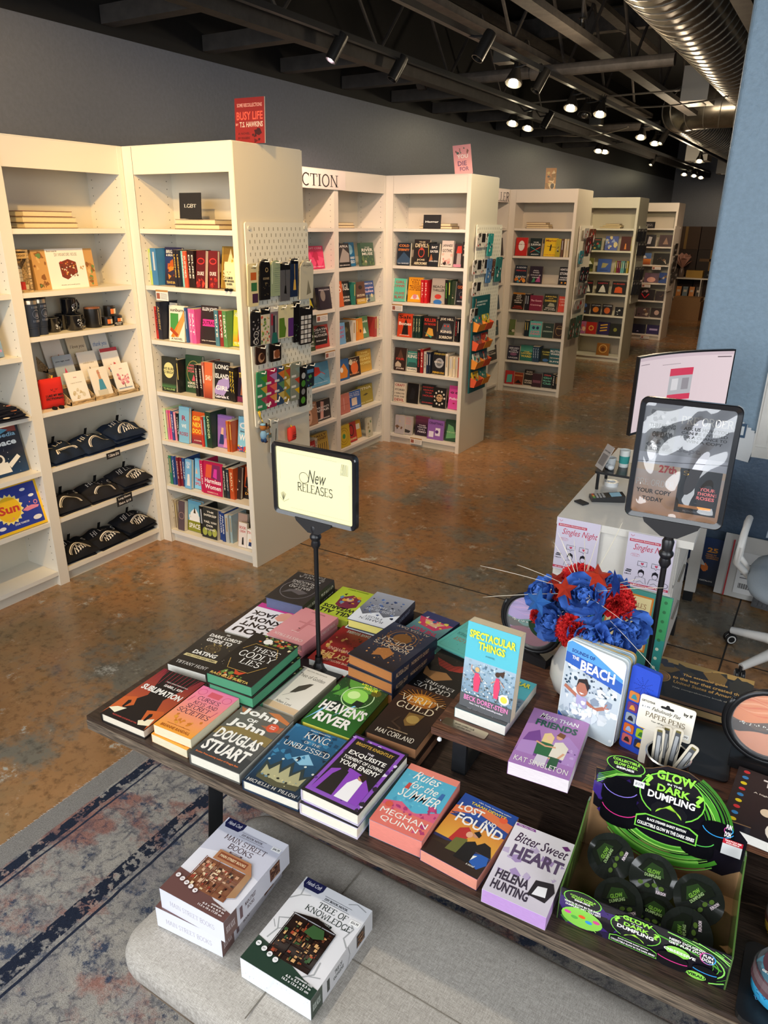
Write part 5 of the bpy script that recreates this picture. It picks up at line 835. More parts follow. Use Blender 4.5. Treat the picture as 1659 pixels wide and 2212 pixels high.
hang(498,752,555,1148,'17171a','narrow black bookmark hanging highest in second row',[('n',10,4,['4a6a50','3a3a40'],.1,.05,.9,.7,.12)],hookp=pb)
hang(552,800,682,1165,'201f22','black sheet of small white squares, rightmost in second row',[('r',.12+.27*c,.04+.125*r_,.34+.27*c,.14+.125*r_,'e8e4dc' if (r_+c)%2 else ['c8c0b8','8a3a38','b8b0a8','3a3438'][(r_*3+c)%4]) for c in range(3) for r_ in range(6)],hookp=pb)
hang(143,1178,242,1357,'33231e','dark card with tan round pin, third row left',[('d',.52,.35,.32,'b88a68'),('d',.6,.4,.22,'4a2c22')],cat='pin card',name='pin_card',hookp=pb,grp='pin cards on the pegboard')
hang(277,1152,388,1328,'1d1818','black card with pink and brown pin, third row right',[('p','d8a890',(.3,.15),(.3,.6),(.8,.62),(.85,.15)),('d',.62,.4,.25,'8a5034')],cat='pin card',name='pin_card',hookp=pb,grp='pin cards on the pegboard')
def tri(c): return [('p',c[i%3],(.35,.3+.27*i),(1,.34+.27*i),(1,.1+.27*i)) for i in range(3)]+[('r',.05,.08+.27*i,.5,.14+.27*i,'e4e0d4') for i in range(3)]
for i,(X0,Y0,X1,Y1,c,cc,nm) in enumerate([(148,1418,248,1800,'3a8a5c',['a84a58','c8a040','5a9a30'],'green'),(227,1393,342,1772,'b42858',['d8904a','e86a5a','b088b8'],'magenta'),(312,1372,412,1745,'38506c',['c8b060','5a8a60','d87838'],'slate blue'),(395,1350,466,1715,'a88c34',['5a8a78','d8c878','c84a34'],'mustard'),(472,1333,572,1700,'8a9080',['e0b020','c84830','8a9a90'],'clear grey')]):
    hang(X0,Y0,X1,Y1,c,nm+' strip of triangular corner bookmarks, fourth row',tri(cc),hookp=pb)
hang(555,1362,627,1757,'16181a','black strip with green round icons, fourth row',[('d',.5,.15,.3,'5a9a38'),('d',.5,.36,.26,'8a8a88'),('d',.5,.56,.28,'4a8a38'),('d',.5,.75,.26,'b8bcb8')],hookp=pb)
hang(622,1345,700,1572,'22303a','dark blue glossy bookmark pack, rightmost in fourth row',[('n',9,3,['4a7ab0','5a9a48'],.1,.05,.9,.5,.15),('r',.1,.6,.9,.75,'5a88b0')],hookp=pb,x=-2.735)
hang(283,1872,352,2200,'c4c4b8','clear pack with black clip under the pegboard',[('l','1a1a1a',.1,(.6,.1),(.75,.7)),('t','NEW HORIZON',.2,.86,.8,.9,'404040')],mat='gloss',cat='pack',name='clip_pack',hookp=pb,grp='packs under the pegboard',x=-2.73)
g=G(); 
for (X,Y) in ((430,1760),(345,1740),(255,1790)):
    p=at(*q3(X,Y),x=-2.75); g.tube([(-2.770,p.y,p.z+.03),(-2.735,p.y,p.z+.02),(-2.725,p.y,p.z+.05)],.0035,6,'f0ece0','plastic')
h_=g.build('hook'); h_.parent=pb; h_.matrix_parent_inverse=TR(2.781,-3.15,-.885)
# dog keyring and red plush keyring
kp=at(*q3(215,1960),x=-2.73)
t=thing('dog_keyring','plush dog keyring in blue shirt, yellow clip, under the pegboard','keyring',(-2.73,kp.y,kp.z-.09))
g=G(); g.ball((0,0,.045),.022,14,10,'7fa8c4','cloth',(.9,1,1.3)); g.build('shirt',t,smooth=True)
g=G(); g.ball((0,0,.09),.02,14,10,'a86a34','cloth',(.9,1.1,1)); g.ball((.004,.026,.082),.012,12,8,'b07440','cloth',(.9,1.8,.8)); g.ball((.01,.048,.084),.005,8,6,'2a1c14','cloth'); g.ball((.008,-.004,.098),.004,8,6,'201814','gloss'); g.build('head',t,smooth=True)
for s in (-1,1):
    g=G(); g.ball((s*.014,.012,.105),.009,10,6,'3a2418','cloth',(.6,1,1.3)); g.build('ear',t,smooth=True)
    g=G(); g.ball((s*.01,.0,.014),.012,10,6,'2c4468','cloth',(.8,1,1.2)); g.build('trouser_leg',t,smooth=True)
    g=G(); g.ball((s*.01,.008,.002),.009,10,6,'6a3c20','cloth',(.8,1.5,.6)); g.build('shoe',t,smooth=True)
    g=G(); g.ball((s*.016,.018,.05),.008,10,6,'7fa8c4','cloth',(.8,1.9,.8)); g.ball((s*.016,.034,.046),.006,8,6,'a86a34','cloth'); g.build('arm',t,smooth=True)
g=G(); g.lathe([(0,.012),(.016,.008),(.017,.0),(0,0)],12,'8ab8d0','cloth',(0,0,.104)); g.build('cap',t,smooth=True)
g=G(); g.box(.01,.014,.03,.055,.02,.045,'6a7468','matte'); g.build('phone',t)
g=G(); g.tube([(0,0,.12),(-.004,-.006,.14)],.003,6,'e8c030','plastic'); g.tube([(-.004,-.006,.14),(-.004,-.022,.165),(-.006,-.028,.185),(-.008,-.018,.19),(-.006,-.012,.175),(-.004,-.02,.16)],.0045,8,'e8c030','plastic'); g.build('clip',t,smooth=True)
kp=at(*q3(487,2020),x=-2.73)
t=thing('plush_keyring','red plush book keyring hanging right under the pegboard','keyring',(-2.73,kp.y,kp.z-.045))
g=G(); g.T=RZ(90); g.grid(lambda u,v:((u-.5)*.065,-.02*max(0,1-abs(2*u-1)**4)**.5*max(0,1-abs(2*v-1)**4)**.5,v*.09),12,12,'dc4034','cloth'); g.grid(lambda u,v:((u-.5)*.065,.02*max(0,1-abs(2*u-1)**4)**.5*max(0,1-abs(2*v-1)**4)**.5,v*.09),12,12,'dc4034','cloth'); g.build('body',t,smooth=True)
g=G(); g.mat='matte'; g.T=RZ(90)@TR(-.03,-.021,0)@RX(90); g.k=2; g.text('I LIKE MY MEN',.012,.036,.05,.043,'1a1010'); g.text('FICTIONAL',.012,.024,.05,.033,'1a1010'); g.line(ell(.03,.06,.006,.005,180,360,6),.0015,'1a1010'); g.build('embroidery',t)
g=G(); g.tube([(0,0,.088),(0,-.004,.1)],.004,6,'e8c030','cloth'); 
for i in range(5): g.tube([(0,-.004+.003*math.cos(a*PI/4),.105+.009*i+.004*math.sin(a*PI/4)) for a in range(8)],.001,4,'8a8478','metal',closed=True)
g.build('chain',t)
# second pegboard with wire packs and the teal card dispenser
q4=lambda X,Y:(990+X/5.533,470+Y/5.533)
y0=at(*q4(205,300),x=-2.775).y
pb2=pegboard(y0,y0+.55,.885,2.0,'tall cream pegboard on the end of the second projecting bookcase')
wire=[('n',10,3,['c84040','504840'],.05,.1,.5,.95,.12),('r',.55,.35,1,.95,'2c2a2a'),('p','e8e0d0',(.5,.35),(1,.0),(.5,0))]
for i,(a,b,c,d,nm) in enumerate([(225,183,322,357,'top left'),(325,183,395,350,'top right'),(172,503,272,685,'second row left'),(272,493,342,670,'second row middle'),(168,768,262,940,'third row'),(143,1083,228,1252,'lowest, at the left')]):
    hang(a,b,c,d,'d8d0c4','pale lettered accessory pack, %s on second pegboard'%nm,wire,qf=q4,x=-2.74,cat='pack',name='accessory_pack',grp='packs on the second pegboard')
for a,b,c,d,col,nm in [(350,190,410,460,'3a9a94','teal hanging strip'),(335,490,392,780,'5a84b0','blue hanging pouch'),(395,495,435,700,'6a4a3c','brown hanging strip'),(440,470,512,765,'3a7a74','teal and brown hanging pouch')]:
    hang(a,b,c,d,col,nm+' on second pegboard',[('n',8,4,['e8e4dc','2a2a30'],.1,.1,.9,.9,.15)],qf=q4,x=-2.74,cat='pouch',name='hanging_pouch',grp='pouches on the second pegboard')
a=at(*q4(212,945),x=-2.735); b=at(*q4(105,2115),x=-2.735); c=at(*q4(470,905),x=-2.735)
DW=.36; DH=a.z-b.z; DYy=(a.y+b.y)/2
t=thing('card_dispenser','tall teal display holding rows of orange and yellow card pockets','display',(-2.75,DYy,b.z))
g=G(); g.T=RZ(90)@RX(90); g.box(0,DW,0,DH,0,.012,'1c5a5c','print'); g.T=g.T@TR(0,0,.012); g.k=2; g.text('LIFE INSPIRED BY BOOKS',.08,DH-.06,.3,DH-.045,'d8e8e0'); g.text('BOOKMARK WORLD',.08,DH-.085,.26,DH-.07,'d8e8e0'); g.line([(.03,DH-.12),(.06,DH-.05),(.05,DH-.02)],.012,'c88a70'); g.build('backing_board',t)
for r_ in range(4):
    for c_ in range(2):
        z=DH-.30-.165*r_; y=.02+.165*c_; col='e08a2c' if (r_+c_)%2==0 else 'd8552c'
        g=G(); g.T=RZ(90)@RX(90); g.add([(y,z,.013),(y+.15,z,.013),(y+.15,z,.05),(y,z,.05),(y,z+.065,.075),(y+.15,z+.065,.075),(y,z+.09,.013),(y+.15,z+.09,.013)],[(0,3,2,1),(3,4,5,2),(0,6,4,3),(1,2,5,7)],col,'matte'); g.build('pocket',t)
        w=.13; g=G(); g.box(0,w,0,.012,0,.13,['3a6a70','c8b030','6a6a70','b84030','c8c8b8','4a5a60','d0a830','3a7a70'][(r_*2+c_)],'print'); g.T=RX(90); g.k=2; rnd=random.Random(r_*2+c_); g.art(w,.13,[('n',10,r_*5+c_,['e8d8b0','202020','c85040','3a8a80'],.1,.3,.9,.95,.15)])
        tag(g.build('boxed_card',mw=TR(-2.70,DYy+y+.01,b.z+z+.008)@RZ(90)@RX(-14)@RZ(0)),'small boxed card pack in the teal dispenser, row %s, %s pocket'%(['one','two','three','four'][r_],['left','right'][c_]),'card pack','card packs in the teal dispenser')
# third to fifth ends
q7=lambda X,Y:(1050+X/3.253,380+Y/3.253)
yb=at(*q7(660,350),x=-2.775).y
pegboard(yb,yb+.5,.885,2.0,'cream pegboard on the end of the third projecting bookcase',slots=False)
for a,b,c,d,col,nm in [(690,368,722,440,'c8c4bc','grey printed card'),(722,372,768,470,'7a4c34','brown puzzle pack'),(700,430,745,545,'5c2c28','maroon hanging strip'),(655,525,682,618,'4a98a8','aqua card'),(660,640,690,742,'262a2c','pair of black pens'),(692,640,720,738,'1c1e20','black pen pack'),(640,752,675,838,'a8a49c','grey patterned card'),(676,752,712,830,'6a6864','dark patterned card'),(618,870,690,935,'b8b4ac','pale pack of pens sticking out'),(582,1000,622,1142,'4a5c4c','festive pack'),(625,980,665,1130,'3c6c5c','green festive pack')]:
    hang(a,b,c,d,col,nm+' on third pegboard',[('n',7,5,['c84040','e8e4dc','202020'],.1,.1,.9,.9,.15)],qf=q7,x=-2.74,cat='pack',name='hanging_pack',grp='packs on the third pegboard')
yb=at(*q7(1075,370),x=-2.775).y
pegboard(yb,yb+.5,.885,2.0,'cream pegboard on the end of the fourth projecting bookcase',slots=False)
n=0
for X in (1062,1082,1104):
    for Y in (372,470,640,745):
        n+=1; hang(X+(-18 if Y>500 else 0)-(20 if Y>700 else 0),Y,X+18+(-18 if Y>500 else 0)-(20 if Y>700 else 0),Y+90,'23201f','tiny black item, column %s row %s, fourth pegboard'%(ORD[(1062,1082,1104).index(X)],ORD[(372,470,640,745).index(Y)]),[('r',.1,.8,.9,.95,'c8c0b8')],qf=q7,x=-2.74,cat='pack',name='hanging_pack',grp='packs on the fourth pegboard')
yb=at(*q7(1325,370),x=-2.775).y
pegboard(yb,yb+.5,.885,2.0,'cream pegboard on the end of the farthest bookcase',slots=False)
for i,(X,Y) in enumerate([(1325,475),(1322,560),(1308,600),(1300,680),(1326,650)]): hang(X,Y,X+18,Y+75,'2a2624','tiny dark item, %s from top, farthest pegboard'%ORD[i],[('r',.1,.3,.8,.5,'a8a4a0')],qf=q7,x=-2.74,cat='pack',name='hanging_pack',grp='packs on the farthest pegboard')
# ------------------------------------------------------------------ rug, bench, display table
g=G(); g.box(0,3.4,0,2.75,0,.011,mat='rug_pile'); o=g.build('area_rug',mw=TR(-2.09,-1.15,.0005)); tag(o,'faded grey, navy and pink patterned rug on the concrete floor','rug')
f=G(); rnd=random.Random(4)
for i in range(500): y=i*2.75/500; f.add([(0,y,.008),(-.012-rnd.random()*.008,y+rnd.uniform(-.004,.004),.002),(0,y+.0045,.008)],[(0,1,2)],'d8d4cc','cloth')
x=f.build('fringe',o); x['kind']='stuff'
BX0,BX1,BY0,BY1=-1.135,.30,.712,1.208
t=thing('upholstered_bench','low bench with grey linen cushion in front of the book table','bench',((BX0+BX1)/2,(BY0+BY1)/2,0),R(-.4)); W=(BX1-BX0)/2; D=(BY1-BY0)/2
g=G(); o=rr(-W,-D,W,D,.06,8); nl=[(0,-.012),(.006,0),(.012,.02),(.012,.045),(.004,.065),(-.012,.077),(-.05,.0835),(-.12,.085)]
V=[];m=len(o)
for e,z in nl:
    q=rr(-W-e,-D-e,W+e,D+e,max(.02,.06+e),8) if e>-.05 else rr(-W-e,-D-e,W+e,D+e,.02,8); V+=[(a,b,.375+z) for a,b in q]
g.add(V,[(j*m+i,j*m+(i+1)%m,(j+1)*m+(i+1)%m,(j+1)*m+i) for j in range(len(nl)-1) for i in range(m)]+[tuple(range((len(nl)-1)*m,len(nl)*m))],mat='linen'); g.build('cushion',t,smooth=50)
g=G(); g.tube([(a,b,.4605) for a,b in [(-W+.37,-D+.02),(-W+.37,D-.02)]],.0015,4,'7a746a','cloth'); g.tube([(a,.0,.4605) for a in (-W+.37,W-.02)],.0015,4,'7a746a','cloth'); g.build('seam',t)
g=G(); g.prism(rr(-W+.01,-D+.01,W-.01,D-.01,.05,8),.33,.37,mat='table_edge'); g.build('wooden_rail',t)
for sx in (-1,1):
    g=G(); x=sx*(W-.2)
    for s in (-1,1): g.tube([(x,s*(D-.06),.33),(x,s*(D-.02),0)],.014,4,mat='black_steel')
    g.box(x-.015,x+.015,-D+.06,D-.06,.315,.33,mat='black_steel'); g.build('leg_frame',t)
# craft kit boxes
def kit(x,y,z,rz,label,ops,c,dark,side):
    w,h,t_=.187,.246,.0595; t=thing('puzzle_kit_box',label,'box',(x,y,z),R(rz))
    g=G(); g.box(-w/2,w/2,-h/2,h/2,0,t_,'e9e8ec','gloss'); g.mat='gloss'
    g.T=TR(-w/2,-h/2,t_); g.art(w,h,ops)
    g.T=TR(-w/2,-h/2,0)@RX(90); g.k=0; g.art(w,t_,side[0]); g.T=TR(w/2,-h/2,0)@RZ(90)@RX(90); g.k=0; g.art(h,t_,side[1]); g.build('box',t); return t
def nook(seed,base,cols,frame,x0,y0,x1,y1):
    r=random.Random(seed); o=[('r',x0,y0,x1,y1,base)]
    for i in range(90):
        a=r.uniform(x0+.01,x1-.05); b=r.uniform(y0+.01,y1-.06); w=r.uniform(.01,.05); h=r.uniform(.01,.05); o.append(('r',a,b,a+w,b+h,r.choice(cols)))
    for k in range(4): yy=y0+(y1-y0)*(k+.5)/4; o.append(('r',x0,yy,x1,yy+.008,frame))
    for k in range(4): xx=x0+(x1-x0)*k/3; o.append(('r',xx-.006,y0,xx+.006,y1,frame))
    return o
ban=[('p','23264e',(.02,1),(.02,.93),(.06,.885),(.28,.885),(.32,.93),(.32,1)),('t','Hands Craft',.06,.93,.28,.975,'e8e8f0','i')]
mops=[('g','dcdbe2','e4e4ee'),('p','c9cad8',(0,.55),(.35,.62),(1,.5),(1,.9),(0,.94))]+ban+[('t','DIY BOOK NOOK',.36,.865,.7,.89,'4a4048'),('l','4a4048',.004,(.34,.905),(.74,.905)),('l','4a4048',.004,(.34,.85),(.74,.85)),('t','MAIN STREET',.18,.755,.84,.82,'4a3438','s'),('t','BOOKS',.32,.675,.7,.74,'4a3438','s'),('p','6a5058',(.4,.635),(.4,.655),(.6,.655),(.6,.635)),('t','MBN20B',.43,.639,.57,.652,'e8e4e8'),('r',.84,.86,.98,.91,'f4f4f4'),('t','$46.99',.86,.87,.96,.9,'404040'),
 ('g2',)][:-1]+[('p','6c4c48',(0,0),(1,0),(1,.1),(.7,.14),(.4,.25),(0,.28))]+nook(3,'8a5a40',['c89878','5a3428','d8b090','b07850','e8d0a8','3a2420','a84a38'],'7a4432',.2,.16,.82,.5)+[('p','b07c58',(.28,.5),(.28,.62),(.78,.62),(.9,.5)),('r',.32,.53,.76,.6,'8a4c34'),('t','MAIN STREET BOOKS',.34,.55,.74,.58,'e8d0a8'),('p','a8805c',(.82,.5),(.82,.2),(.92,.24),(.9,.5))]+[('d',.08+.085*i,.19-.015*i,.032,'efe8e8') for i in range(5)]+[('t',s,.062+.085*i,.183-.015*i,.098+.085*i,.197-.015*i,'5a3a3a') for i,s in enumerate(['14+','DIY','LED','*','4'])]+[('t','6.5 x 4 x 6.9 in',.62,.055,.94,.075,'efe8e8'),('t','11.5 x 10 x 17.25 cm',.58,.025,.94,.045,'efe8e8'),('t','ASSEMBLED SIZE:',.72,.085,.94,.1,'efe8e8')]
mside=([('r',0,0,1,1,'e6e7f2'),('t','MAIN STREET BOOKS',.15,.35,.85,.6,'b4aebc','s')],[('r',0,0,1,1,'d6d5de'),('r',0,0,.18,1,'6c4c48'),('t','BOOK NOOK',.03,.3,.15,.65,'c8b8b8'),('t','MAIN STREET',.3,.55,.46,.75,'5a4448'),('t','BOOKS',.33,.3,.43,.48,'5a4448'),('r',.22,.2,.26,.8,'6a5058')]+nook(8,'6a4434',['c89878','3a2420'],'3a2420',.68,.2,.84,.85)[:40])
kit(-1.006,.925,.4605,6,'white kit box of a street bookshop, underneath the other',mops,'','',mside)
kit(-.985,.928,.5205,3,'white kit box of a street bookshop, on top of its twin',mops,'','',mside)
tree=[('l','a4a6a8',.02,(.1,.28),(.14,.4),(.06,.5),(.2,.55)),('l','a4a6a8',.012,(.1,.4),(.02,.46)),('l','a4a6a8',.012,(.14,.4),(.3,.48)),('l','a4a6a8',.02,(.0,.72),(.1,.8),(.06,.95)),('l','a4a6a8',.012,(.1,.8),(.22,.84)),('l','a4a6a8',.02,(1,.55),(.9,.62),(.94,.74),(.84,.8)),('l','a4a6a8',.012,(.92,.7),(.8,.68)),('l','a4a6a8',.02,(.7,.0),(.74,.12),(.86,.2),(.84,.32)),('l','a4a6a8',.012,(.8,.16),(.95,.2)),('l','a4a6a8',.012,(.95,.95),(.8,.98),(.7,.94))]
tops=[('g','e4e2e4','dfe0e4')]+tree+ban+[('t','DIY BOOK NOOK',.4,.865,.74,.89,'34383c'),('l','34383c',.004,(.38,.905),(.78,.905)),('l','34383c',.004,(.38,.85),(.78,.85)),('t','TREE OF',.38,.765,.8,.83,'26342e','s'),('t','KNOWLEDGE',.26,.685,.92,.75,'26342e','s'),('p','26302c',(.46,.635),(.46,.66),(.7,.66),(.7,.635)),('t','BNH301',.49,.64,.67,.655,'e8e8e8'),('r',.84,.77,.98,.82,'f4f4f4'),('t','$56.99',.86,.78,.96,.81,'404040'),('p','2c4034',(0,0),(1,0),(1,.1),(.8,.12),(.45,.2),(0,.26))]+nook(11,'2a1c18',['8a5a38','c8905a','4a2c20','d8a870','3a5a34','6a3c28','a84a30'],'1c1412',.2,.17,.8,.6)+[('p','1c1412',(.17,.6),(.5,.655),(.83,.6)),('p','3a5a34',(.45,.48),(.5,.58),(.66,.58),(.72,.5),(.6,.46))]+[('d',.08+.1*i,.185-.018*i,.034,'efeeee') for i in range(4)]+[('t',s,.06+.1*i,.178-.018*i,.1+.1*i,.192-.018*i,'2c4034') for i,s in enumerate(['14+','DIY','LED','*'])]+[('t','6.5 x 5.3 x 8.3 in',.6,.055,.94,.078,'efeeee'),('t','16.5 x 13.6 x 21 cm',.58,.022,.94,.045,'efeeee'),('t','ASSEMBLED SIZE:',.7,.086,.94,.1,'efeeee')]
tside=([('r',0,0,1,1,'eceff2')]+[('n',60,3,['cfd2d6','f6f6f8'],.02,.05,.98,.95,.01)],[('r',0,0,1,1,'d9d8da'),('r',0,0,.17,1,'2c4034'),('t','BOOK NOOK',.03,.3,.14,.65,'c8d0c8'),('t','TREE OF',.36,.55,.48,.75,'26342e'),('t','KNOWLEDGE',.34,.3,.5,.48,'26342e'),('r',.24,.2,.28,.8,'26302c')]+nook(9,'2a1c18',['c8905a','8a5a38'],'1c1412',.72,.2,.86,.85)[:40]+[('l','a4a6a8',.006,(.55,0),(.6,.5),(.57,1))])
kit(-.742,.925,.4605,1,'white and green kit box of a lit bookcase with branches, on the bench',tops,'','',tside)
# ---- display table
TZ=.75
t=thing('display_table','long dark wood table covered with books, black metal legs','table',(-1.535,.992,0),R(1.6)); TL=2.0; TD=.965
g=G(); g.box(0,TL,0,TD,TZ-.012,TZ,mat='table_wood'); g.build('table_top',t)
g=G(); g.box(0,TL,-.002,TD+.002,TZ-.042,TZ-.0122,mat='table_edge'); g.build('table_edge',t)
for x in (.35,TL-.12):
    g=G()
    for s in (0,1):
        for a,b in (((x-.0,.12,TZ-.045),(x,.04,0)),((x,TD-.12,TZ-.045),(x,TD-.04,0))): g.tube([a,b],.026,4,mat='black_steel')
    g.box(x-.03,x+.03,.06,TD-.06,TZ-.06,TZ-.042,mat='black_steel'); g.tube([(x,.07,.25),(x,TD-.07,.25)],.02,4,mat='black_steel'); g.build('leg_frame',t)
g=G(); g.box(.35,TL-.12,TD/2-.03,TD/2+.03,.2,.26,mat='black_steel'); g.build('stretcher',t)
# lower dark shelf under the riser is the table itself; books
def tb(x,y,z,w,h,t_,rz,cov,ops,label,flip=False,**k):
    return book(w,h,t_,cov,ops,label=label,M=TR(x,y,z+.0006)@RZ(rz+(180 if flip else 0)),group=k.pop('group','books laid out on the display table'),**k)
WH='f4f0e8'
tb(-1.408,1.121,TZ,.155,.238,.028,3.3,'171214',[('g','c8602c','7a1c30'),('p','171214',(0,0),(1,0),(.95,.1),(.7,.5),(.9,1),(.1,1),(.34,.5),(.02,.12)),('p','c8602c',(.0,.35),(.22,.42),(.34,.28),(.1,.13),(0,.14)),('p','c8602c',(.66,.28),(.95,.35),(1,.3),(.98,.12),(.8,.05)),('p','f0e8c8',(.0,.12),(.12,.18),(.3,.2),(.2,.08)),('p','f0e8c8',(.72,.1),(.95,.2),(.99,.08),(.8,.04)),('p','171214',(.18,.2),(.15,.32),(.2,.34),(.24,.3),(.22,.2)),('p','171214',(.8,.12),(.77,.24),(.82,.26),(.86,.22),(.84,.12))]+[('l','a8324a',.008,(.05+.09*i,1),(.1+.08*i,.78-.03*(i%3))) for i in range(11)]+[('t','SUBLIMATION',.06,.56,.96,.66,WH,'h'),('t','ISABEL J. KIM',.4,.7,.82,.755,WH),('t','NEBULA AWARD-WINNING AUTHOR',.36,.79,.86,.81,'d8c8c0'),('t','THE BORDER CUTS BOTH OF YOU',.2,.04,.76,.06,'d05048')],'black and red hardcover with two runner silhouettes, left end of front row',page='efe2cc',hard=True)
cur=[('g','f0a030','ec7aa8'),('o',.15,.88,.1,'c8487a',.012),('o',.84,.86,.1,'c8487a',.012),('r',.34,.82,.66,.93,'d85a6a'),('t','CURSES,',.2,.7,.8,.79,'3a2440','s'),('t','KEYS, AND',.22,.6,.84,.68,'3a2440','s'),('t','SECRET',.16,.5,.76,.59,'3a2440','s'),('t','SOCIETIES',.08,.38,.9,.48,'3a2440','s'),('n',14,4,['d88428','e09838','c87828'],.12,.18,.88,.34,.06),('t','BREANNE RANDALL',.12,.04,.88,.09,'a85a1c'),('t','new york times bestselling author',.2,.12,.8,.14,'a85a1c'),('l','c8487a',.012,(.1,.75),(.06,.62)),('l','c8487a',.012,(.92,.6),(.88,.46))]
tb(-1.240,1.108,TZ,.124,.192,.025,1,'f0a050',cur,'pink and orange paperback, under its copy in the front row',page='f0e4c0')
tb(-1.237,1.115,TZ+.0265,.124,.192,.028,3.5,'f0a050',cur,'pink and orange paperback, upper of two in the front row',page='f0e4c0')
tb(-1.087,1.124,TZ,.155,.235,.034,3.6,'5c5a56',[('g','4a4c4e','6c685e'),('p','8a7648',(0,.5),(.4,.62),(1,.58),(1,.44),(.5,.5),(0,.38)),('p','c87a48',(.5,.95),(.7,.98),(1,.9),(1,.85),(.8,.88)),('p','b06a44',(.0,.9),(.3,.86),(.1,.82)),('p','a86848',(.6,.72),(1,.8),(1,.7),(.8,.68)),('p','3c3e40',(0,0),(1,0),(1,.2),(.5,.26),(0,.22)),('t','John',.08,.78,.8,.93,WH,'h'),('t','OF',.3,.71,.5,.77,WH,'h'),('t','John',.06,.55,.78,.7,WH,'h'),('t','DOUGLAS',.06,.33,.92,.5,WH,'h'),('t','STUART',.06,.12,.92,.3,WH,'h'),('t','Booker Prize-winning author of Shuggie Bain',.06,.05,.9,.08,'e07840'),('d',.82,.74,.11,'d85a3c'),('t','Book',.77,.75,.87,.77,WH),('t','Club',.77,.72,.87,.74,WH)],'stormy grey hardcover with huge white lettering and orange seal, front row',page='f0ead8',hard=True)
tb(-.918,1.127,TZ,.156,.235,.03,4.6,'16304c',[('g','0c1c30','2a6a94'),('p','8ac0dc',(.4,.5),(.6,.62),(.8,.5),(.6,.44)),('n',40,6,['12283e','1c4666','3a80a8'],.02,.45,.98,.98,.07),('p','2c3a3c',(.12,.12),(.08,.36),(.2,.3),(.3,.42),(.4,.3),(.5,.46),(.6,.3),(.72,.42),(.8,.3),(.92,.36),(.88,.12),(.5,.07)),('p','b0ac84',(.16,.14),(.14,.3),(.24,.24),(.32,.36),(.42,.24),(.5,.38),(.6,.24),(.7,.36),(.78,.24),(.86,.3),(.84,.14),(.5,.1)),('p','54523c',(.14,.1),(.14,.17),(.5,.13),(.86,.17),(.86,.1),(.5,.06))]+[('d',q,w_,.022,'d8e0d8') for q,w_ in ((.1,.38),(.3,.44),(.5,.49),(.71,.44),(.9,.38))]+[('n',14,2,['c8c090','6a8ca0','2a2c24'],.2,.1,.8,.2,.03),('t','KING',.3,.82,.76,.93,WH,'s'),('t','OF THE',.38,.75,.68,.79,WH,'s'),('t','UNBLESSED',.08,.64,.92,.72,WH,'s'),('t','REALM IMMORTAL',.32,.955,.7,.975,'d0e0e8'),('t','MICHELLE M. PILLOW',.06,.015,.94,.06,WH,'s'),('l','8aa8c0',.004,(.03,.02),(.03,.97),(.97,.97),(.97,.02))],'dark blue hardcover with a jewelled crown, front row',page='f0ead8',hard=True)
exq=[('r',0,0,1,1,'181418'),('r',.04,.03,.96,.97,'8a50b8'),('n',60,8,['b898d8','d8c8e8','5a2c88','2a2030','e8e0f0'],.03,.03,.97,.97,.05),('r',.1,.08,.9,.93,'1a151b'),('p','8a44b8',(.1,.08),(.14,.4),(.4,.5),(.7,.46),(.9,.3),(.9,.08)),('p','1b1518',(.18,.08),(.22,.34),(.3,.46),(.42,.44),(.46,.08)),('d',.33,.46,.06,'1b1518',1.2),('p','f0eef0',(.5,.08),(.52,.3),(.6,.4),(.72,.38),(.74,.08)),('d',.66,.43,.055,'c08868',1.2),('p','2a1814',(.6,.44),(.66,.5),(.74,.46),(.72,.38)),('t','BRIGITTE KNIGHTLEY',.16,.84,.84,.89,'c8a040'),('t','THE',.44,.76,.56,.79,'e8e0e8'),('t','EXQUISITE',.17,.67,.83,.745,WH),('t','TORMENT OF LOVING',.15,.6,.85,.65,WH),('t','YOUR ENEMY',.15,.51,.85,.58,WH)]
tb(-.752,1.130,TZ,.153,.226,.032,2,'d8d0e0',exq,'black and purple hardcover, lower of two identical in the front row',page='f3ecd8',hard=True)
tb(-.75,1.136,TZ+.0335,.153,.226,.033,.5,'1b161c',exq,'black and purple hardcover of a cloaked pair, on top of its copy',page='f3ecd8',hard=True,spine='cfc8dc')
tb(-.597,1.148,TZ,.128,.204,.046,2.4,'4aa8c8',[('g','e07868','58b0cc'),('r',0,.32,1,.9,'58b0cc'),('r',0,.9,1,1,'e88a78'),('n',26,4,['4a9cbc','6cc0d4'],.05,.35,.95,.88,.06),('p','d86080',(0,.34),(.3,.4),(.6,.3),(1,.44),(1,.2),(.5,.26),(0,.28)),('r',0,0,1,.28,'e07468'),('n',14,3,['c84a78','b03a6a'],.72,.05,.98,.5,.07),('n',10,3,['c84a78','a83870'],.05,.26,.7,.33,.05),('t','Rules',.2,.78,.72,.92,WH,'i'),('t','for the',.24,.64,.78,.76,WH,'i'),('t','SUMMER',.14,.47,.9,.62,WH,'i'),('t','MEGHAN',.06,.16,.94,.24,WH,'n'),('t','QUINN',.14,.05,.84,.13,WH,'n'),('d',.13,.3,.07,'d85a48'),('p','c84a40',(.18,.6),(.2,.7),(.26,.7),(.26,.6)),('p','3a6aa8',(.82,.62),(.84,.72),(.9,.72),(.9,.62)),('s',.3,.9,.02,.012,4,'d83a48')],'blue and coral paperback with swimmers and pink bushes, front row',page='ee8c7c',edge='ee8c7c',spine='3a98b8')
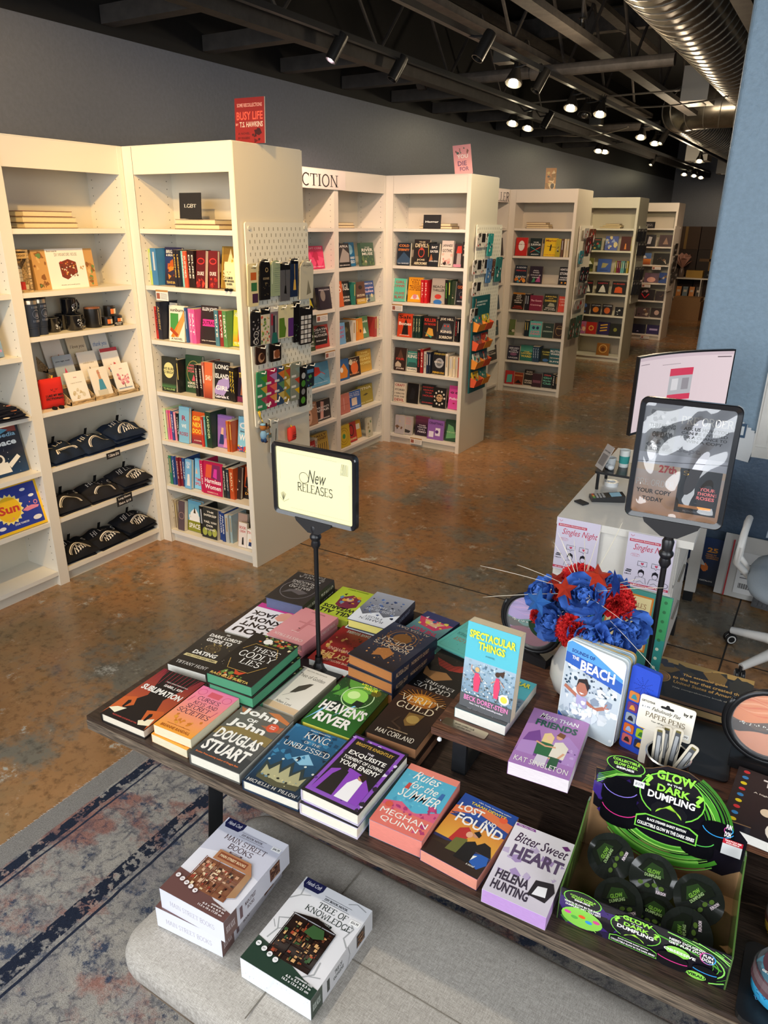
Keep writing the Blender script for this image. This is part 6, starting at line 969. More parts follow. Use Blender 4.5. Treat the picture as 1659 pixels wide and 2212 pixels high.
tb(-.457,1.140,TZ,.134,.2,.030,-3,'2a4a90',[('g','301f18','2c50a0'),('r',0,.3,1,.62,'e0a840','d88838'),('p','e0784a',(0,.62),(.4,.8),(1,.72),(1,.84),(.5,.9),(0,.78)),('p','2c50a0',(0,.66),(.5,.72),(1,.64),(1,.68),(.4,.78)),('d',.82,.86,.07,'e8603c'),('r',0,.0,1,.26,'32221a'),('p','3a2a1c',(0,.2),(.4,.3),(.55,.2)),('p','2c5cac',(.55,.2),(.95,.34),(1,.2),(.9,.1)),('p','f0f0e8',(.6,.2),(.8,.26),(.72,.14)),('p','201814',(.6,.3),(.78,.46),(.9,.44),(1,.3)),('p','b8302c',(.25,.3),(.3,.5),(.42,.56),(.52,.5),(.5,.4),(.4,.28)),('d',.5,.47,.055,'e0a888',1.2),('p','6a6a34',(.3,.16),(.34,.36),(.52,.4),(.6,.18)),('p','1c1614',(.48,.12),(.52,.36),(.64,.42),(.74,.36),(.74,.12)),('d',.6,.5,.05,'c89070',1.2),('p','1c1614',(.54,.52),(.6,.57),(.67,.53),(.66,.48)),('t','LOST',.06,.74,.5,.85,WH,'b'),('t','AND',.56,.7,.78,.76,WH,'b'),('t','FOUND',.14,.56,.96,.7,WH,'b'),('t','TARAH DEWITT',.2,.88,.84,.92,'f0d040'),('t','USA Today bestselling author',.3,.94,.9,.96,WH),('t','love will be',.02,.65,.2,.67,'201814'),('t','a novel',.72,.1,.86,.13,WH,'i')],'blue and orange paperback with embracing couple at sunset, front row',page='f0a088',edge='ee9c84',spine='28468c')
tb(-.315,1.121,TZ,.131,.2,.034,2,'d8d2e0',[('g','d0c8d4','ece8ee'),('n',24,6,['c0b0d0','e0dce4','a890c0'],.02,.3,.98,.8,.09),('p','8a4a98',(.02,.955),(.02,.99),(.34,.99),(.36,.955)),('t','The Hot Hits',.06,.963,.32,.982,WH,'i'),('t','Bitter Sweet',.1,.74,.96,.88,'3a2440','i'),('t','HEART',.14,.52,.96,.7,'5a4868','h'),('t','HELENA',.08,.2,.6,.32,'3a3040','h'),('t','HUNTING',.08,.06,.66,.18,'3a3040','h'),('p','2a2428',(.62,.16),(.66,.36),(.92,.4),(.98,.3),(.9,.14)),('p','f0eef2',(.68,.18),(.72,.3),(.86,.32),(.88,.2)),('p','6a3070',(.82,.9),(.9,.93),(.97,.89),(.9,.86))],'lilac paperback with ice skate, right end of front row beside the dumpling display',page='cfa8dc',edge='c49ad6')
# second row
tb(-1.45,1.378,TZ,.14,.22,.026,7,'2c2a28',[('g','1c1a1a','3c3832'),('t','THE',.46,.93,.56,.96,WH,'h'),("t","DARK LORD'S",.12,.82,.94,.9,WH,'h'),('t','GUIDE TO',.16,.7,.82,.79,WH,'h'),('d',.52,.56,.2,'5a4c34',.8),('o',.52,.56,.14,'2a2420',.02,.8),('o',.52,.56,.08,'2a2420',.02,.8),('n',16,3,['b09858','d8c078'],.15,.42,.95,.7,.025),('t','DATING',.2,.36,.8,.45,WH,'h'),('p','d8c890',(.08,.27),(.1,.33),(.92,.33),(.94,.27)),('t','AND OTHER WAR CRIMES',.14,.285,.88,.315,'2a2420'),('t','TIFFANY HUNT',.1,.08,.9,.15,WH,'s')],'dark grey paperback with white lettering and cream ribbon, left of second row',page='e8e4d8')
god=[('r',0,0,1,1,'1d1a18'),('n',34,8,['6a8a3c','8aa048','c8602c','e8d8b0','b04a30','4c6a38'],.25,.82,.98,.99,.05),('n',26,9,['6a8a3c','c8602c','d8c8a0','7a9040','a83a28'],.2,.02,.75,.14,.05),('d',.42,.88,.09,'e8e4dc'),('l','c8a050',.012,(.12,.62),(.25,.78),(.75,.78),(.9,.6)),('l','c8a050',.012,(.12,.38),(.25,.2),(.7,.2),(.9,.4)),('p','c84828',(.5,.12),(.42,.2),(.55,.17),(.68,.2),(.6,.12)),('t','THESE',.3,.62,.88,.73,WH,'s'),('t','GODLY',.16,.47,.9,.6,WH,'s'),('t','LIES',.34,.33,.76,.45,WH,'s'),('t','RACHELLE RAETA',.08,.01,.9,.055,'d8b860','b'),('n',5,2,['d8d0c0'],.04,.2,.2,.32,.01)]
for i,n in enumerate(('bottom','middle','top')): tb(-1.217+.003*(1-i),1.332-.004*i,TZ+.0365*i,.153,.232,.0355,3+1.5*(i-1),'1d1a18',god,'black hardcover with floral hexagon and green page edges, %s of the stack'%n,hard=True,edge='4a9870',page='4a9870')
tb(-1.093,1.362,TZ,.118,.204,.028,.6,'e6dccc',[('g','d8b890','ece6dc'),('r',0,.12,1,1,'e9e2d6'),('t','Theo of Golden',.12,.78,.88,.86,'3a342c','n'),('t','NEW YORK TIMES BESTSELLER',.2,.93,.8,.95,'8a8070'),('l','3a3430',.008,(.3,.28),(.5,.45),(.66,.66)),('p','4a443c',(.38,.38),(.42,.56),(.6,.68),(.7,.7),(.64,.54),(.5,.42)),('t','Allen Levi',.28,.13,.72,.18,'4a4238','n'),('t','a novel',.45,.24,.55,.26,'8a8070')],'cream paperback with a single feather, second row beside the sign foot',page='ddd0b8')
hv=[('g','2c6a28','1c3a20'),('n',10,3,['3a7a2c','54983c'],.0,.3,.98,.98,.3),('d',.5,.66,.24,'8ed45a'),('d',.45,.68,.12,'d0f4a0'),('o',.55,.66,.3,'c8e8b0',.02,1.1),('d',.8,.82,.1,'5a5a1c'),('n',60,5,['e8f4d0'],.02,.3,.98,.98,.006),('p','1c2a24',(.1,.3),(.08,.42),(.3,.5),(.45,.44),(.4,.3)),('p','1c2a24',(.55,.5),(.58,.6),(.74,.6),(.72,.48)),('p','8ac8f0',(.02,.04),(.16,.34),(.22,.34)),('p','8ac8f0',(.4,.2),(.62,.5),(.66,.5)),('t','DENNIS E.',.42,.9,.86,.955,'e8f048','h'),('t','TAYLOR',.5,.83,.8,.885,'e8f048','h'),("t","HEAVEN'S",.06,.28,.96,.46,WH,'h'),('t','RIVER',.14,.08,.86,.24,WH,'h')]
tb(-.93,1.371,TZ,.149,.238,.036,3.5,'2a5a28',hv,'green hardcover of spaceships with yellow patterned edges, second row',page='e8dc50',edge='ddd04c',hard=True)
vg=[('g','1c1410','3a2014'),('d',.5,.78,.3,'a86420',.7),('d',.5,.8,.18,'e8a030',.7)]+[('l','d89030',.008,(.5,.78),(.5+.48*math.cos(R(a)),.78+.2*math.sin(R(a)))) for a in range(0,181,12)]+[('t','VERITY',.08,.7,.92,.83,'f0dcb8','s'),('t','GUILD',.12,.56,.86,.68,'f0dcb8','s'),('p','7a5a2c',(.45,.52),(.75,.54),(.7,.34),(.55,.28),(.46,.36)),('d',.6,.42,.12,'a88848',1),('l','3a281c',.05,(.35,.4),(.3,.28),(.5,.22),(.55,.14)),('t','MAI CORLAND',.14,.05,.88,.13,'f0e4d0','s'),('t','NEW YORK TIMES BESTSELLING AUTHOR',.3,.16,.7,.175,'d8b890')]
tb(-.738,1.38,TZ,.142,.23,.032,2,'1a1412',vg,'dark hardcover with brown edges, lower of two beside the wooden riser',page='8a5c3c',edge='7c5236',hard=True)
tb(-.744,1.385,TZ+.034,.142,.23,.034,2.7,'241812',vg,'dark brown hardcover with golden sunburst and hourglass, upper of two',page='8a5c3c',edge='9a6a44',hard=True)
# third row (read from the far side)
tb(-1.428,1.607,TZ,.155,.209,.024,5,'f0ecee',[('r',0,0,1,1,'efebee'),('r',0,0,1,.14,'c83a90'),('t','KRISTINA BORTON',.2,.04,.8,.09,'3a1c30','h'),("t","YOU",.1,.78,.9,.94,'241c1c','h'),("t","DON'T",.08,.6,.9,.74,'241c1c','h'),('t','KNOW',.08,.42,.92,.56,'241c1c','h'),('t','JACK',.35,.22,.95,.38,'241c1c','h'),('p','e8a890',(.05,.12),(.06,.34),(.22,.4),(.36,.34),(.34,.18),(.2,.1))],'white paperback with bold brushed letters and magenta band, upside down',flip=True,page='e8e4d8')
pk=[('g','d88c90','e0989c'),('r',.2,.4,.7,.44,'c87c80'),('r',.42,.28,.5,.7,'c87c80'),('l','c0686c',.012,(.3,.2),(.55,.75)),('d',.5,.6,.03,'3a2a2c',.5),('t','OBSTETRIX',.1,.86,.9,.93,'f0d8d4','n'),('t','a novel',.4,.7,.6,.73,'f0d8d4'),('t','Naomi Kritzer',.3,.06,.7,.1,'8a4a50','n')]
tb(-1.272,1.612,TZ,.136,.2,.026,-1,'d0848a',pk,'pink hardcover, lower of two behind the floral hexagon stack',flip=True,page='e0b0a8',hard=True)
tb(-1.269,1.616,TZ+.0275,.136,.2,.026,1,'dc9096',pk,'pink hardcover with faint cross shape, upper of two',flip=True,page='e0b0a8',hard=True,spops=[('t','OBSTETRIX',.5,.3,.9,.7,'f0d0cc')])
tb(-1.10,1.615,TZ,.15,.215,.03,4,'8c1c1c',[('r',0,0,1,1,'8e1d1d'),('n',30,6,['c8984c','d8b060','7a1414'],.45,.3,.95,.9,.07),('t','BUSY LIFE',.1,.72,.9,.84,'d8b070','h'),('t','T.S. HAWKINS',.16,.58,.84,.66,'d8a890','b'),('t','SOME RECOLLECTIONS',.1,.88,.9,.93,'d8a890'),('t','BY DAVE EGGERS',.12,.08,.8,.15,'b8c0b8','b'),('n',14,3,['3a0c0c'],.1,.2,.5,.5,.04)],'dark red hardcover with gold ornament, upside down behind the sign pole',flip=True,page='f4f0e8',hard=True)
qu=[('g','3a4258','241c1c'),('n',50,6,['b87a40','8a5a30','d8985a'],.15,.12,.9,.5,.03),('d',.5,.3,.18,'9a6430'),('o',.5,.3,.26,'c88848',.014),('o',.5,.3,.32,'b07438',.008),('p','a86c38',(.32,.66),(.36,.84),(.5,.78),(.64,.84),(.68,.66),(.5,.58)),('n',30,9,['b87a40','d8985a'],.1,.55,.9,.88,.02),("t","NOBODY'S",.12,.5,.88,.58,'e8d0b0','s'),('t','QUEST',.14,.36,.86,.48,'e8d0b0','s'),('t','ALYSSA DAY',.14,.02,.86,.07,'e0c8a8','n')]
for i,n in enumerate(('bottom','middle','top')): tb(-.925+.004*i,1.582+.002*i,TZ+.0375*i,.158,.224,.0365,-3.6+2*(1-i),'2c3042',qu,'dark hardcover with copper beast design and orange edges, %s of stack'%n,flip=True,hard=True,edge='b8743c',page='b8743c',spops=[('t',"NOBODY'S QUEST",.4,.3,.8,.7,'d8b088'),('t','ALYSSA DAY',.06,.3,.34,.7,'d8b088')])
tb(-.775,1.66,TZ,.16,.245,.028,-4,'171414',[('r',0,0,1,1,'171414'),('t','RICHARD SWAN',.1,.05,.7,.1,WH,'b'),('p','c03a30',(.1,.3),(.2,.22),(.5,.34),(.9,.28),(.75,.42),(.5,.46),(.3,.42)),('p','a87848',(.3,.6),(.5,.52),(.8,.58),(.95,.5),(.85,.68),(.55,.74))]+[('l','171414',.008,(.35+.08*i,.26),(.45+.08*i,.46)) for i in range(6)]+[('t','GRAVE',.1,.84,.8,.94,WH,'s'),('t','EMPIRE',.1,.76,.7,.82,WH,'s'),('n',30,5,['e0d8c8'],.02,.1,.98,.9,.004)],'black hardcover with red and bronze beasts, upside down, partly under the riser edge',flip=True,hard=True,page='d8c8b0')
# back row
tb(-1.42,1.80,TZ,.15,.215,.065,6,'272324',[('r',0,0,1,1,'2a2627'),('o',.5,.55,.42,'6a6468',.02,1.1),('p','5c5658',(.2,.62),(.35,.72),(.6,.66),(.8,.76),(.7,.6),(.4,.56)),('d',.24,.22,.05,'a8a4a8'),('t','THE',.42,.54,.6,.58,'d8d0c8','s'),('t','BALLAD',.24,.46,.8,.53,'d8d0c8','s'),('t','OF FALLING',.22,.38,.8,.44,'d8d0c8','s'),('t','DRAGONS',.16,.28,.86,.36,'d8d0c8','s'),('t','SARAH A.',.16,.1,.86,.17,'b8b0a8','s'),('t','PARKER',.2,.02,.8,.08,'b8b0a8','s')],'thick black hardcover with dragon eye, far left corner of the table',flip=True,hard=True,edge='5a6080',page='8088a8',spops=[('t','THE BALLAD',.55,.3,.95,.8,'c8c0b8'),('t','SARAH A. PARKER',.05,.3,.42,.8,'c8c0b8')])
tb(-1.262,1.845,TZ,.14,.21,.03,4,'b8cc34',[('g','b8cc34','c0d440'),('p','7a2440',(.2,.3),(.15,.55),(.4,.7),(.7,.6),(.75,.35),(.5,.2)),('d',.48,.36,.1,'e0b080'),('n',14,5,['8a2c48','d8a030','5a8ab0','3a2018'],.2,.22,.8,.62,.07),('t','KILL ALL',.06,.78,.94,.9,'1c1c14','h'),('t','WIZARDS',.06,.64,.94,.75,'1c1c14','h'),('t','JEDEDIAH BERRY',.2,.02,.8,.06,'4a5a14')],'lime green paperback with red-robed figure, upside down in the back row',flip=True,page='c0cc58',edge='b0c040')
fr=[('g','a8acb8','1c2238'),('p','e8ecf4',(0,.55),(.3,.72),(.5,.6),(.8,.76),(1,.6),(1,1),(0,1)),('n',40,6,['2c4478','4a6aa8','16203a','8a9cc0'],.1,.15,.9,.7,.05),('t','RAMIEN',.2,.84,.8,.9,'3a4058','s'),('t','FROST',.28,.76,.72,.82,'3a4058','s'),('t','THE',.44,.62,.56,.66,'d8dce8','s'),('t','CURSE BEAST',.14,.52,.86,.6,'d8dce8','s'),('t','OF MAGIC',.2,.42,.8,.5,'d8dce8','s'),('t','a new novel',.3,.04,.7,.07,'a8b0c8')]
tb(-1.102,1.815,TZ,.144,.21,.032,2,'1d2334',fr,'navy hardcover with yellow edges, lower of two in the back row',flip=True,hard=True,edge='e8d868',page='e8d868')
tb(-1.098,1.820,TZ+.034,.144,.21,.032,4,'262e44',fr,'navy hardcover with blue misty forest cover, upper of two in back row',flip=True,hard=True,edge='efe27c',page='efe27c',spops=[('t','CURSE BEAST',.4,.3,.8,.7,'a8b0c8')])
tb(-.94,1.842,TZ,.128,.198,.032,-6,'2a2c58',[('g','7ab8b0','2a3468'),('r',0,.0,1,.22,'2a3468'),('p','d83a6a',(.0,.2),(.3,.5),(.8,.44),(1,.2)),('p','e8b890',(.2,.24),(.4,.4),(.7,.36),(.8,.24)),('n',16,5,['3a5a98','e8d858','d84a5a','f0e0d0'],.05,.18,.95,.5,.07),('t','JUST FOR',.12,.66,.88,.76,'c82858','h'),('t','THE PLOT',.12,.54,.88,.64,'c82858','h'),('t','MARTHA QUINN',.1,.88,.9,.94,WH,'n')],'teal and pink paperback of reclining readers, upside down in the back row',flip=True,page='d8888c',edge='c8706c')
tb(-.79,1.86,TZ,.14,.21,.036,-10,'5cc4bc',[('g','58beb6','66ccc4'),('l','3a9c96',.01,(.08,.06),(.92,.06),(.92,.94),(.08,.94),(.08,.06)),('n',40,5,['48aca4','7cd4cc'],.1,.1,.9,.9,.03),('t','THE LOST',.2,.6,.8,.7,'c86a4a','s'),('t','CARTOGRAPHER',.12,.46,.88,.54,'3a8c88','s'),('t','KENNEDY',.2,.1,.8,.16,'3a8c88','s')],'turquoise cloth-look hardcover, far end of the back row beside the sand picture',flip=True,hard=True,edge='68a8a8',page='68a8a8')
# ---- sign stands
def signstand(px_,py_,zb,z0,z1,w,rz,name,label,ops,ph,glass=False,base=(.16,.1),tilt=0):
    t=thing(name,label,'sign stand',(px_,py_,zb),R(rz)); h=z1-z0
    g=G(); g.prism(rr(-base[0]/2,-base[1]/2,base[0]/2,base[1]/2,.012),0.0006,.006,'17171a','plastic'); g.lathe([(.028,.006),(.018,.014),(.012,.03),(.011,.05)],16,'141416','plastic'); g.build('base',t)
    g=G(); g.tube([(0,0,.02),(0,0,z0-zb-.03)],.0068,12,'121214','plastic'); g.tube([(0,0,ph-zb),(0,0,z0-zb-.02)],.0105,12,'121214','plastic'); g.build('pole',t,smooth=40)
    latheobj('clamp',t,[(.009,-.035),(.014,-.025),(.0115,-.012),(.0165,-.004),(.0165,.002),(.012,.008),(.014,.03),(.011,.036)],'19191c','plastic',16,(0,0,ph-zb))
    g=G(); g.T=TR(0,0,z0-zb)@RX(90); g.prism([(-.062,.004),(-.058,-.006),(-.018,-.034),(.018,-.034),(.058,-.006),(.062,.004)],-.012,.012,'2a2a2c','plastic'); g.build('bracket',t)
    T=TR(0,0,z0-zb)@RX(90+tilt)
    g=G(); g.T=T; o1=rr(-w/2,0,w/2,h,.016,5); o2=rr(-w/2+.012,.012,w/2-.012,h-.012,.008,5); n=len(o1)
    V=[(a,b,-.008) for a,b in o1]+[(a,b,.006) for a,b in o1]+[(a*.985,h/2+(b-h/2)*.985,.009) for a,b in o1]+[(a,b,.006) for a,b in o2]
    V+=[(a,b,.0) for a,b in o2]
    g.add(V,[(k*n+i,k*n+(i+1)%n,(k+1)*n+(i+1)%n,(k+1)*n+i) for k in range(4) for i in range(n)],'1b1b1e','gloss'); g.poly(o1,'1b1b1e','plastic'); g.v[-n:]=[tuple(T@Vector((a,b,-.008))) for a,b in o1]; fr_=g.build('frame',t,smooth=25)
    g=G(); g.T=T@TR(-w/2+.011,.011,.0012); g.mat='print'; g.art(w-.022,h-.022,ops); g.build('poster',fr_)
    if glass:
        g=G(); g.T=T; rnd=random.Random(5)
        def f(u,v):
            x=(u-.5)*(w-.024); y=.012+v*(h-.024); e=min(1,8*u,8*(1-u),8*v,8*(1-v))
            return (x,y,.0035+e*(.0022*math.sin(9*u+5*math.sin(4*v))+.0016*math.sin(11*v+6*math.sin(5*u)+1)))
        g.grid(f,40,50,'ffffff','clearfilm'); g.build('plastic_cover',fr_,smooth=True)
    return t
m,nt,b=newmat('clearfilm'); tr=N(nt,'ShaderNodeBsdfTransparent'); gl=N(nt,'ShaderNodeBsdfGlossy'); gl.inputs['Roughness'].default_value=.04; mx=N(nt,'ShaderNodeMixShader'); lw_=N(nt,'ShaderNodeFresnel'); lw_.inputs[0].default_value=2.1
nt.links.new(lw_.outputs[0],mx.inputs[0]); nt.links.new(tr.outputs[0],mx.inputs[1]); nt.links.new(gl.outputs[0],mx.inputs[2]); nt.links.new(mx.outputs[0],nt.nodes['Material Output'].inputs[0])
LN='6a6a50'
signstand(-1.126,1.504,TZ,1.236,1.447,.279,0,'sign_stand','black pole stand with cream landscape New Releases sign, among the books',[('r',0,0,1,1,'f6edb6'),('l','b8b490',.003,(.05,.48),(.05,.92),(.8,.92)),('l','b8b490',.003,(.95,.62),(.95,.07),(.18,.07)),('t','New',.42,.52,.66,.72,'4a4a3c','i'),('o',.37,.58,.06,'4a4a3c',.006,1),('t','RELEASES',.28,.36,.74,.5,'3a3a30','s')]+[('l',LN,.003,(.84+.025*i,.74),(.84+.025*i+(.02 if i==0 else 0),.9),(.858+.025*i+(.02 if i==0 else 0),.9),(.858+.025*i,.74),(.84+.025*i,.74)) for i in range(4)]+[('l',LN,.003,(.03,.2),(.09,.14),(.16,.2))]+[('l',LN,.003,(.08,.16),(.05+.012*i,.3-.01*abs(i-3))) for i in range(7)],1.19)
signstand(-.232,1.66,.8855,1.378,1.655,.21,4,'sign_stand','black pole stand with portrait pre-order poster under shiny wrinkled plastic',[('r',0,0,1,1,'e8c8a8'),('r',0,.5,1,1,'b4b4ba','a0a0a6'),('r',0,.46,1,.56,'d0d0d8'),('r',0,0,1,.4,'e8a878','dcc8bc'),('l','202020',.006,(0,.47),(1,.53)),('r',.06,.56,.38,.96,'a8a8a8'),('n',34,4,['6a6a6c','d8d8d8','48484a'],.08,.6,.36,.92,.04),('t','THREADING',.08,.78,.37,.82,'202020','h'),('t','OF DAY',.12,.7,.34,.75,'202020','h'),('t','REBECCA YARROS',.07,.58,.37,.61,'202020','s'),('t','PRE-ORDER',.42,.84,.98,.91,WH,'s'),('t','ASK US HOW YOU',.46,.79,.94,.82,'202020'),('t','CAN BE ENTERED',.44,.755,.94,.78,'202020'),('t','FOR A CHANCE TO',.44,.72,.94,.745,'202020'),('t','WIN A COPY',.5,.685,.9,.71,'202020'),('t','Sept.',.42,.58,.7,.64,'8a8a90','h'),('t','27th',.26,.39,.46,.46,'d02828','h'),('t','PRE-ORDER',.02,.26,.46,.32,'f0e8e0','s'),('t','YOUR COPY',.04,.19,.44,.23,'201c18'),('t','TODAY',.12,.12,.36,.16,'201c18'),('r',.5,.06,.96,.46,'2a2a2e'),('t','S',.54,.4,.6,.44,'c8a050','s'),('t','YOUR',.74,.28,.92,.31,'c86868'),('t','THORNS',.72,.24,.94,.27,'c86868'),('t','ROSES',.72,.2,.92,.23,'c86868'),('r',.54,.11,.9,.135,'e89850'),('t','BLOOMSBURY',.6,.075,.86,.09,'8a8a90')],1.30,glass=True,tilt=-4)
# ---- wooden riser and what stands on it
RZ0=.885
t=thing('wooden_riser','brown wood riser shelf on dark metal legs on the table','riser',(-.638,1.292,TZ),R(1.2))
g=G(); g.box(0,1.1,0,.575,RZ0-TZ-.019,RZ0-TZ,mat='riser_wood'); g.build('shelf_board',t)
for x in (.045,1.03):
    g=G(); z=RZ0-TZ-.019
    for y in (.03,.52): g.box(x,x+.036,y,y+.012,0.0006,z,mat='black_steel')
    g.box(x,x+.036,.03,.532,0.0006,.006,mat='black_steel'); g.build('leg_frame',t)
sp=[('g','6c7c80','58bccc'),('r',0,.58,1,1,'5cc0d0'),('r',0,.16,1,.58,'7c98ac','a4bccc'),('n',150,3,['b8c8d0','6c8ca0','9cb4c0','c8d8dc','5c7484'],.02,.3,.98,.56,.03),('n',120,6,['e8e8e4','70787a','a8b0b0','4c5254'],.02,.16,.98,.36,.025),('r',0,0,1,.16,'5a5c5e'),('p','e0486c',(.25,.22),(.22,.36),(.25,.44),(.32,.44),(.36,.36),(.34,.22)),('d',.28,.48,.045,'d8b078',1.1),('l','d8a088',.015,(.24,.42),(.16,.47),(.17,.52)),('l','d8a088',.015,(.33,.42),(.4,.36)),('p','e0486c',(.64,.22),(.62,.36),(.65,.46),(.71,.46),(.74,.36),(.72,.22)),('d',.67,.5,.045,'4a3428',1.1),('p','4a3428',(.66,.52),(.8,.56),(.78,.48)),('l','d8a088',.015,(.64,.42),(.56,.38)),('l','d8a088',.015,(.72,.44),(.82,.38)),('t','SPECTACULAR',.06,.83,.94,.92,'f0ec3c','h'),('t','THINGS',.25,.72,.76,.81,'f0ec3c','h'),('t','A NOVEL',.4,.655,.58,.675,'4a8c98'),('t','BECK DOREY-STEIN',.08,.09,.94,.15,'f08ac0','b'),('t','New York Times bestselling author',.2,.05,.86,.075,'f0e8f0'),('d',.84,.24,.1,'f0f0e8'),('d',.84,.24,.065,'f0d850')]
tb(-.54,1.455,RZ0,.133,.2,.027,-1,'4c8c90',sp,'grey and aqua paperback lying flat on the riser under its standing copy',page='f4f0e4',edge='f4f0e4')
book(.133,.222,.03,'6c7c80',sp,label='aqua paperback of two girls wading, standing upright on the riser',group='books on the riser',M=TR(-.535,1.398,RZ0+.0285)@RZ(-2)@RX(84)@TR(0,.111,0),page='e8dcc4',edge='e0d0b0')
tb(-.365,1.349,RZ0,.133,.212,.034,5,'9a62ac',[('g','a878b8','b080b8'),('p','7c4c94',(0,.2),(.1,.55),(.26,.64),(.34,.5),(.4,.2)),('p','b48cc8',(.5,.2),(.52,.5),(.75,.66),(.98,.5),(.98,.2)),('n',14,6,['7c4c94','c8a8d8','5c3878'],.55,.2,.96,.5,.05),('p','b48cc8',(.02,.2),(.04,.4),(.3,.44),(.32,.2)),('p','2c6a40',(.32,.24),(.3,.42),(.42,.48),(.62,.44),(.64,.26),(.5,.22)),('p','ecd090',(.36,.46),(.36,.6),(.46,.64),(.54,.58),(.54,.46)),('d',.47,.55,.05,'f0c8a0',1.2),('p','ece4d0',(.56,.26),(.58,.5),(.7,.54),(.82,.46),(.8,.26)),('d',.62,.6,.055,'e0a880',1.2),('p','7a4c24',(.56,.62),(.6,.69),(.7,.67),(.69,.6)),('l','e0a880',.04,(.28,.44),(.45,.4),(.62,.42)),('l','e0a880',.04,(.78,.36),(.7,.24),(.5,.22)),('p','d8d0dc',(.36,.08),(.38,.24),(.56,.24),(.56,.08)),('p','2c5a38',(.58,.08),(.6,.26),(.74,.26),(.74,.08)),('t','More',.16,.85,.46,.95,WH,'i'),('t','THAN',.5,.85,.84,.92,'f4f0f4','b'),('t','FRIENDS',.14,.71,.86,.82,'2c5c4c','h'),('t','KAT SINGLETON',.06,.05,.94,.13,WH,'n')],'purple paperback of an embracing couple at a house, on the riser front edge',group='books on the riser',page='efe6e8',edge='ece2e6')
# sound book: standing, slightly open, with blue sound panel
BB=Matrix.Translation(Vector((-.318,1.452,RZ0)))
t=thing('sound_board_book','large board book with blue button panel and splashing child cover, standing','book',M=TR(-.318,1.462,RZ0+.001)@RZ(-10)@RX(87))
bw,bh=.148,.225
for i in range(7):
    g=G(); M_=TR(-bw/2,0,-.006-.0042*i)@RY(1.6*i-3) if i else TR(-bw/2,0,0)@RY(-3); g.T=M_; g.prism(rr(0,0,bw,bh,.014),-.003,0,['e8f0f0','e8f0f0','c8dce4','d8c088','a8c8d8','e0e8e8','c8a058'][i],'gloss')
    if i==0:
        g.k=2; g.T=M_; g.mat='gloss'; P=lambda q:q
        g.art(bw,bh,[('p','c8d4dc',(.02,.01),(.97,.01),(.99,.1),(.99,.7),(.5,.76),(.01,.8),(.01,.05)),('n',60,4,['f0f4f6','d8e0e4','aebcc8','8c9cb0','e4eaee'],.06,.06,.94,.74,.09),('n',50,7,['2c4458','3c5a70'],.06,.5,.94,.76,.03),('p','5ca4e0',(.01,.8),(.01,.96),(.08,.995),(.4,.97),(.98,.8),(.98,.76)),('p','3064c0',(.01,.74),(.01,.86),(.6,.83),(.99,.76),(.99,.64)),('t','SOUNDS OF',.1,.875,.5,.915,'24408c','h'),('t','THE',.12,.8,.24,.84,WH,'h'),('t','BEACH',.28,.71,.86,.83,WH,'h'),('d',.36,.5,.1,'b8745c',1.2),('p','2a1c1a',(.26,.5),(.28,.6),(.42,.64),(.48,.56),(.46,.5),(.4,.58),(.3,.57)),('p','f0f0f0',(.32,.46),(.36,.44),(.41,.46)),('l','b8745c',.06,(.3,.4),(.16,.44),(.06,.47)),('l','b8745c',.06,(.46,.38),(.62,.34),(.76,.4)),('p','b0a8d0',(.3,.28),(.28,.42),(.46,.42),(.48,.3)),('n',20,5,['f0f4f6','d8e4ec'],.2,.2,.7,.36,.07),('l','c08070',.02,(.76,.4),(.8,.46)),('l','c08070',.02,(.76,.4),(.84,.42)),('p','3064c0',(.3,.01),(.02,.03),(.01,.14))])
    g.build('cover' if i==0 else 'board_page',t)
g=G(); g.T=TR(bw/2+.004,0,-.016)@RY(-4); g.prism(rr(0,0,.066,.215,.008),-.012,0,'2c50c8','plastic'); g.k=2; g.mat='plastic'
for a in range(10):
    for r_ in range(1,6): g.poly(ell(.033+.0042*r_*math.cos(a*.628),.172+.0042*r_*math.sin(a*.628),.0008,.0008,0,360,6),'101c58')
spn=g.build('sound_panel',t)
for i,(x,y,c,c2) in enumerate([(.016,.128,'e88a40','3a98a8'),(.046,.12,'d82850','f0f0f0'),(.016,.1,'7a3c78','f0a040'),(.016,.072,'a8b4c0','2a2a38'),(.046,.072,'e0b030','3a6a40'),(.016,.044,'e8702c','a0b8e0'),(.046,.044,'a8c828','3a7a38'),(.016,.016,'d86a68','2a2428'),(.046,.016,'222c4c','f0a030')]):
    g=G(); g.T=TR(bw/2+.004,0,-.016)@RY(-4)@TR(x-.011,y,0); g.prism(rr(0,0,.024,.023,.004),0,.002,c,'plastic'); g.T=g.T@TR(0,0,.002); g.k=1; g.poly([(.005,.005),(.008,.015),(.013,.018),(.018,.012),(.019,.005)],c2,'plastic'); g.build('picture_button',spn)
# metal bookmark with a chain over the riser edge
t=thing('metal_bookmark','shiny metal ruler-like bookmark with crystal charm, at the riser left corner','bookmark',M=TR(-.567,1.329,RZ0+.0008)@RZ(-1))
g=G(); g.prism(rr(-.057,-.013,.057,.013,.004),0,.0012,'b8ac94','metal'); g.T=TR(-.057,-.013,.0012); g.k=1; g.text('BOOK LOVERS CLUB',.03,.014,.08,.019,'2a241c','b','matte'); g.text('til the end',.04,.006,.075,.011,'2a241c','i','matte'); g.build('plate',t)
g=G()
for i in range(12): z=-.004*i; g.ball((-.062-.0006*min(i,3),-.006,z+.001 if i<2 else z),.0015,6,4,'c8c8cc','metal')
ch_=g.build('chain',t); g=G(); g.ball((-.063,-.006,-.056),.006,8,6,'f0f4f8','gloss'); g.build('crystal_charm',ch_)
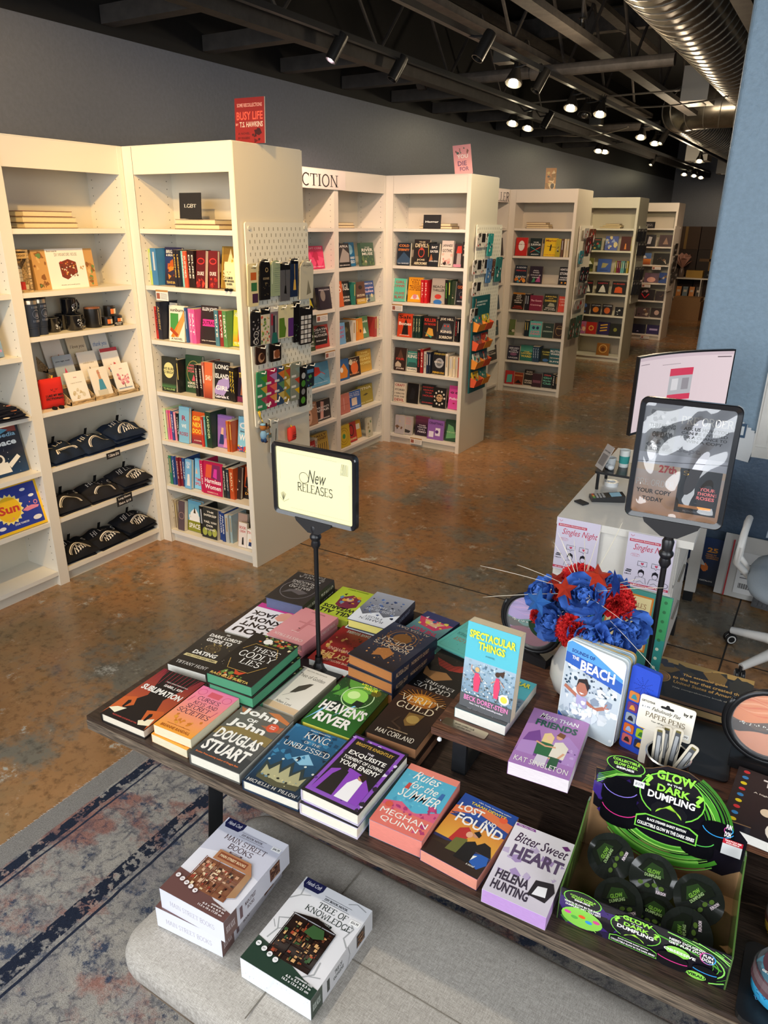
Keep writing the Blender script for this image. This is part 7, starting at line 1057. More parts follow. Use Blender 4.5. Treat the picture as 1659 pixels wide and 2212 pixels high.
# moving sand pictures
def sand(x,y,rz,r,label,c,sc=1):
    t=thing('sand_picture',label,'sand art',(x,y,RZ0),R(rz))
    g=G(); g.box(-.065,.065,-.022,.022,.0006,.026,'161618','plastic'); g.build('base',t)
    T=TR(0,0,.026+r)@RX(90)
    g=G(); g.tube([tuple(T@Vector(((r)*math.cos(R(a)),(r)*math.sin(R(a)),0))) for a in range(150,391,10)],.006,8,'161618','plastic'); g.build('cradle',t,smooth=True)
    g=G(); g.tube([tuple(T@Vector(((r-.009)*math.cos(R(a)),(r-.009)*math.sin(R(a)),0))) for a in range(0,360,10)],.0075,8,'1a1a1c','plastic',closed=True); g.build('ring',t,smooth=True)
    R_=r-.012; g=G(); g.T=T@TR(0,0,.0); rnd=random.Random(7)
    def strip(f0,f1,col):
        n=24; P=[]
        xs=[-R_*.999+2*R_*.999*i/n for i in range(n+1)]
        cl=lambda x,v:max(-math.sqrt(max(0,R_*R_-x*x)),min(math.sqrt(max(0,R_*R_-x*x)),v*R_))
        g.mat='gloss'; z=g.z()
        g.add([(x_,cl(x_,f0(x_/R_)),z) for x_ in xs]+[(x_,cl(x_,f1(x_/R_)),z) for x_ in xs],[(i,i+1,n+2+i,n+1+i) for i in range(n)],col)
    strip(lambda x:-1,lambda x:1,c[0])
    for k in range(9): a=.25+.08*k; strip(lambda x:a+.06*math.sin(5*x+k),lambda x:a+.035+.07*math.sin(5*x+k+.4),c[1+k%2])
    strip(lambda x:-.25+.1*math.sin(3*x),lambda x:.02+.1*math.sin(4*x+1),c[3]); strip(lambda x:-.3+.12*math.sin(2.4*x+.4),lambda x:-.16+.08*math.sin(6*x),c[4]); strip(lambda x:-1,lambda x:-.4+.12*math.sin(3*x+2),c[5])
    for k in range(60): q=rnd.uniform(-.75,.75)*R_; w_=(-.1+rnd.uniform(-.05,.06))*R_; g.poly(ell(q,w_,.0013,.0013,0,360,6),'e8e4d8' if k%3 else '3a342c',None,.1)
    g.build('sand_disc',t); g=G(); g.T=T; g.prism(ell(0,0,R_,R_,0,360,32),.004,.0055,'f8fafc','clear'); g.build('glass_face',t)
sand(-.55,1.70,-8,.088,'round sand picture of lilac and pink layers in black ring, behind books',['b8a0d8','d0a8d8','a890c8','5a9088','4a4640','8c4a5c'])
sand(.052,1.545,2,.092,'round sand picture of orange and rust layers in black ring, right edge',['e0844c','d86a34','eca070','5a4434','3a2c24','d8906c'])
# enamel mug with paper pens, carded pack
mg=mug(TR(-.122,1.375,RZ0+.0006),'black enamel mug holding paper pens behind the dumpling display',.044,.086,hand=-25,group='mugs')
def papen(x,y,z,rx,ry,label):
    g=G(); g.prism(rr(-.0105,0,.0105,.118,.007),0,.002,'d2c8b4','matte'); g.T=TR(0,0,.002); g.k=1; g.poly(rr(-.0055,-.0,.0055,.112,.003),'4c4e52'); g.poly(rr(-.0035,.04,.0035,.1,.002),'a8aaac'); g.poly([(-.0045,.035),(.0045,.035),(.0045,.03),(-.0045,.03)],'3a3c3e'); g.line([(.005,.1),(.008,.07),(.005,.055)],.0015,'4a4c4e'); g.poly([(-.005,.108),(.005,.108),(.005,.113),(-.005,.113)],'6a6030')
    tag(g.build('paper_pen',mw=TR(x,y,z)@RY(ry)@RX(rx)),label,'pen','paper pens in the mug')
papen(-.142,1.37,RZ0+.02,80,-3,'paper pen with ornate barrel, standing at the left in the mug'); papen(-.119,1.39,RZ0+.02,82,3,'silver paper pen, upright in the middle of the mug'); papen(-.118,1.358,RZ0+.016,76,22,'silver paper pen leaning right in the mug'); papen(-.134,1.393,RZ0+.018,84,-1,'paper pen mostly hidden at the back of the mug')
M_=TR(-.148,1.43,RZ0+.001)@RZ(-3)@RX(84)
t=thing('pen_display_card','cream hanging card of flat paper pens standing behind the mug','card',M=M_)
g=G(); g.prism(rr(-.058,.085,.058,.165,.006),0,.002,'efe8d8','matte'); g.prism(rr(-.04,0,.04,.0852,.006),0,.0018,'e8e0d0','matte'); g.T=TR(-.058,.085,.0021); g.k=2; g.mat='print'; g.art(.116,.08,[('p','1a1a1a',(.38,.8),(.4,.84),(.47,.84),(.49,.9),(.53,.9),(.55,.84),(.61,.84),(.63,.8),(.61,.77),(.4,.77)),('t','GIFTGYEAR',.03,.8,.28,.86,'3a3830'),('t','Fabulously Flat',.24,.58,.76,.72,'2a2824','i'),('t','PAPER PENS',.14,.38,.86,.54,'6a5a38','s'),('t','Tear off and keep',.26,.26,.62,.31,'3a3830'),('r',.03,.6,.22,.72,'f8f8f4'),('t','$ 1.99',.05,.63,.2,.69,'4a4a4a'),('r',.76,.1,.96,.24,'f8f8f4'),('t','$ 1.99',.78,.13,.94,.2,'4a4a4a'),('t','by if',.8,.74,.95,.86,'2a2824','h')]); g.build('card_panel',t)
# children's books at the back of the riser
book(.20,.235,.012,'4a9088',[('g','3c8078','4c9890'),('r',.2,.3,.78,.95,'e08a3a'),('r',.225,.32,.755,.93,'f0e0a8'),('t','FAIRY TALES',.3,.8,.7,.86,'8a3a20','s'),('n',12,3,['c8603a','3a2a20'],.3,.4,.7,.75,.06),('d',.5,.16,.08,'6a2820',.6),('n',14,5,['c8a048','8a3a28','2c5048'],.08,.04,.9,.26,.04),('r',.86,0,1,.5,'3a9a94'),('r',.86,.5,1,1,'48a86c')]+[('d',.93,.06+.11*i,.022,'d8e8d0' if i<4 else '3a7a50') for i in range(9)],spine='4a9088',hard=True,label='tall teal picture book standing behind the flowers',group='books on the riser',M=TR(-.318,1.78,RZ0+.001)@RZ(-3)@RX(82)@TR(0,.1175,0))
book(.26,.2,.024,'1c1c24',[('r',0,0,1,1,'1b1b22'),('r',0,.88,1,1,'c8a058'),('n',14,5,['2c3448','3a3428','8a6a34'],.0,.72,1,.9,.12),('r',0,0,1,.06,'8a5a30'),('d',.16,.5,.09,'a87848'),('o',.16,.5,.1,'d8a860',.01),('t','The essential guide',.36,.64,.78,.71,'e0b060'),('t','to the war that created the',.28,.53,.92,.6,'e0b060'),('t','United States of America',.3,.42,.88,.49,'e0b060'),('t','This comprehensive book charts',.3,.3,.88,.34,'c8c0b0')],hard=True,label='dark hardcover about a war with gold band, lying at the back edge of the riser',group='books on the riser',M=TR(-.125,1.768,RZ0+.001)@RZ(1),page='d8b880')
g=G(); g.prism(rr(-.075,-.1,.075,.1,.012),0,.003,'2a2a2c','plastic'); tag(g.build('black_slate',mw=TR(-.085,1.555,RZ0+.0006)@RZ(4)),'thin dark plastic sheet lying between card and sand picture','sheet')
tb(.105,1.40,RZ0,.2,.2,.022,-3,'16151a',[('r',0,0,1,1,'17161b'),('t','TUMMY',.26,.8,.9,.92,WH,'h'),('t','TIME!',.4,.7,.76,.79,WH,'h'),('t','A high-contrast book for babies',.2,.64,.9,.67,'e8e0d0')]+[('d',.09,.94-.1*i,.032,['d83038','2c88c8','f0d820'][i%3],.8) for i in range(9)]+[('d',.62,.42,.25,'f0d8b8',.8),('d',.36,.4,.06,'f0d8b8'),('d',.5,.42,.035,'2a2018'),('d',.46,.36,.03,'e89888'),('l','2a2018',.008,(.56,.32),(.62,.3),(.68,.33)),('d',.58,.16,.2,'f4ecdc',.9),('d',.58,.16,.16,'17161b',.9),('d',.58,.16,.12,'f4ecdc',.9),('d',.58,.16,.08,'17161b',.9),('d',.58,.16,.045,'d82028',.9)],'black square board book with baby face and coloured dots, right edge',group='books on the riser',page='e8e4dc',edge='e0dcd4')
# ---- vase of artificial flowers
VX,VY=-.392,1.60
t=thing('flower_vase','white rounded ceramic vase holding the red and blue flowers','vase',(VX,VY,RZ0+.0006))
latheobj('vase_body',t,[(0,0),(.032,0),(.05,.02),(.062,.055),(.06,.09),(.045,.125),(.028,.15),(.024,.17),(.03,.185),(.026,.184),(.02,.168),(.0,.15)],'e8e6e0','gloss',32,smooth=60)
def fl(px,py,dy=0): return at(px,py,y=VY+dy)
def stem(p,parent,col='2c4a2c'): 
    q=Vector(p); g=G(); g.T=parent.matrix_basis.to_3x3().inverted().to_4x4(); a=Vector((VX,VY,RZ0+.14)); m_=(a+q)/2+Vector((0,0,.02)); g.tube([(a*(1-t)**2+m_*2*t*(1-t)+q*t*t)-q for t in [k/8 for k in range(9)]],.0022,5,col,'cloth'); g.build('stem',parent)
def petalgrid(g,M,w,l,curl,cup,col,ruf=0,ph=0):
    g.T=M
    def f(u,v):
        x=(u-.5)*w*math.sin(PI*min(1,(.18+.82*v)*.93))**.55; s=(u-.5)*2; a=v*curl
        y=l*v*math.cos(a*.5); z=l*v*math.sin(a*.5)*.6-cup*s*s*v*-1+ruf*math.sin(9*u+ph)*v*v-(.25*l*max(0,v-.75)*2)
        return (x,y,z)
    g.grid(f,6,7,col,'petal')
attmat('petal',.7,bmp=.3,bs=200,spec=.25)
def rose(p,r,d,col,col2,label,seed):
    t=thing('rose',label,'flower',M=TR(*p)@Vector(d).to_track_quat('Z','Y').to_matrix().to_4x4(),group='flowers in the vase'); rnd=random.Random(seed)
    for ring,(n,tilt,s,off) in enumerate([(6,14,1.0,0),(5,38,.85,.5),(5,58,.68,.2),(4,74,.5,.6),(3,84,.36,.1)]):
        g=G()
        for k in range(n): petalgrid(g,RZ(360*(k+off)/n+rnd.uniform(-12,12))@TR(0,.004*(5-ring),.006*ring)@RX(tilt+rnd.uniform(-7,7)),r*1.25*s,r*s*1.05,1.3,.012,col if (ring+k)%2 else col2,.004,rnd.uniform(0,6))
        g.build('petal_ring',t,smooth=True)
    return t
def carn(p,r,d,label,seed):
    t=thing('carnation',label,'flower',M=TR(*p)@Vector(d).to_track_quat('Z','Y').to_matrix().to_4x4(),group='flowers in the vase'); rnd=random.Random(seed)
    for ring in range(5):
        g=G()
        for k in range(10-ring): 
            g.T=RZ(360*k/(10-ring)+rnd.uniform(-14,14))@RX(12+ring*17+rnd.uniform(-6,6)); L=r*(1-.09*ring); ph=rnd.uniform(0,6)
            g.grid(lambda u,v:((u-.5)*r*.95*v,L*v*(1+.05*math.sin(40*u)*v),.007*math.sin(17*u+ph)*v*v+.002*math.sin(43*u)*v),12,5,['d82a2c','c41e24','e03a36'][k%3],'petal')
        g.build('petal_ring',t,smooth=False)
    return t
BL='4a76cc';BD='3c66b8'
for i,(px,py,dy,r,d,l) in enumerate([(1262,1290,-.03,.05,(.05,-.75,.65),'large blue rose at the centre top of the bouquet'),(1180,1288,.0,.042,(-.6,-.4,.6),'blue rose at the upper left'),(1200,1345,-.03,.042,(-.5,-.7,.3),'blue rose low at the left'),(1278,1374,-.06,.046,(0,-.95,.25),'blue rose facing front, lower centre'),(1326,1375,-.04,.044,(.3,-.9,.1),'blue rose drooping at lower right'),(1355,1352,-.01,.044,(.7,-.7,.1),'blue rose at the far right'),(1218,1318,.02,.036,(-.2,-.5,.8),'blue rose tucked behind the left ones'),(1318,1275,.03,.032,(.2,-.2,.9),'dark blue bud behind the centre top')]):
    p=fl(px,py,dy); stem(p,rose(p,r,d,BL,BD,l,i)); 
for i,(px,py,dy,r,d,l) in enumerate([(1252,1252,.03,.045,(0,-.2,.95),'red carnation at the very top'),(1332,1302,-.01,.043,(.5,-.6,.6),'red carnation at the upper right'),(1238,1362,-.06,.042,(-.2,-.9,.2),'red carnation low in front'),(1160,1330,-.01,.02,(-.7,-.6,.2),'small red carnation at left edge of bouquet'),(1213,1282,.02,.025,(-.2,-.4,.8),'small red carnation behind left blue rose')]):
    p=fl(px,py,dy); stem(p,carn(p,r,d,l,i+20))
def star(px,py,dy,r,col,d,label,squash=1):
    p=fl(px,py,dy-.05); t=thing('glitter_star',label,'star pick',M=TR(*p)@Vector(d).to_track_quat('Z','Y').to_matrix().to_4x4(),group='glitter star picks')
    g=G(); V=[(0,0,r*.32),(0,0,-r*.32)]+[((r if i%2==0 else r*.45)*math.sin(i*PI/5)*squash,(r if i%2==0 else r*.45)*math.cos(i*PI/5),0) for i in range(10)]
    g.add(V,[(0,2+i,2+(i+1)%10) for i in range(10)]+[(1,2+(i+1)%10,2+i) for i in range(10)],col,'glitter'); g.build('star',t); stem(p,t,'8a2418' if col<'d' and col[0]=='c' else '2a4a90')
star(1162,1300,-.03,.036,'3a78c8',(-.2,-.9,.3),'light blue glitter star at the left of the bouquet'); star(1220,1272,-.03,.03,'c83a20',(.3,-.8,.4),'red glitter star left of the top carnation'); star(1292,1245,.0,.034,'c83a20',(.2,-.5,.7),'red glitter star at the top right')
star(1202,1252,.04,.028,'a82c1c',(-.3,-.5,.7),'dark red glitter star behind the top left'); star(1330,1262,-.0,.036,'1c3c88',(.8,-.3,.2),'dark blue glitter star sticking up at the right',.55); star(1294,1322,-.08,.034,'2c58b0',(.1,-.95,.1),'blue glitter star hanging over the central rose',.5)
rnd=random.Random(3); a0=Vector((VX,VY-.02,RZ0+.3))
for i,(px,py,dy) in enumerate([(1037,1222,-.1),(1117,1220,-.05),(1195,1170,.0),(1205,1150,.05),(1215,1175,0),(1228,1190,.04),(1240,1165,0),(1262,1160,.05),(1275,1210,.02),(1300,1140,.05),(1345,1128,.02),(1310,1230,.0),(1375,1262,-.02),(1434,1270,-.05),(1385,1250,.03),(1346,1342,-.12),(1425,1458,-.1),(1043,1290,-.08)]):
    p=fl(px,py,dy); g=G(); m_=(a0+p)/2+Vector((rnd.uniform(-.01,.01),0,.008)); g.tube([(a0*(1-t)**2+m_*2*t*(1-t)+p*t*t)-a0 for t in [k/8 for k in range(9)]],[.0007]*8+[.0003],4,'d8d0bc','gloss')
    tag(g.build('spray_wire',mw=TR(*a0)),'thin silvery spray strand, %s counted clockwise from the left'%(ORD+['seventeenth','eighteenth'])[i],'strand','thin silvery strands in the bouquet')
for i,(px,py,dy,rz) in enumerate([(1180,1378,-.03,60),(1205,1390,-.03,30),(1310,1395,-.03,-50)]):
    p=fl(px,py,dy); g=G(); g.grid(lambda u,v:((u-.5)*.03*math.sin(PI*v)**.7,v*.06,.008*math.cos(PI*u)*0+.004*abs(2*u-1)),4,8,'24422a','petal'); tag(g.build('leaf_pick',smooth=True,mw=TR(*p)@RX(70)@RZ(rz)),'dark green leaf %s the bouquet'%['at the left under','between vase and','at the right under'][i],'leaf','leaves of the bouquet')
# ---- dumpling display box
t=thing('counter_display_box','open black and green cardboard display box of dumpling toys, right front of table','display box',M=TR(-.235,1.063,TZ+.0006)@RZ(3)); W=.3; D=.21; F_H=.082
SW=random.Random(2)
swirl=[('n',30,4,['241a3c','3a2468','18141c'],.0,.0,.35,1,.1)]+[('l',c,w_,*[(x0+dx*math.cos(R(a)),y0+dy_*math.sin(R(a))) for a in range(a0_,a1_,10)]) for x0,y0,dx,dy_,a0_,a1_,c,w_ in [(.6,.5,.5,.8,200,330,'5ca838',.012),(.6,.5,.46,.7,190,320,'a8e868',.004),(.55,.5,.56,.95,190,320,'3c7c28',.02),(.7,.4,.4,.7,-60,80,'7cc848',.014),(.72,.4,.36,.6,-60,90,'c8f890',.004),(.4,.3,.6,.5,20,100,'4c9830',.012)]]+[('l',SW.choice(['5cb040','8cd860','3c7c28','b8f080']),SW.choice([.003,.005,.009]),*[(.62+(.3+.03*k)*math.cos(R(a)),.45+(.42+.05*k)*math.sin(R(a))) for a in range(-70+6*k,70+9*k,9)]) for k in range(9)]
def logo(x,y,w,h,a):
    e=lambda X,Y:(x+X*w,y+Y*h)
    P=lambda c,*q:('p',c)+tuple(e(*k) for k in q)
    o=[P('7ad048',*[(.5+.5*math.cos(R(b)),.62+.36*math.sin(R(b))) for b in range(0,360,15)]),P('14141a',*[(.5+.48*math.cos(R(b)),.62+.34*math.sin(R(b))) for b in range(0,360,15)]),P('7ad048',(.02,.02),(.02,.2),(.16,.26),(.84,.26),(.98,.2),(.98,.02)),P('14141a',(.04,.035),(.04,.18),(.17,.24),(.83,.24),(.96,.18),(.96,.035))]
    tt=lambda s,X0,Y0,X1,Y1,c:('t',s,x+X0*w,y+Y0*h,x+X1*w,y+Y1*h,c,'h')
    o+=[tt('GLOW',.22,.84,.8,.98,'9ce04c'),tt('IN THE',.4,.785,.62,.815,'e8f0e0'),tt('DARK',.26,.66,.76,.77,'9ce04c'),tt('DUMPLING',.14,.53,.86,.64,WH),tt('?',.06,.68,.18,.86,'9ce04c'),tt('?',.84,.6,.96,.78,'9ce04c'),P('1c1c20',(.25,.26),(.22,.42),(.3,.5),(.7,.5),(.78,.42),(.75,.26)),P('a4dc44',*[(.5+.2*math.cos(R(b)),.33+.11*math.sin(R(b))) for b in range(0,181,15)],(.5,.5)),tt('BLACK STEAMER BASKET EDITION',.2,.165,.8,.205,WH),tt('COLLECTIBLE GLOW IN THE DARK SERIES',.06,.07,.94,.125,WH)]
    return o
def puck(x,y,w,c): return [('d',x,y,w,'0e0e12',.55),('r',x-w,y-.13,x+w,y,'0e0e12'),('d',x,y-.13,w,'0e0e12',.5),('l',c,.006,*[(x+w*math.cos(R(a)),y+.02+w*.9*math.sin(R(a))) for a in range(200,341,14)])]
badge=[('d',.14,.84,.12,'7ad048',.55),('d',.14,.84,.113,'14141a',.55),('t','COLLECTIBLE',.06,.885,.22,.93,'9ce04c','h'),('t','GLOW DARK',.07,.82,.21,.875,'9ce04c','h'),('t','SERIES',.09,.765,.19,.81,WH,'h')]
fund=lambda x,y,s:[('d',x,y,.05*s,'d84a9c'),('d',x+.004,y,.046*s,'3aa0d8'),('d',x,y,.042*s,'1a1a28'),('t','FUN',x-.03*s,y+.01,x+.03*s,y+.1*s,WH,'h'),('t','DOH',x-.034*s,y-.11*s,x+.034*s,y-.01,WH,'h')]
g=G(); g.box(0,W,0,.002,0,F_H,'14121a','gloss'); g.mat='gloss'; g.T=RX(90); g.k=2
g.art(W,F_H,swirl+badge+[('t','WHICH GLOW IN THE DARK',.03,.64,.26,.7,WH,'h'),('t','DUMPLING WILL YOU GET?',.04,.56,.26,.62,WH,'h'),('d',.15,.3,.13,'8cd050',.6)]+[('d',.06+.045*i,.36-.03*(i%2)*3,.022,['d850a0','58b048','e8602c','3898d8','d85090','8050b0'][i],.6) for i in range(5)]+logo(.32,.04,.3,.94,0)+[('t','NEED DOUGH???',.66,.8,.86,.87,WH,'h'),('t','GET FUN DOH!',.66,.71,.87,.78,WH,'h'),('d',.72,.52,.07,'8cd050',.55),('t','OBSESSIVE',.64,.48,.82,.56,WH,'h')]+puck(.7,.26,.09,'e83a90')+puck(.88,.3,.07,'38a0e8')+fund(.88,.7,.9)+[('d',.84,.1,.055,'8cd050',.5),('t','VIRAL!',.79,.06,.89,.14,'14141a','h')]); fp=g.build('front_panel',t)
g=G(); g.add([(0,D,0),(0,D,.001),(0,D,0)],[],'000000')
hp=[(0,0),(W,0),(W,.2),(.86*W,.2),(.8*W,.235),(.7*W,.27),(.58*W,.288),(.45*W,.288),(.36*W,.27),(.3*W,.262),(.22*W,.275),(.12*W,.27),(.07*W,.24),(.06*W,.225),(0,.225)]
hp=[(a,b*.86) for a,b in hp]
g.T=TR(0,D,0)@RX(84); g.prism(hp,-.0025,0,'8a6a48','kraft'); g.T=g.T@TR(0,0,.0002); g.mat='gloss'; g.k=1
g.poly([(.005,.105),(.1,.06),(W-.03,.045),(W,.07)]+[(a,b) for a,b in hp[2:-1]]+[(0,.193)],'15121a')
hs=.245; g.T=g.T@TR(0,0,0.0002)
HS=random.Random(4)
g.art(W,hs,[('n',16,4,['2a1c50','3c2878'],.02,.35,.3,.75,.08)]+[('l',HS.choice(['4c9830','7ccc50','3c7c28','a8e868','5cb040','1c3814']),HS.choice([.006,.012,.022]),*[(.5+(.3+.02*k)*math.cos(R(a)),.58+(.3+.018*k)*math.sin(R(a))) for a in range(185+4*k,345-5*k,7)]) for k in range(9)]+[('l',HS.choice(['4c9830','7ccc50','3c7c28','a8e868']),HS.choice([.006,.014,.02]),*[(.42+(.34+.022*k)*math.cos(R(a)),.5+(.42+.02*k)*math.sin(R(a))) for a in range(12,62,6)]) for k in range(8)]+[('l',HS.choice(['4c9830','7ccc50','a8e868']),.006,(.02,.66+.02*k),(.14,.78+.012*k),(.3,.84+.01*k)) for k in range(5)]+[('l',c,w_,*[(.5+dx*math.cos(R(a)),.5+dy_*math.sin(R(a))) for a in range(a0_,a1_,8)]) for dx,dy_,a0_,a1_,c,w_ in [(.42,.38,190,330,'4c9830',.03),(.4,.34,190,325,'a8e868',.005),(.36,.3,200,320,'5cb040',.02),(.44,.42,215,325,'8cd860',.008),(.34,.42,20,80,'4c9830',.03),(.32,.4,15,85,'a8e868',.006),(.3,.36,100,160,'5cb040',.02)]]+puck(.18,.68,.12,'8a78d8')+puck(.2,.5,.13,'e83a90')+puck(.82,.6,.1,'38a0e8')+puck(.72,.46,.1,'5cc858')+[('d',.19,.9,.13,'7ad048',.5),('d',.19,.9,.123,'14141a',.5),('t','COLLECTIBLE',.1,.925,.28,.95,'9ce04c','h'),('t','GLOW DARK',.11,.885,.27,.915,'9ce04c','h'),('t','SERIES',.13,.855,.25,.875,WH,'h')]+logo(.3,.36,.42,.62,0)+fund(.88,.62,.55)+[('r',.26,.74,.33,.8,'f4f4f4'),('t','$13.99',.27,.755,.32,.785,'404040'),('r',.86,.5,.98,.545,'c02838'),('t','WATCH ME',.87,.525,.97,.54,WH,'h'),('t','SQUISH!',.88,.505,.96,.52,WH,'h'),('r',.86,.4,.98,.5,'d8d8d8')]); g.build('header_panel',t)
for s,n_ in ((0,'left'),(W,'right')):
    g=G(); g.T=TR(s,0,0)@RZ(90)@RX(90); pts=[(0,0),(D,0),(D,.13),(D-.02,.135),(D*.6,.1),(.0,F_H)]; g.prism(pts,-.0015,.0015,'4c6a34','gloss'); g.k=12
    for sd in (1,-1):
        g.T=TR(s,0,0)@RZ(90)@RX(90)@TR(0,0,.0016*sd); 
        for k in range(6): g.line([(D*(.05+.15*k),.01),(D*(.1+.16*k),.05),(D*min(.97,.2+.16*k),.075)],.004,['0f1210','9ce04c','1c2c18'][k%3],'gloss')
    g.build('side_panel',t)
g=G(); g.box(.001,W-.001,.002,D,0,.002,mat='kraft'); g.build('tray_floor',t)
TB=TR(-.235,1.063,TZ+.0006)@RZ(3)
for i,(x,y,z,rz,tx,l) in enumerate([(.065,.145,.052,150,38,'back left'),(.15,.135,.05,10,42,'back middle'),(.235,.125,.05,100,38,'back right'),(.10,.06,.03,60,30,'front left'),(.225,.055,.028,200,32,'front right'),(.165,.065,.022,0,12,'front middle, lowest')]):
    t=thing('dumpling_toy_pot','round black dumpling toy pot, %s in the display box'%l,'toy pot',M=TB@TR(x,y,z)@RZ(rz)@RX(0)@RZ(-rz)@RX(tx)@RZ(rz*.5),group='dumpling toy pots')
    latheobj('pot',t,[(0,-.024),(.036,-.024),(.041,-.018),(.0415,.006),(.039,.01),(0,.012)],'0f0f12','gloss',28,smooth=30)
    g=G(); g.grid(lambda u,v:(.0455*v*math.cos(2*PI*u),.0455*v*math.sin(2*PI*u),.014+.0015*math.sin(12*u*PI)*v),32,4,'1c201c','gloss'); g.build('lid_film',t,smooth=True)
    g=G(); g.T=TR(0,0,.0162); g.mat='gloss'; g.poly([(-.03,.012),(-.012,.034),(.012,.034),(.034,.006),(.03,-.01),(.01,-.006)],'151a12'); g.poly([(-.02,.01),(-.005,.028),(.016,.022),(.02,.004)],'24381a'); g.text('GLOW',-.012,.008,.012,.016,'6c9a38','h'); g.text('DUMPLING',-.016,.001,.014,.007,'8aa46c','h')
    for k in range(4): g.poly(ell(-.022+.013*k,-.012-.003*(k%2),.0052,.004,0,360,10),'4a6228')
    g.text('FUN DOH',.008,-.026,.026,-.02,'d8c8d0','h'); g.build('wrap_label',t)
# squishy toys at the right edge
def squish(x,y,z,r,col,lid,label):
    t=thing('squishy_toy_pack',label,'toy',M=TR(x,y,z)@RZ(-20),group='squishy toys')
    latheobj('toy_body',t,[(0,0),(r*.8,0),(r,r*.25),(r*1.02,r*.8),(r*.9,r*1.0),(0,r*1.05)],col,'gloss',32,smooth=60)
    g=G(); rnd=random.Random(5)
    for k in range(14):
        a=rnd.uniform(-2.2,.6); zz=rnd.uniform(.2,.75)*r; g.tube([(r*1.015*math.cos(a+.06*j)*(1),r*1.015*math.sin(a+.06*j),zz+rnd.uniform(-.3,.3)*r*.25*j*.4) for j in range(4)],.0008,4,{'3aa8d8':'2a6c98'}.get(col,'8a6420'),'plastic')
    g.build('vein_print',t)
    g=G(); g.lathe([(r*1.04,r*.75),(r*1.06,r*1.1),(r*.95,r*1.3),(0,r*1.32)],32,'f4f4f8','clear'); g.build('clear_wrap',t,smooth=60)
    g=G(); wrap=lambda a,zz,k=1.075:(r*k*math.sin(a),-r*k*math.cos(a),zz); n=10
    g.add([wrap(-1.4+2*i/n,r*.72) for i in range(n+1)]+[wrap(-1.4+2*i/n,r*1.28,1.0) for i in range(n+1)],[(i,i+1,n+2+i,n+1+i) for i in range(n)],lid,'gloss'); g.T=TR(0,0,r*1.325); g.poly(ell(0,0,r*.8,r*.8,0,360,24),lid,'gloss'); g.poly(ell(-r*.2,-r*.3,r*.28,r*.28,0,360,20),'2a1c30','gloss'); g.k=4; g.text('FUN',-r*.4,-r*.28,-r*.02,-r*.12,WH,'h','gloss'); g.text('DOH',-r*.42,-r*.48,0,-r*.32,WH,'h','gloss'); g.text('GET FUN DOH!',-r*.6,-r*.7,r*.3,-r*.6,WH,'h','gloss'); g.text('VIRAL!',r*.1,.0,r*.6,r*.14,WH,'h','gloss')
    g.build('printed_sleeve',t)
g=G(); g.prism(rr(.085,1.03,.30,1.20,.02),TZ+.0006,TZ+.012,'151517','plastic'); tag(g.build('black_tray'),'black plastic tray under the blue toy at right front','tray')
squish(.150,1.105,TZ+.0126,.05,'3aa8d8','5a3c44','blue squishy toy in clear wrap on black tray, right edge'); squish(.155,1.26,TZ+.0006,.045,'c89a30','54302c','golden squishy toy in clear wrap, behind the blue one')
# ------------------------------------------------------------------ desk corner
DZ=.74
t=thing('desk','white reception desk with drawers and two flyers taped in front','desk',(-.935,3.125,0),R(2.5))
DWD=.60; DL=1.3
g=G(); g.box(0,DWD,0,DL,DZ-.035,DZ,mat='white_paint'); g.build('desk_top',t)
g=G(); g.box(.0,DWD-.06,.02,.04,.09,DZ-.036,mat='white_paint'); g.box(.0,.02,.04,DL-.1,.09,DZ-.036,mat='white_paint'); g.box(.02,DWD-.08,.55,.57,.09,DZ-.036,mat='white_paint'); g.build('cabinet_body',t)
for i in range(3):
    g=G(); z=.1+.2*i; g.box(DWD-.075,DWD-.055,.045,.56,z,z+.185,mat='white_paint'); dw=g.build('drawer',t); g=G(); g.box(DWD-.055,DWD-.045,.2,.4,z+.15,z+.16,'b8b4ac','metal'); g.build('pull_handle',dw)
for y in (.95,):
    g=G(); g.box(DWD-.07,DWD-.01,y,y+.05,.06,DZ-.036,mat='white_paint'); g.build('leg',t)
for (x,y) in ((.05,.06),(DWD-.1,.06),(DWD-.1,.5),(.05,1.15),(DWD-.07,.95)):
    g=G(); g.box(x,x+.05,y,y+.05,0,.0899 if y<.9 else .06,mat='black_steel'); g.build('foot',t)
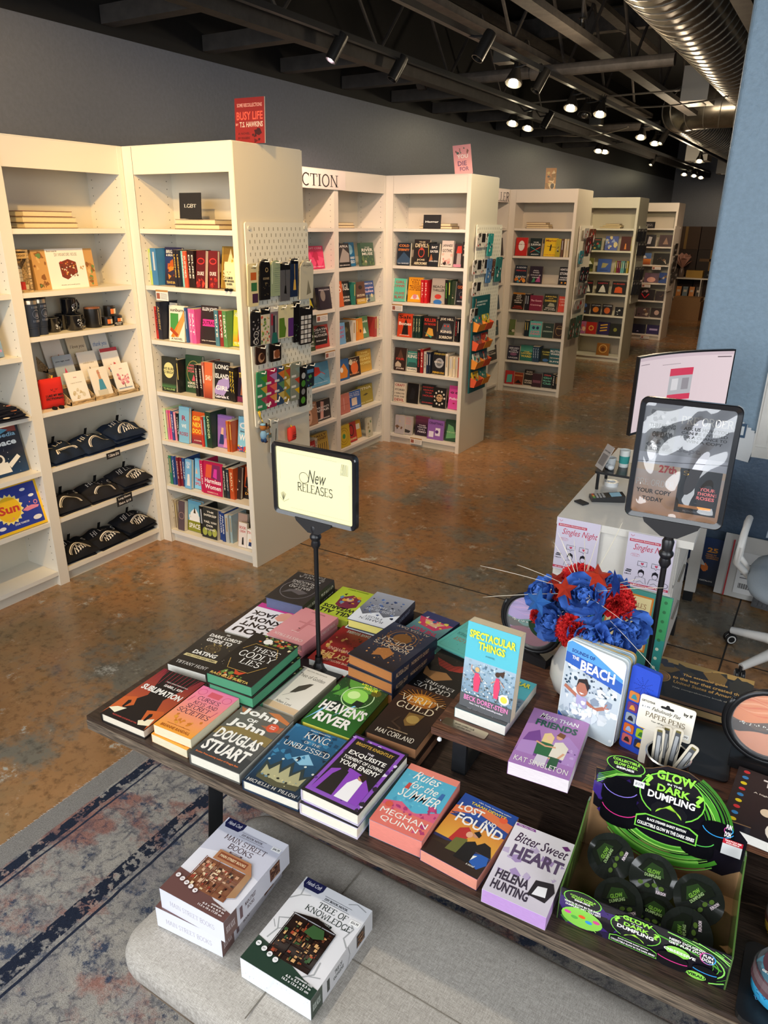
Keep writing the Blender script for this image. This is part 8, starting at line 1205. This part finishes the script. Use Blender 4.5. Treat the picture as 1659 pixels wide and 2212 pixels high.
def flyer(px0,py0,rz,label):
    p=at(px0,py0,y=3.118); w,h=.20,.262; M=TR(p.x,3.1185,p.z-h)@RZ(2.5)@RX(90)
    g=G(); g.box(0,w,0,h,0,.0006,'e2dcf0','print'); g.T=TR(0,0,.0006); g.k=1; RD='cc4a68'
    def person(x,hair): return [('d',x,.26,.055,'e2dcf0',1.1),('o',x,.26,.055,'2a2a38',.008,1.1),('p','1c1c28',(x-.07,.26),(x-.06,.33),(x,.36),(x+.06,.33),(x+.07,.26),(x+.03,.3),(x-.03,.3)) ,('l','2a2a38',.008,(x-.13,.1),(x-.1,.2),(x,.215),(x+.1,.2),(x+.13,.1)),('l','2a2a38',.008,(x-.08,.1),(x,.14),(x+.08,.1)),('l','2a2a38',.01,(x-.1,.42),(x-.1,.5),(x+.1,.5),(x+.1,.42),(x+.02,.42),(x,.39),(x-.03,.42),(x-.1,.42)),('p',RD,(x,.43),(x-.035,.465),(x-.02,.485),(x,.472),(x+.02,.485),(x+.035,.465))]
    g.art(w,h,[('l',RD,.01,(.05,.96),(.09,.93),(.13,.96)),('p',RD,(.04,.84),(.04,.89),(.7,.89),(.7,.84)),('t','Bookstore Romance Day',.07,.85,.67,.88,WH,'b'),('t','Singles Night',.14,.66,.96,.81,RD,'i'),('o',.2,.6,.1,'d8a0b8',.005,.4),('t','August 15th',.12,.605,.28,.62,RD),('t','6:30 pm',.14,.58,.26,.595,RD)]+person(.38,1)+person(.68,0)+[('r',.04,.27,.16,.29,'1c1c28'),('r',.06,.3,.17,.32,'1c1c28'),('t',"HILL'S",.03,.22,.17,.245,'1c1c28'),('o',.9,.14,.08,'2a2a38',.01,.7),('r',0,.03,1,.075,RD),('t','at our Bookstore 1234 Main Rd',.05,.04,.95,.065,WH)]); tag(g.build('flyer',mw=M),label,'flyer','event flyers on the desk front')
flyer(1205,1116,0,'lilac Singles Night flyer, left one on the desk front'); flyer(1359,1148,0,'lilac Singles Night flyer, right one behind the sign pole')
# monitor
mp=at(1340,935,z=DZ+.40); 
A=at(1367,770,y=3.50); th=R(40)
t=thing('curved_monitor','curved black desktop monitor showing a pale web page','monitor',M=TR(-.592,3.686,DZ+.0006)@RZ(56)); 
mw_,mh=.60,.345; zb=1.105-DZ
def cur(u,z,off=0): x=(u-.5)*mw_; return (x,-.045*((2*u-1)**2)*1.0+off,z)
g=G(); n=16
g.grid(lambda u,v:cur(u,zb-.012+v*(mh+.02),.0),n,1,'141416','plastic'); g.grid(lambda u,v:cur(u,zb-.012+v*(mh+.02),.02),n,1,'141416','plastic')
for zz in (zb-.012,zb+mh+.008): g.grid(lambda u,v:cur(u,zz,.02*v),n,1,'141416','plastic')
for uu in (0,1): g.grid(lambda u,v:cur(uu,zb-.012+u*(mh+.02),.02*v),1,1,'141416','plastic')
g.build('housing',t)
g=G()
def scr(x0,z0,x1,z1,c,o): g.grid(lambda u,v:cur(x0+(x1-x0)*u,zb+(z0+(z1-z0)*v)*mh,-.0008-.0004*o),max(1,int(14*(x1-x0))+1),1,c,'screen')
scr(.012,0,.988,1,'cfbcbe',1); scr(.012,.955,.988,1,'bda9ae',2); scr(.4,.38,.64,.8,'a8a6a8',2); scr(.4,.7,.64,.8,'c03850',3); scr(.4,.36,.64,.44,'c03850',3); scr(.43,.5,.5,.66,'c8c4c4',3); scr(.54,.5,.61,.66,'8a8488',3); scr(.47,.3,.57,.335,'202024',3)
for k in range(5): scr(.42,.24-.03*k,.62,.25-.03*k,'b0a0a4',2)
scr(.03,.9,.14,.91,'8a7c80',3); scr(.85,.92,.97,.935,'6a5c60',3); scr(.3,.86,.5,.868,'9a8c90',3)
g.build('display_panel',t)
g=G(); g.box(-.02,.02,.02,.05,0,zb+.15,'161618','plastic'); g.build('neck',t); g=G(); g.prism(rr(-.11,-.06,.11,.1,.02),0,.01,'161618','plastic'); g.build('stand_foot',t)
# desk riser, clutter
rz_=at(1290,1000,z=.85); t=thing('monitor_riser','black desk riser shelf left of the monitor','riser',(-.905,3.585,DZ+.0006),R(2)); 
g=G(); g.prism(rr(0,0,.38,.24,.015),.088,.1,'19191b','plastic'); g.build('platform',t)
for x,y in ((.012,.012),(.35,.012),(.012,.21),(.35,.21)): g=G(); g.tube([(x+.005,y+.005,0),(x+.005,y+.005,.09)],.008,8,'19191b','plastic'); g.build('leg',t)
t=thing('card_terminal','black card payment terminal lying on the white desk','card reader',(-.80,3.47,DZ+.0006),R(-62)); 
g=G(); g.T=RX(0); g.add([(-.035,-.08,0),(.035,-.08,0),(.035,.08,0),(-.035,.08,0),(-.035,-.08,.018),(.035,-.08,.018),(.035,.08,.034),(-.035,.08,.034)],[(0,3,2,1),(4,5,6,7),(0,1,5,4),(1,2,6,5),(2,3,7,6),(3,0,4,7)],'18181a','plastic'); bdy=g.build('body',t)
g=G(); g.T=TR(0,-.08,.0182)@RX(5.7)
for r_ in range(4):
    for c_ in range(3): g.box(-.028+.02*c_,-.012+.02*c_,.008+.016*r_,.018+.016*r_,0,.002,['c83028','e0b030','3a9a48'][c_] if r_==0 else 'b0b0b0','plastic')
g.build('keypad',bdy); g=G(); g.T=TR(0,-.08,.0182)@RX(5.7); g.box(-.026,.026,.095,.145,0,.0012,'6a8a98','screen'); g.build('small_screen',bdy)
g=G(); g.box(-.03,.03,-.02,.02,0,.008,'2a2a2c','matte'); tag(g.build('sticker_card',mw=TR(-.893,3.36,DZ+.0006)@RZ(-30)),'small dark card at the left edge of the desk','card')
for (x,y,r,h,l,c) in ((-.86,3.70,.03,.05,'short clear plastic cup on the riser','d8dcdc'),(-.80,3.74,.028,.09,'white bottle with teal label on the riser','e0e4e0'),(-.72,3.72,.036,.10,'white paper cup on the riser','ecebe6')):
    t=thing('desk_cup',l,'cup',(x,y,DZ+.1012)); latheobj('cup_body',t,[(0,0),(r*.85,0),(r,h),(r*.94,h),(r*.8,.004)],c,'gloss'); 
    if 'teal' in l: latheobj('label_band',t,[(r*.9,.02),(r*.99,.06)],'3a9a94','gloss')
t=thing('acrylic_stand','tilted clear acrylic stand with small printed card on the riser','stand',M=TR(-.90,3.64,DZ+.1012)@RZ(-50)); g=G(); g.T=RX(65); g.box(-.04,.04,0,.13,0,.003,'c8c0b8','gloss'); g.T=RX(65)@TR(0,0,.0032); g.k=3; g.text('SCAN TO JOIN',-.03,.09,.03,.1,'3a3434'); g.poly([(-.03,.02),(.03,.02),(.03,.08),(-.03,.08)],'8a8480'); g.build('printed_card',t)
for i,(x,y) in enumerate(((-.86,3.66),(-.84,3.64),(-.70,3.64))): g=G(); g.ball((0,0,.014),.014,10,8,['c8ccd0','d8dcdc','e8e030'][i],'gloss',(1.2,1,1)); tag(g.build('desk_trinket',smooth=True,mw=TR(x,y,DZ+.1014)),['clear','pale','yellow'][i]+' trinket on the desk riser','trinket')
t=thing('tape_roll','white roll of tape lying under the desk riser','tape',(-.84,3.70,DZ+.0006)); latheobj('roll',t,[(.02,0),(.035,0),(.035,.022),(.02,.022),(.02,0)],'e4e6e6','gloss')
t=thing('wall_paper_rack','pinned papers hanging on the blue wall right of the poster','papers',M=TR(at(1600,925,y=4.44).x,4.447,at(1600,925,y=4.44).z-.09))
for i in range(5): g=G(); g.T=TR(-.02+.012*i,-.003-.003*i,-.01*i)@RY(4*i-8); g.box(-.04,.05,-.001,0,-.05,.12,'eef0f0','matte'); g.build('sheet',t)
g=G(); g.box(-.06,.03,-.02,-.018,.04,.12,'3a5a78','print'); g.box(-.05,.02,-.021,-.02,.055,.105,'e8eef0','print'); g.build('photo_card',t)
# things leaning at the wall
e=at(1512,1249,y=4.36); t=thing('catalog_booklet','dark blue catalogue with 25 on the cover leaning at the wall','booklet',M=TR(e.x-.10,4.36,.001)@RX(80)); 
g=G(); g.box(0,.21,0,.29,-.012,0,'141c34','gloss'); g.k=1; g.art(.21,.29,[('g','10121c','1c3c70'),('t','25',.52,.7,.8,.8,'f0a030','h'),('t','YEARS OF',.5,.64,.78,.67,'f0a030'),('t','HANDS-ON',.5,.6,.84,.63,'f0a030'),('t','LEARNING',.52,.56,.84,.59,'f0a030'),('n',14,3,['e8e0d8','c8a898','f08030'],.1,.25,.6,.55,.1),('t','PRODUCT CATALOG',.1,.08,.8,.11,WH)]); g.build('cover',t)
e=at(1545,1258,y=4.30); t=thing('poly_mailer','white plastic shipping mailer with red stripe and barcode label','parcel',M=TR(e.x,4.30,.001)@RZ(-2)@RX(76)); 
g=G(); g.grid(lambda u,v:(u*.30,v*.36,.012+.006*math.sin(14*u+3*v)*v**2+.01*math.sin(PI*u)),16,16,'dcdad4','gloss'); g.box(0,.30,0,.36,-.01,.004,'d8d6d0','gloss'); g.build('bag',t,smooth=40)
g=G(); g.T=TR(0,0,.0275); g.poly([(.05,0),(.058,0),(.058,.33),(.05,.33)],'c02028'); g.poly([(.10,.03),(.27,.03),(.27,.27),(.10,.27)],'f4f4f2'); 
for k in range(22): g.poly([(.12+.006*k,.06),(.12+.006*k+.003*(1+k%2*.5),.06),(.12+.006*k+.003*(1+k%2*.5),.09),(.12+.006*k,.09)],'181818')
for k in range(5): g.poly([(.12,.12+.02*k),(.22,.12+.02*k),(.22,.125+.02*k),(.12,.125+.02*k)],'6a6a6c')
g.poly([(.07,.22),(.095,.22),(.095,.31),(.07,.31)],'3a5a90'); g.build('shipping_label',t)
t=thing('keyboard','black number-pad keyboard leaning low at the wall behind the chair','keyboard',M=TR(-.10,4.22,.001)@RZ(-8)@RX(62)); g=G(); g.box(0,.40,0,.13,-.02,0,'1a1a1c','plastic'); g.build('case',t); g=G()
for r_ in range(5):
    for c_ in range(16): g.box(.012+.024*c_,.031+.024*c_,.012+.023*r_,.03+.023*r_,0,.005,'2c2c30','plastic')
g.build('keys',t)
# office chair
CX,CY=.13,3.62
t=thing('office_chair','grey office chair with white arms and castors at right edge','office chair',(CX,CY,0))
for k in range(5):
    a=R(72*k+158); l=.30; dx,dy=math.cos(a),math.sin(a)
    g=G(); g.tube([(0,0,.11),(dx*.12,dy*.12,.115),(dx*l,dy*l,.075)],[.032,.026,.018],10,'d9d8d4','plastic'); bl_=g.build('base_leg',t,smooth=40)
    g=G(); px_,py_=dx*l,dy*l
    for s in (-1,1): g.T=TR(px_,py_,.03)@RZ(math.degrees(a)+50)@TR(0,s*.014,0)@RX(90); g.lathe([(0,-.008),(.026,-.008),(.029,-.004),(.029,.004),(.026,.008),(0,.008)],18,'141416','plastic'); g.lathe([(.016,-.0085),(.022,-.009),(.022,.009),(.016,.0085)],18,'e0e0dc','plastic')
    g.T=Matrix(); g.tube([(px_,py_,.03),(px_,py_,.08)],.009,8,'141416','plastic'); g.build('castor',bl_)
g=G(); g.tube([(0,0,.1),(0,0,.3)],.026,14,'19191b','plastic'); g.tube([(0,0,.3),(0,0,.43)],.016,14,'a8a8a8','metal'); g.build('gas_column',t,smooth=40)
g=G(); seat=[(.25*abs(math.cos(R(a)))**.6*(1 if math.cos(R(a))>0 else -1),.245*abs(math.sin(R(a)))**.6*(1 if math.sin(R(a))>0 else -1)) for a in range(0,360,12)]
m=len(seat); V=[]
for k_,z in ((.9,.425),(1,.44),(1.02,.465),(.97,.49),(.8,.502),(.4,.498)): V+=[(a*k_,b*k_,z-.02*(b<-.1)*((-b-.1)/.15)) for a,b in seat]
g.add(V,[(j*m+i,j*m+(i+1)%m,(j+1)*m+(i+1)%m,(j+1)*m+i) for j in range(5) for i in range(m)]+[tuple(range(5*m,6*m)),tuple(range(m))[::-1]],mat='mesh_grey'); g.build('seat',t,smooth=50)
for s in (-1,1):
    g=G(); g.tube([(s*.24,.05,.43),(s*.31,.08,.5),(s*.31,.13,.66),(s*.30,.06,.71),(s*.30,-.14,.70),(s*.30,-.19,.66),(s*.31,-.10,.54),(s*.24,.0,.43)],[.016]*8,10,'dcdbd6','plastic'); g.build('armrest',t,smooth=60)
g=G(); g.grid(lambda u,v:((u-.5)*.44*(1-.15*v),.26+.04*v+.05*(1-(2*u-1)**2)-.02,.56+.5*v),12,12,mat='mesh_grey'); g.grid(lambda u,v:((u-.5)*.44*(1-.15*v),.275+.04*v+.05*(1-(2*u-1)**2)-.02,.56+.5*v),12,12,mat='mesh_grey'); g.build('backrest',t,smooth=True)
g=G(); g.tube([(0,.1,.42),(0,.27,.46),(0,.33,.7)],.02,10,'1a1a1c','plastic'); g.build('back_support',t,smooth=50)
# ------------------------------------------------------------------ far end of the room
t=thing('low_shelf','low white shelf of books at the far end of the room','shelf',(-3.45,18.80,0)); W=1.35
g=G()
for z in (.0,.42,.86): g.box(0,W,0,.35,z,z+.03,'d8d0c4','laminate')
for x in (0,.58,W-.02): g.box(x,x+.02,0,.35,0,.86,'d8d0c4','laminate')
g.build('frame',t)
rnd=random.Random(12); n=0
for row,z in ((0,.031),(1,.451)):
    for i in range(9):
        c=rnd.choice(['2a2c34','8a5a3a','c8803a','6a7a80','b8a890','3a3028','a85040']); x=.06+.145*i; n+=1
        if abs(x-.59)<.07: continue
        book(.11,.24,.025,c,[('r',.2,.5,.8,.7,'c8b8a0')],full=False,label='%s book, %s from left on the %s row of the far low shelf'%(cname(c),ORD[i],['bottom','top'][row]),group='books on the far low shelf',M=TR(-3.45,18.80,0)@faceM(x+.06,.08,z,.24,8))
t=thing('cardboard_box','open-topped brown cardboard box on the floor in front of the far shelf','box',(-3.32,18.2,0)); g=G(); g.box(0,.62,0,.45,0.001,.42,mat='kraft'); g.build('carton',t); g=G(); g.box(.02,.6,.0,.45,.42,.5,mat='kraft'); g.build('flap',t)
t=thing('yellow_box','yellow carton standing on the far low shelf','box',(-3.22,18.86,.8906)); g=G(); g.box(0,.36,0,.25,0,.16,'a8843c','matte'); g.build('carton',t)
t=thing('feather_bunch','bunch of pale pink feathers in a vase at the far end','feathers',(-3.33,18.88,.8906)) ; latheobj('vase',t,[(0,0),(.06,0),(.07,.1),(.04,.22)],'6a5a50','gloss',16)
rnd=random.Random(9)
for k in range(22):
    a=rnd.uniform(0,6.28); s=rnd.uniform(.1,.3); L=rnd.uniform(.3,.5); g=G(); b=Vector((0,0,.2)); e_=Vector((s*math.cos(a),s*math.sin(a)*.6,.2+L)); sd=Vector((-math.sin(a),math.cos(a),0))
    g.add([b-sd*.01,b+sd*.01]+[b+(e_-b)*q+sd*w_+Vector((0,0,-.15*q*q)) for q,w_ in ((.5,.06),(.8,.07),(1.05,.0),(.8,-.07),(.5,-.06))],[(0,1,2,3,4,5,6)],rnd.choice(['c8988a','b88878','d8a898']),'cloth'); g.build('feather',t)
plq=thing('black_sign','small black sign standing on the far low shelf','sign',(-2.83,18.86,.8906)); g=G(); g.box(0,.28,0,.02,0,.16,'151416','matte'); g.T=RX(90); g.k=2; g.text('Local',.07,.06,.21,.1,'d8d4cc','s'); g.build('panel',plq)
rnd=random.Random(21); n=0
PANEL=[]
for c_ in range(4):
    for r_ in range(4):
        n+=1; x=-3.7+.62*c_; z=.002+.5*r_ ; g=G(); g.box(0,.60,0,.12,0,.495,['3a2a20','2c2420','342822','463426'][(c_*3+r_)%4],'matte'); 
        g.box(.27,.33,-.002,0,.0,.495,'8a7048','gloss') if (c_+r_)%3==0 else None; g.box(.05,.3,-.002,0,.24,.30,'6a5440','gloss') if (c_*2+r_)%3==1 else None
        tag(g.build('storage_carton',mw=TR(x,YB-.2,z)),'dark brown carton in the far wall pile, column %s, %s'%(ORD[c_],['floor level','second up','third up','top'][r_]),'carton','cartons piled at the far wall')
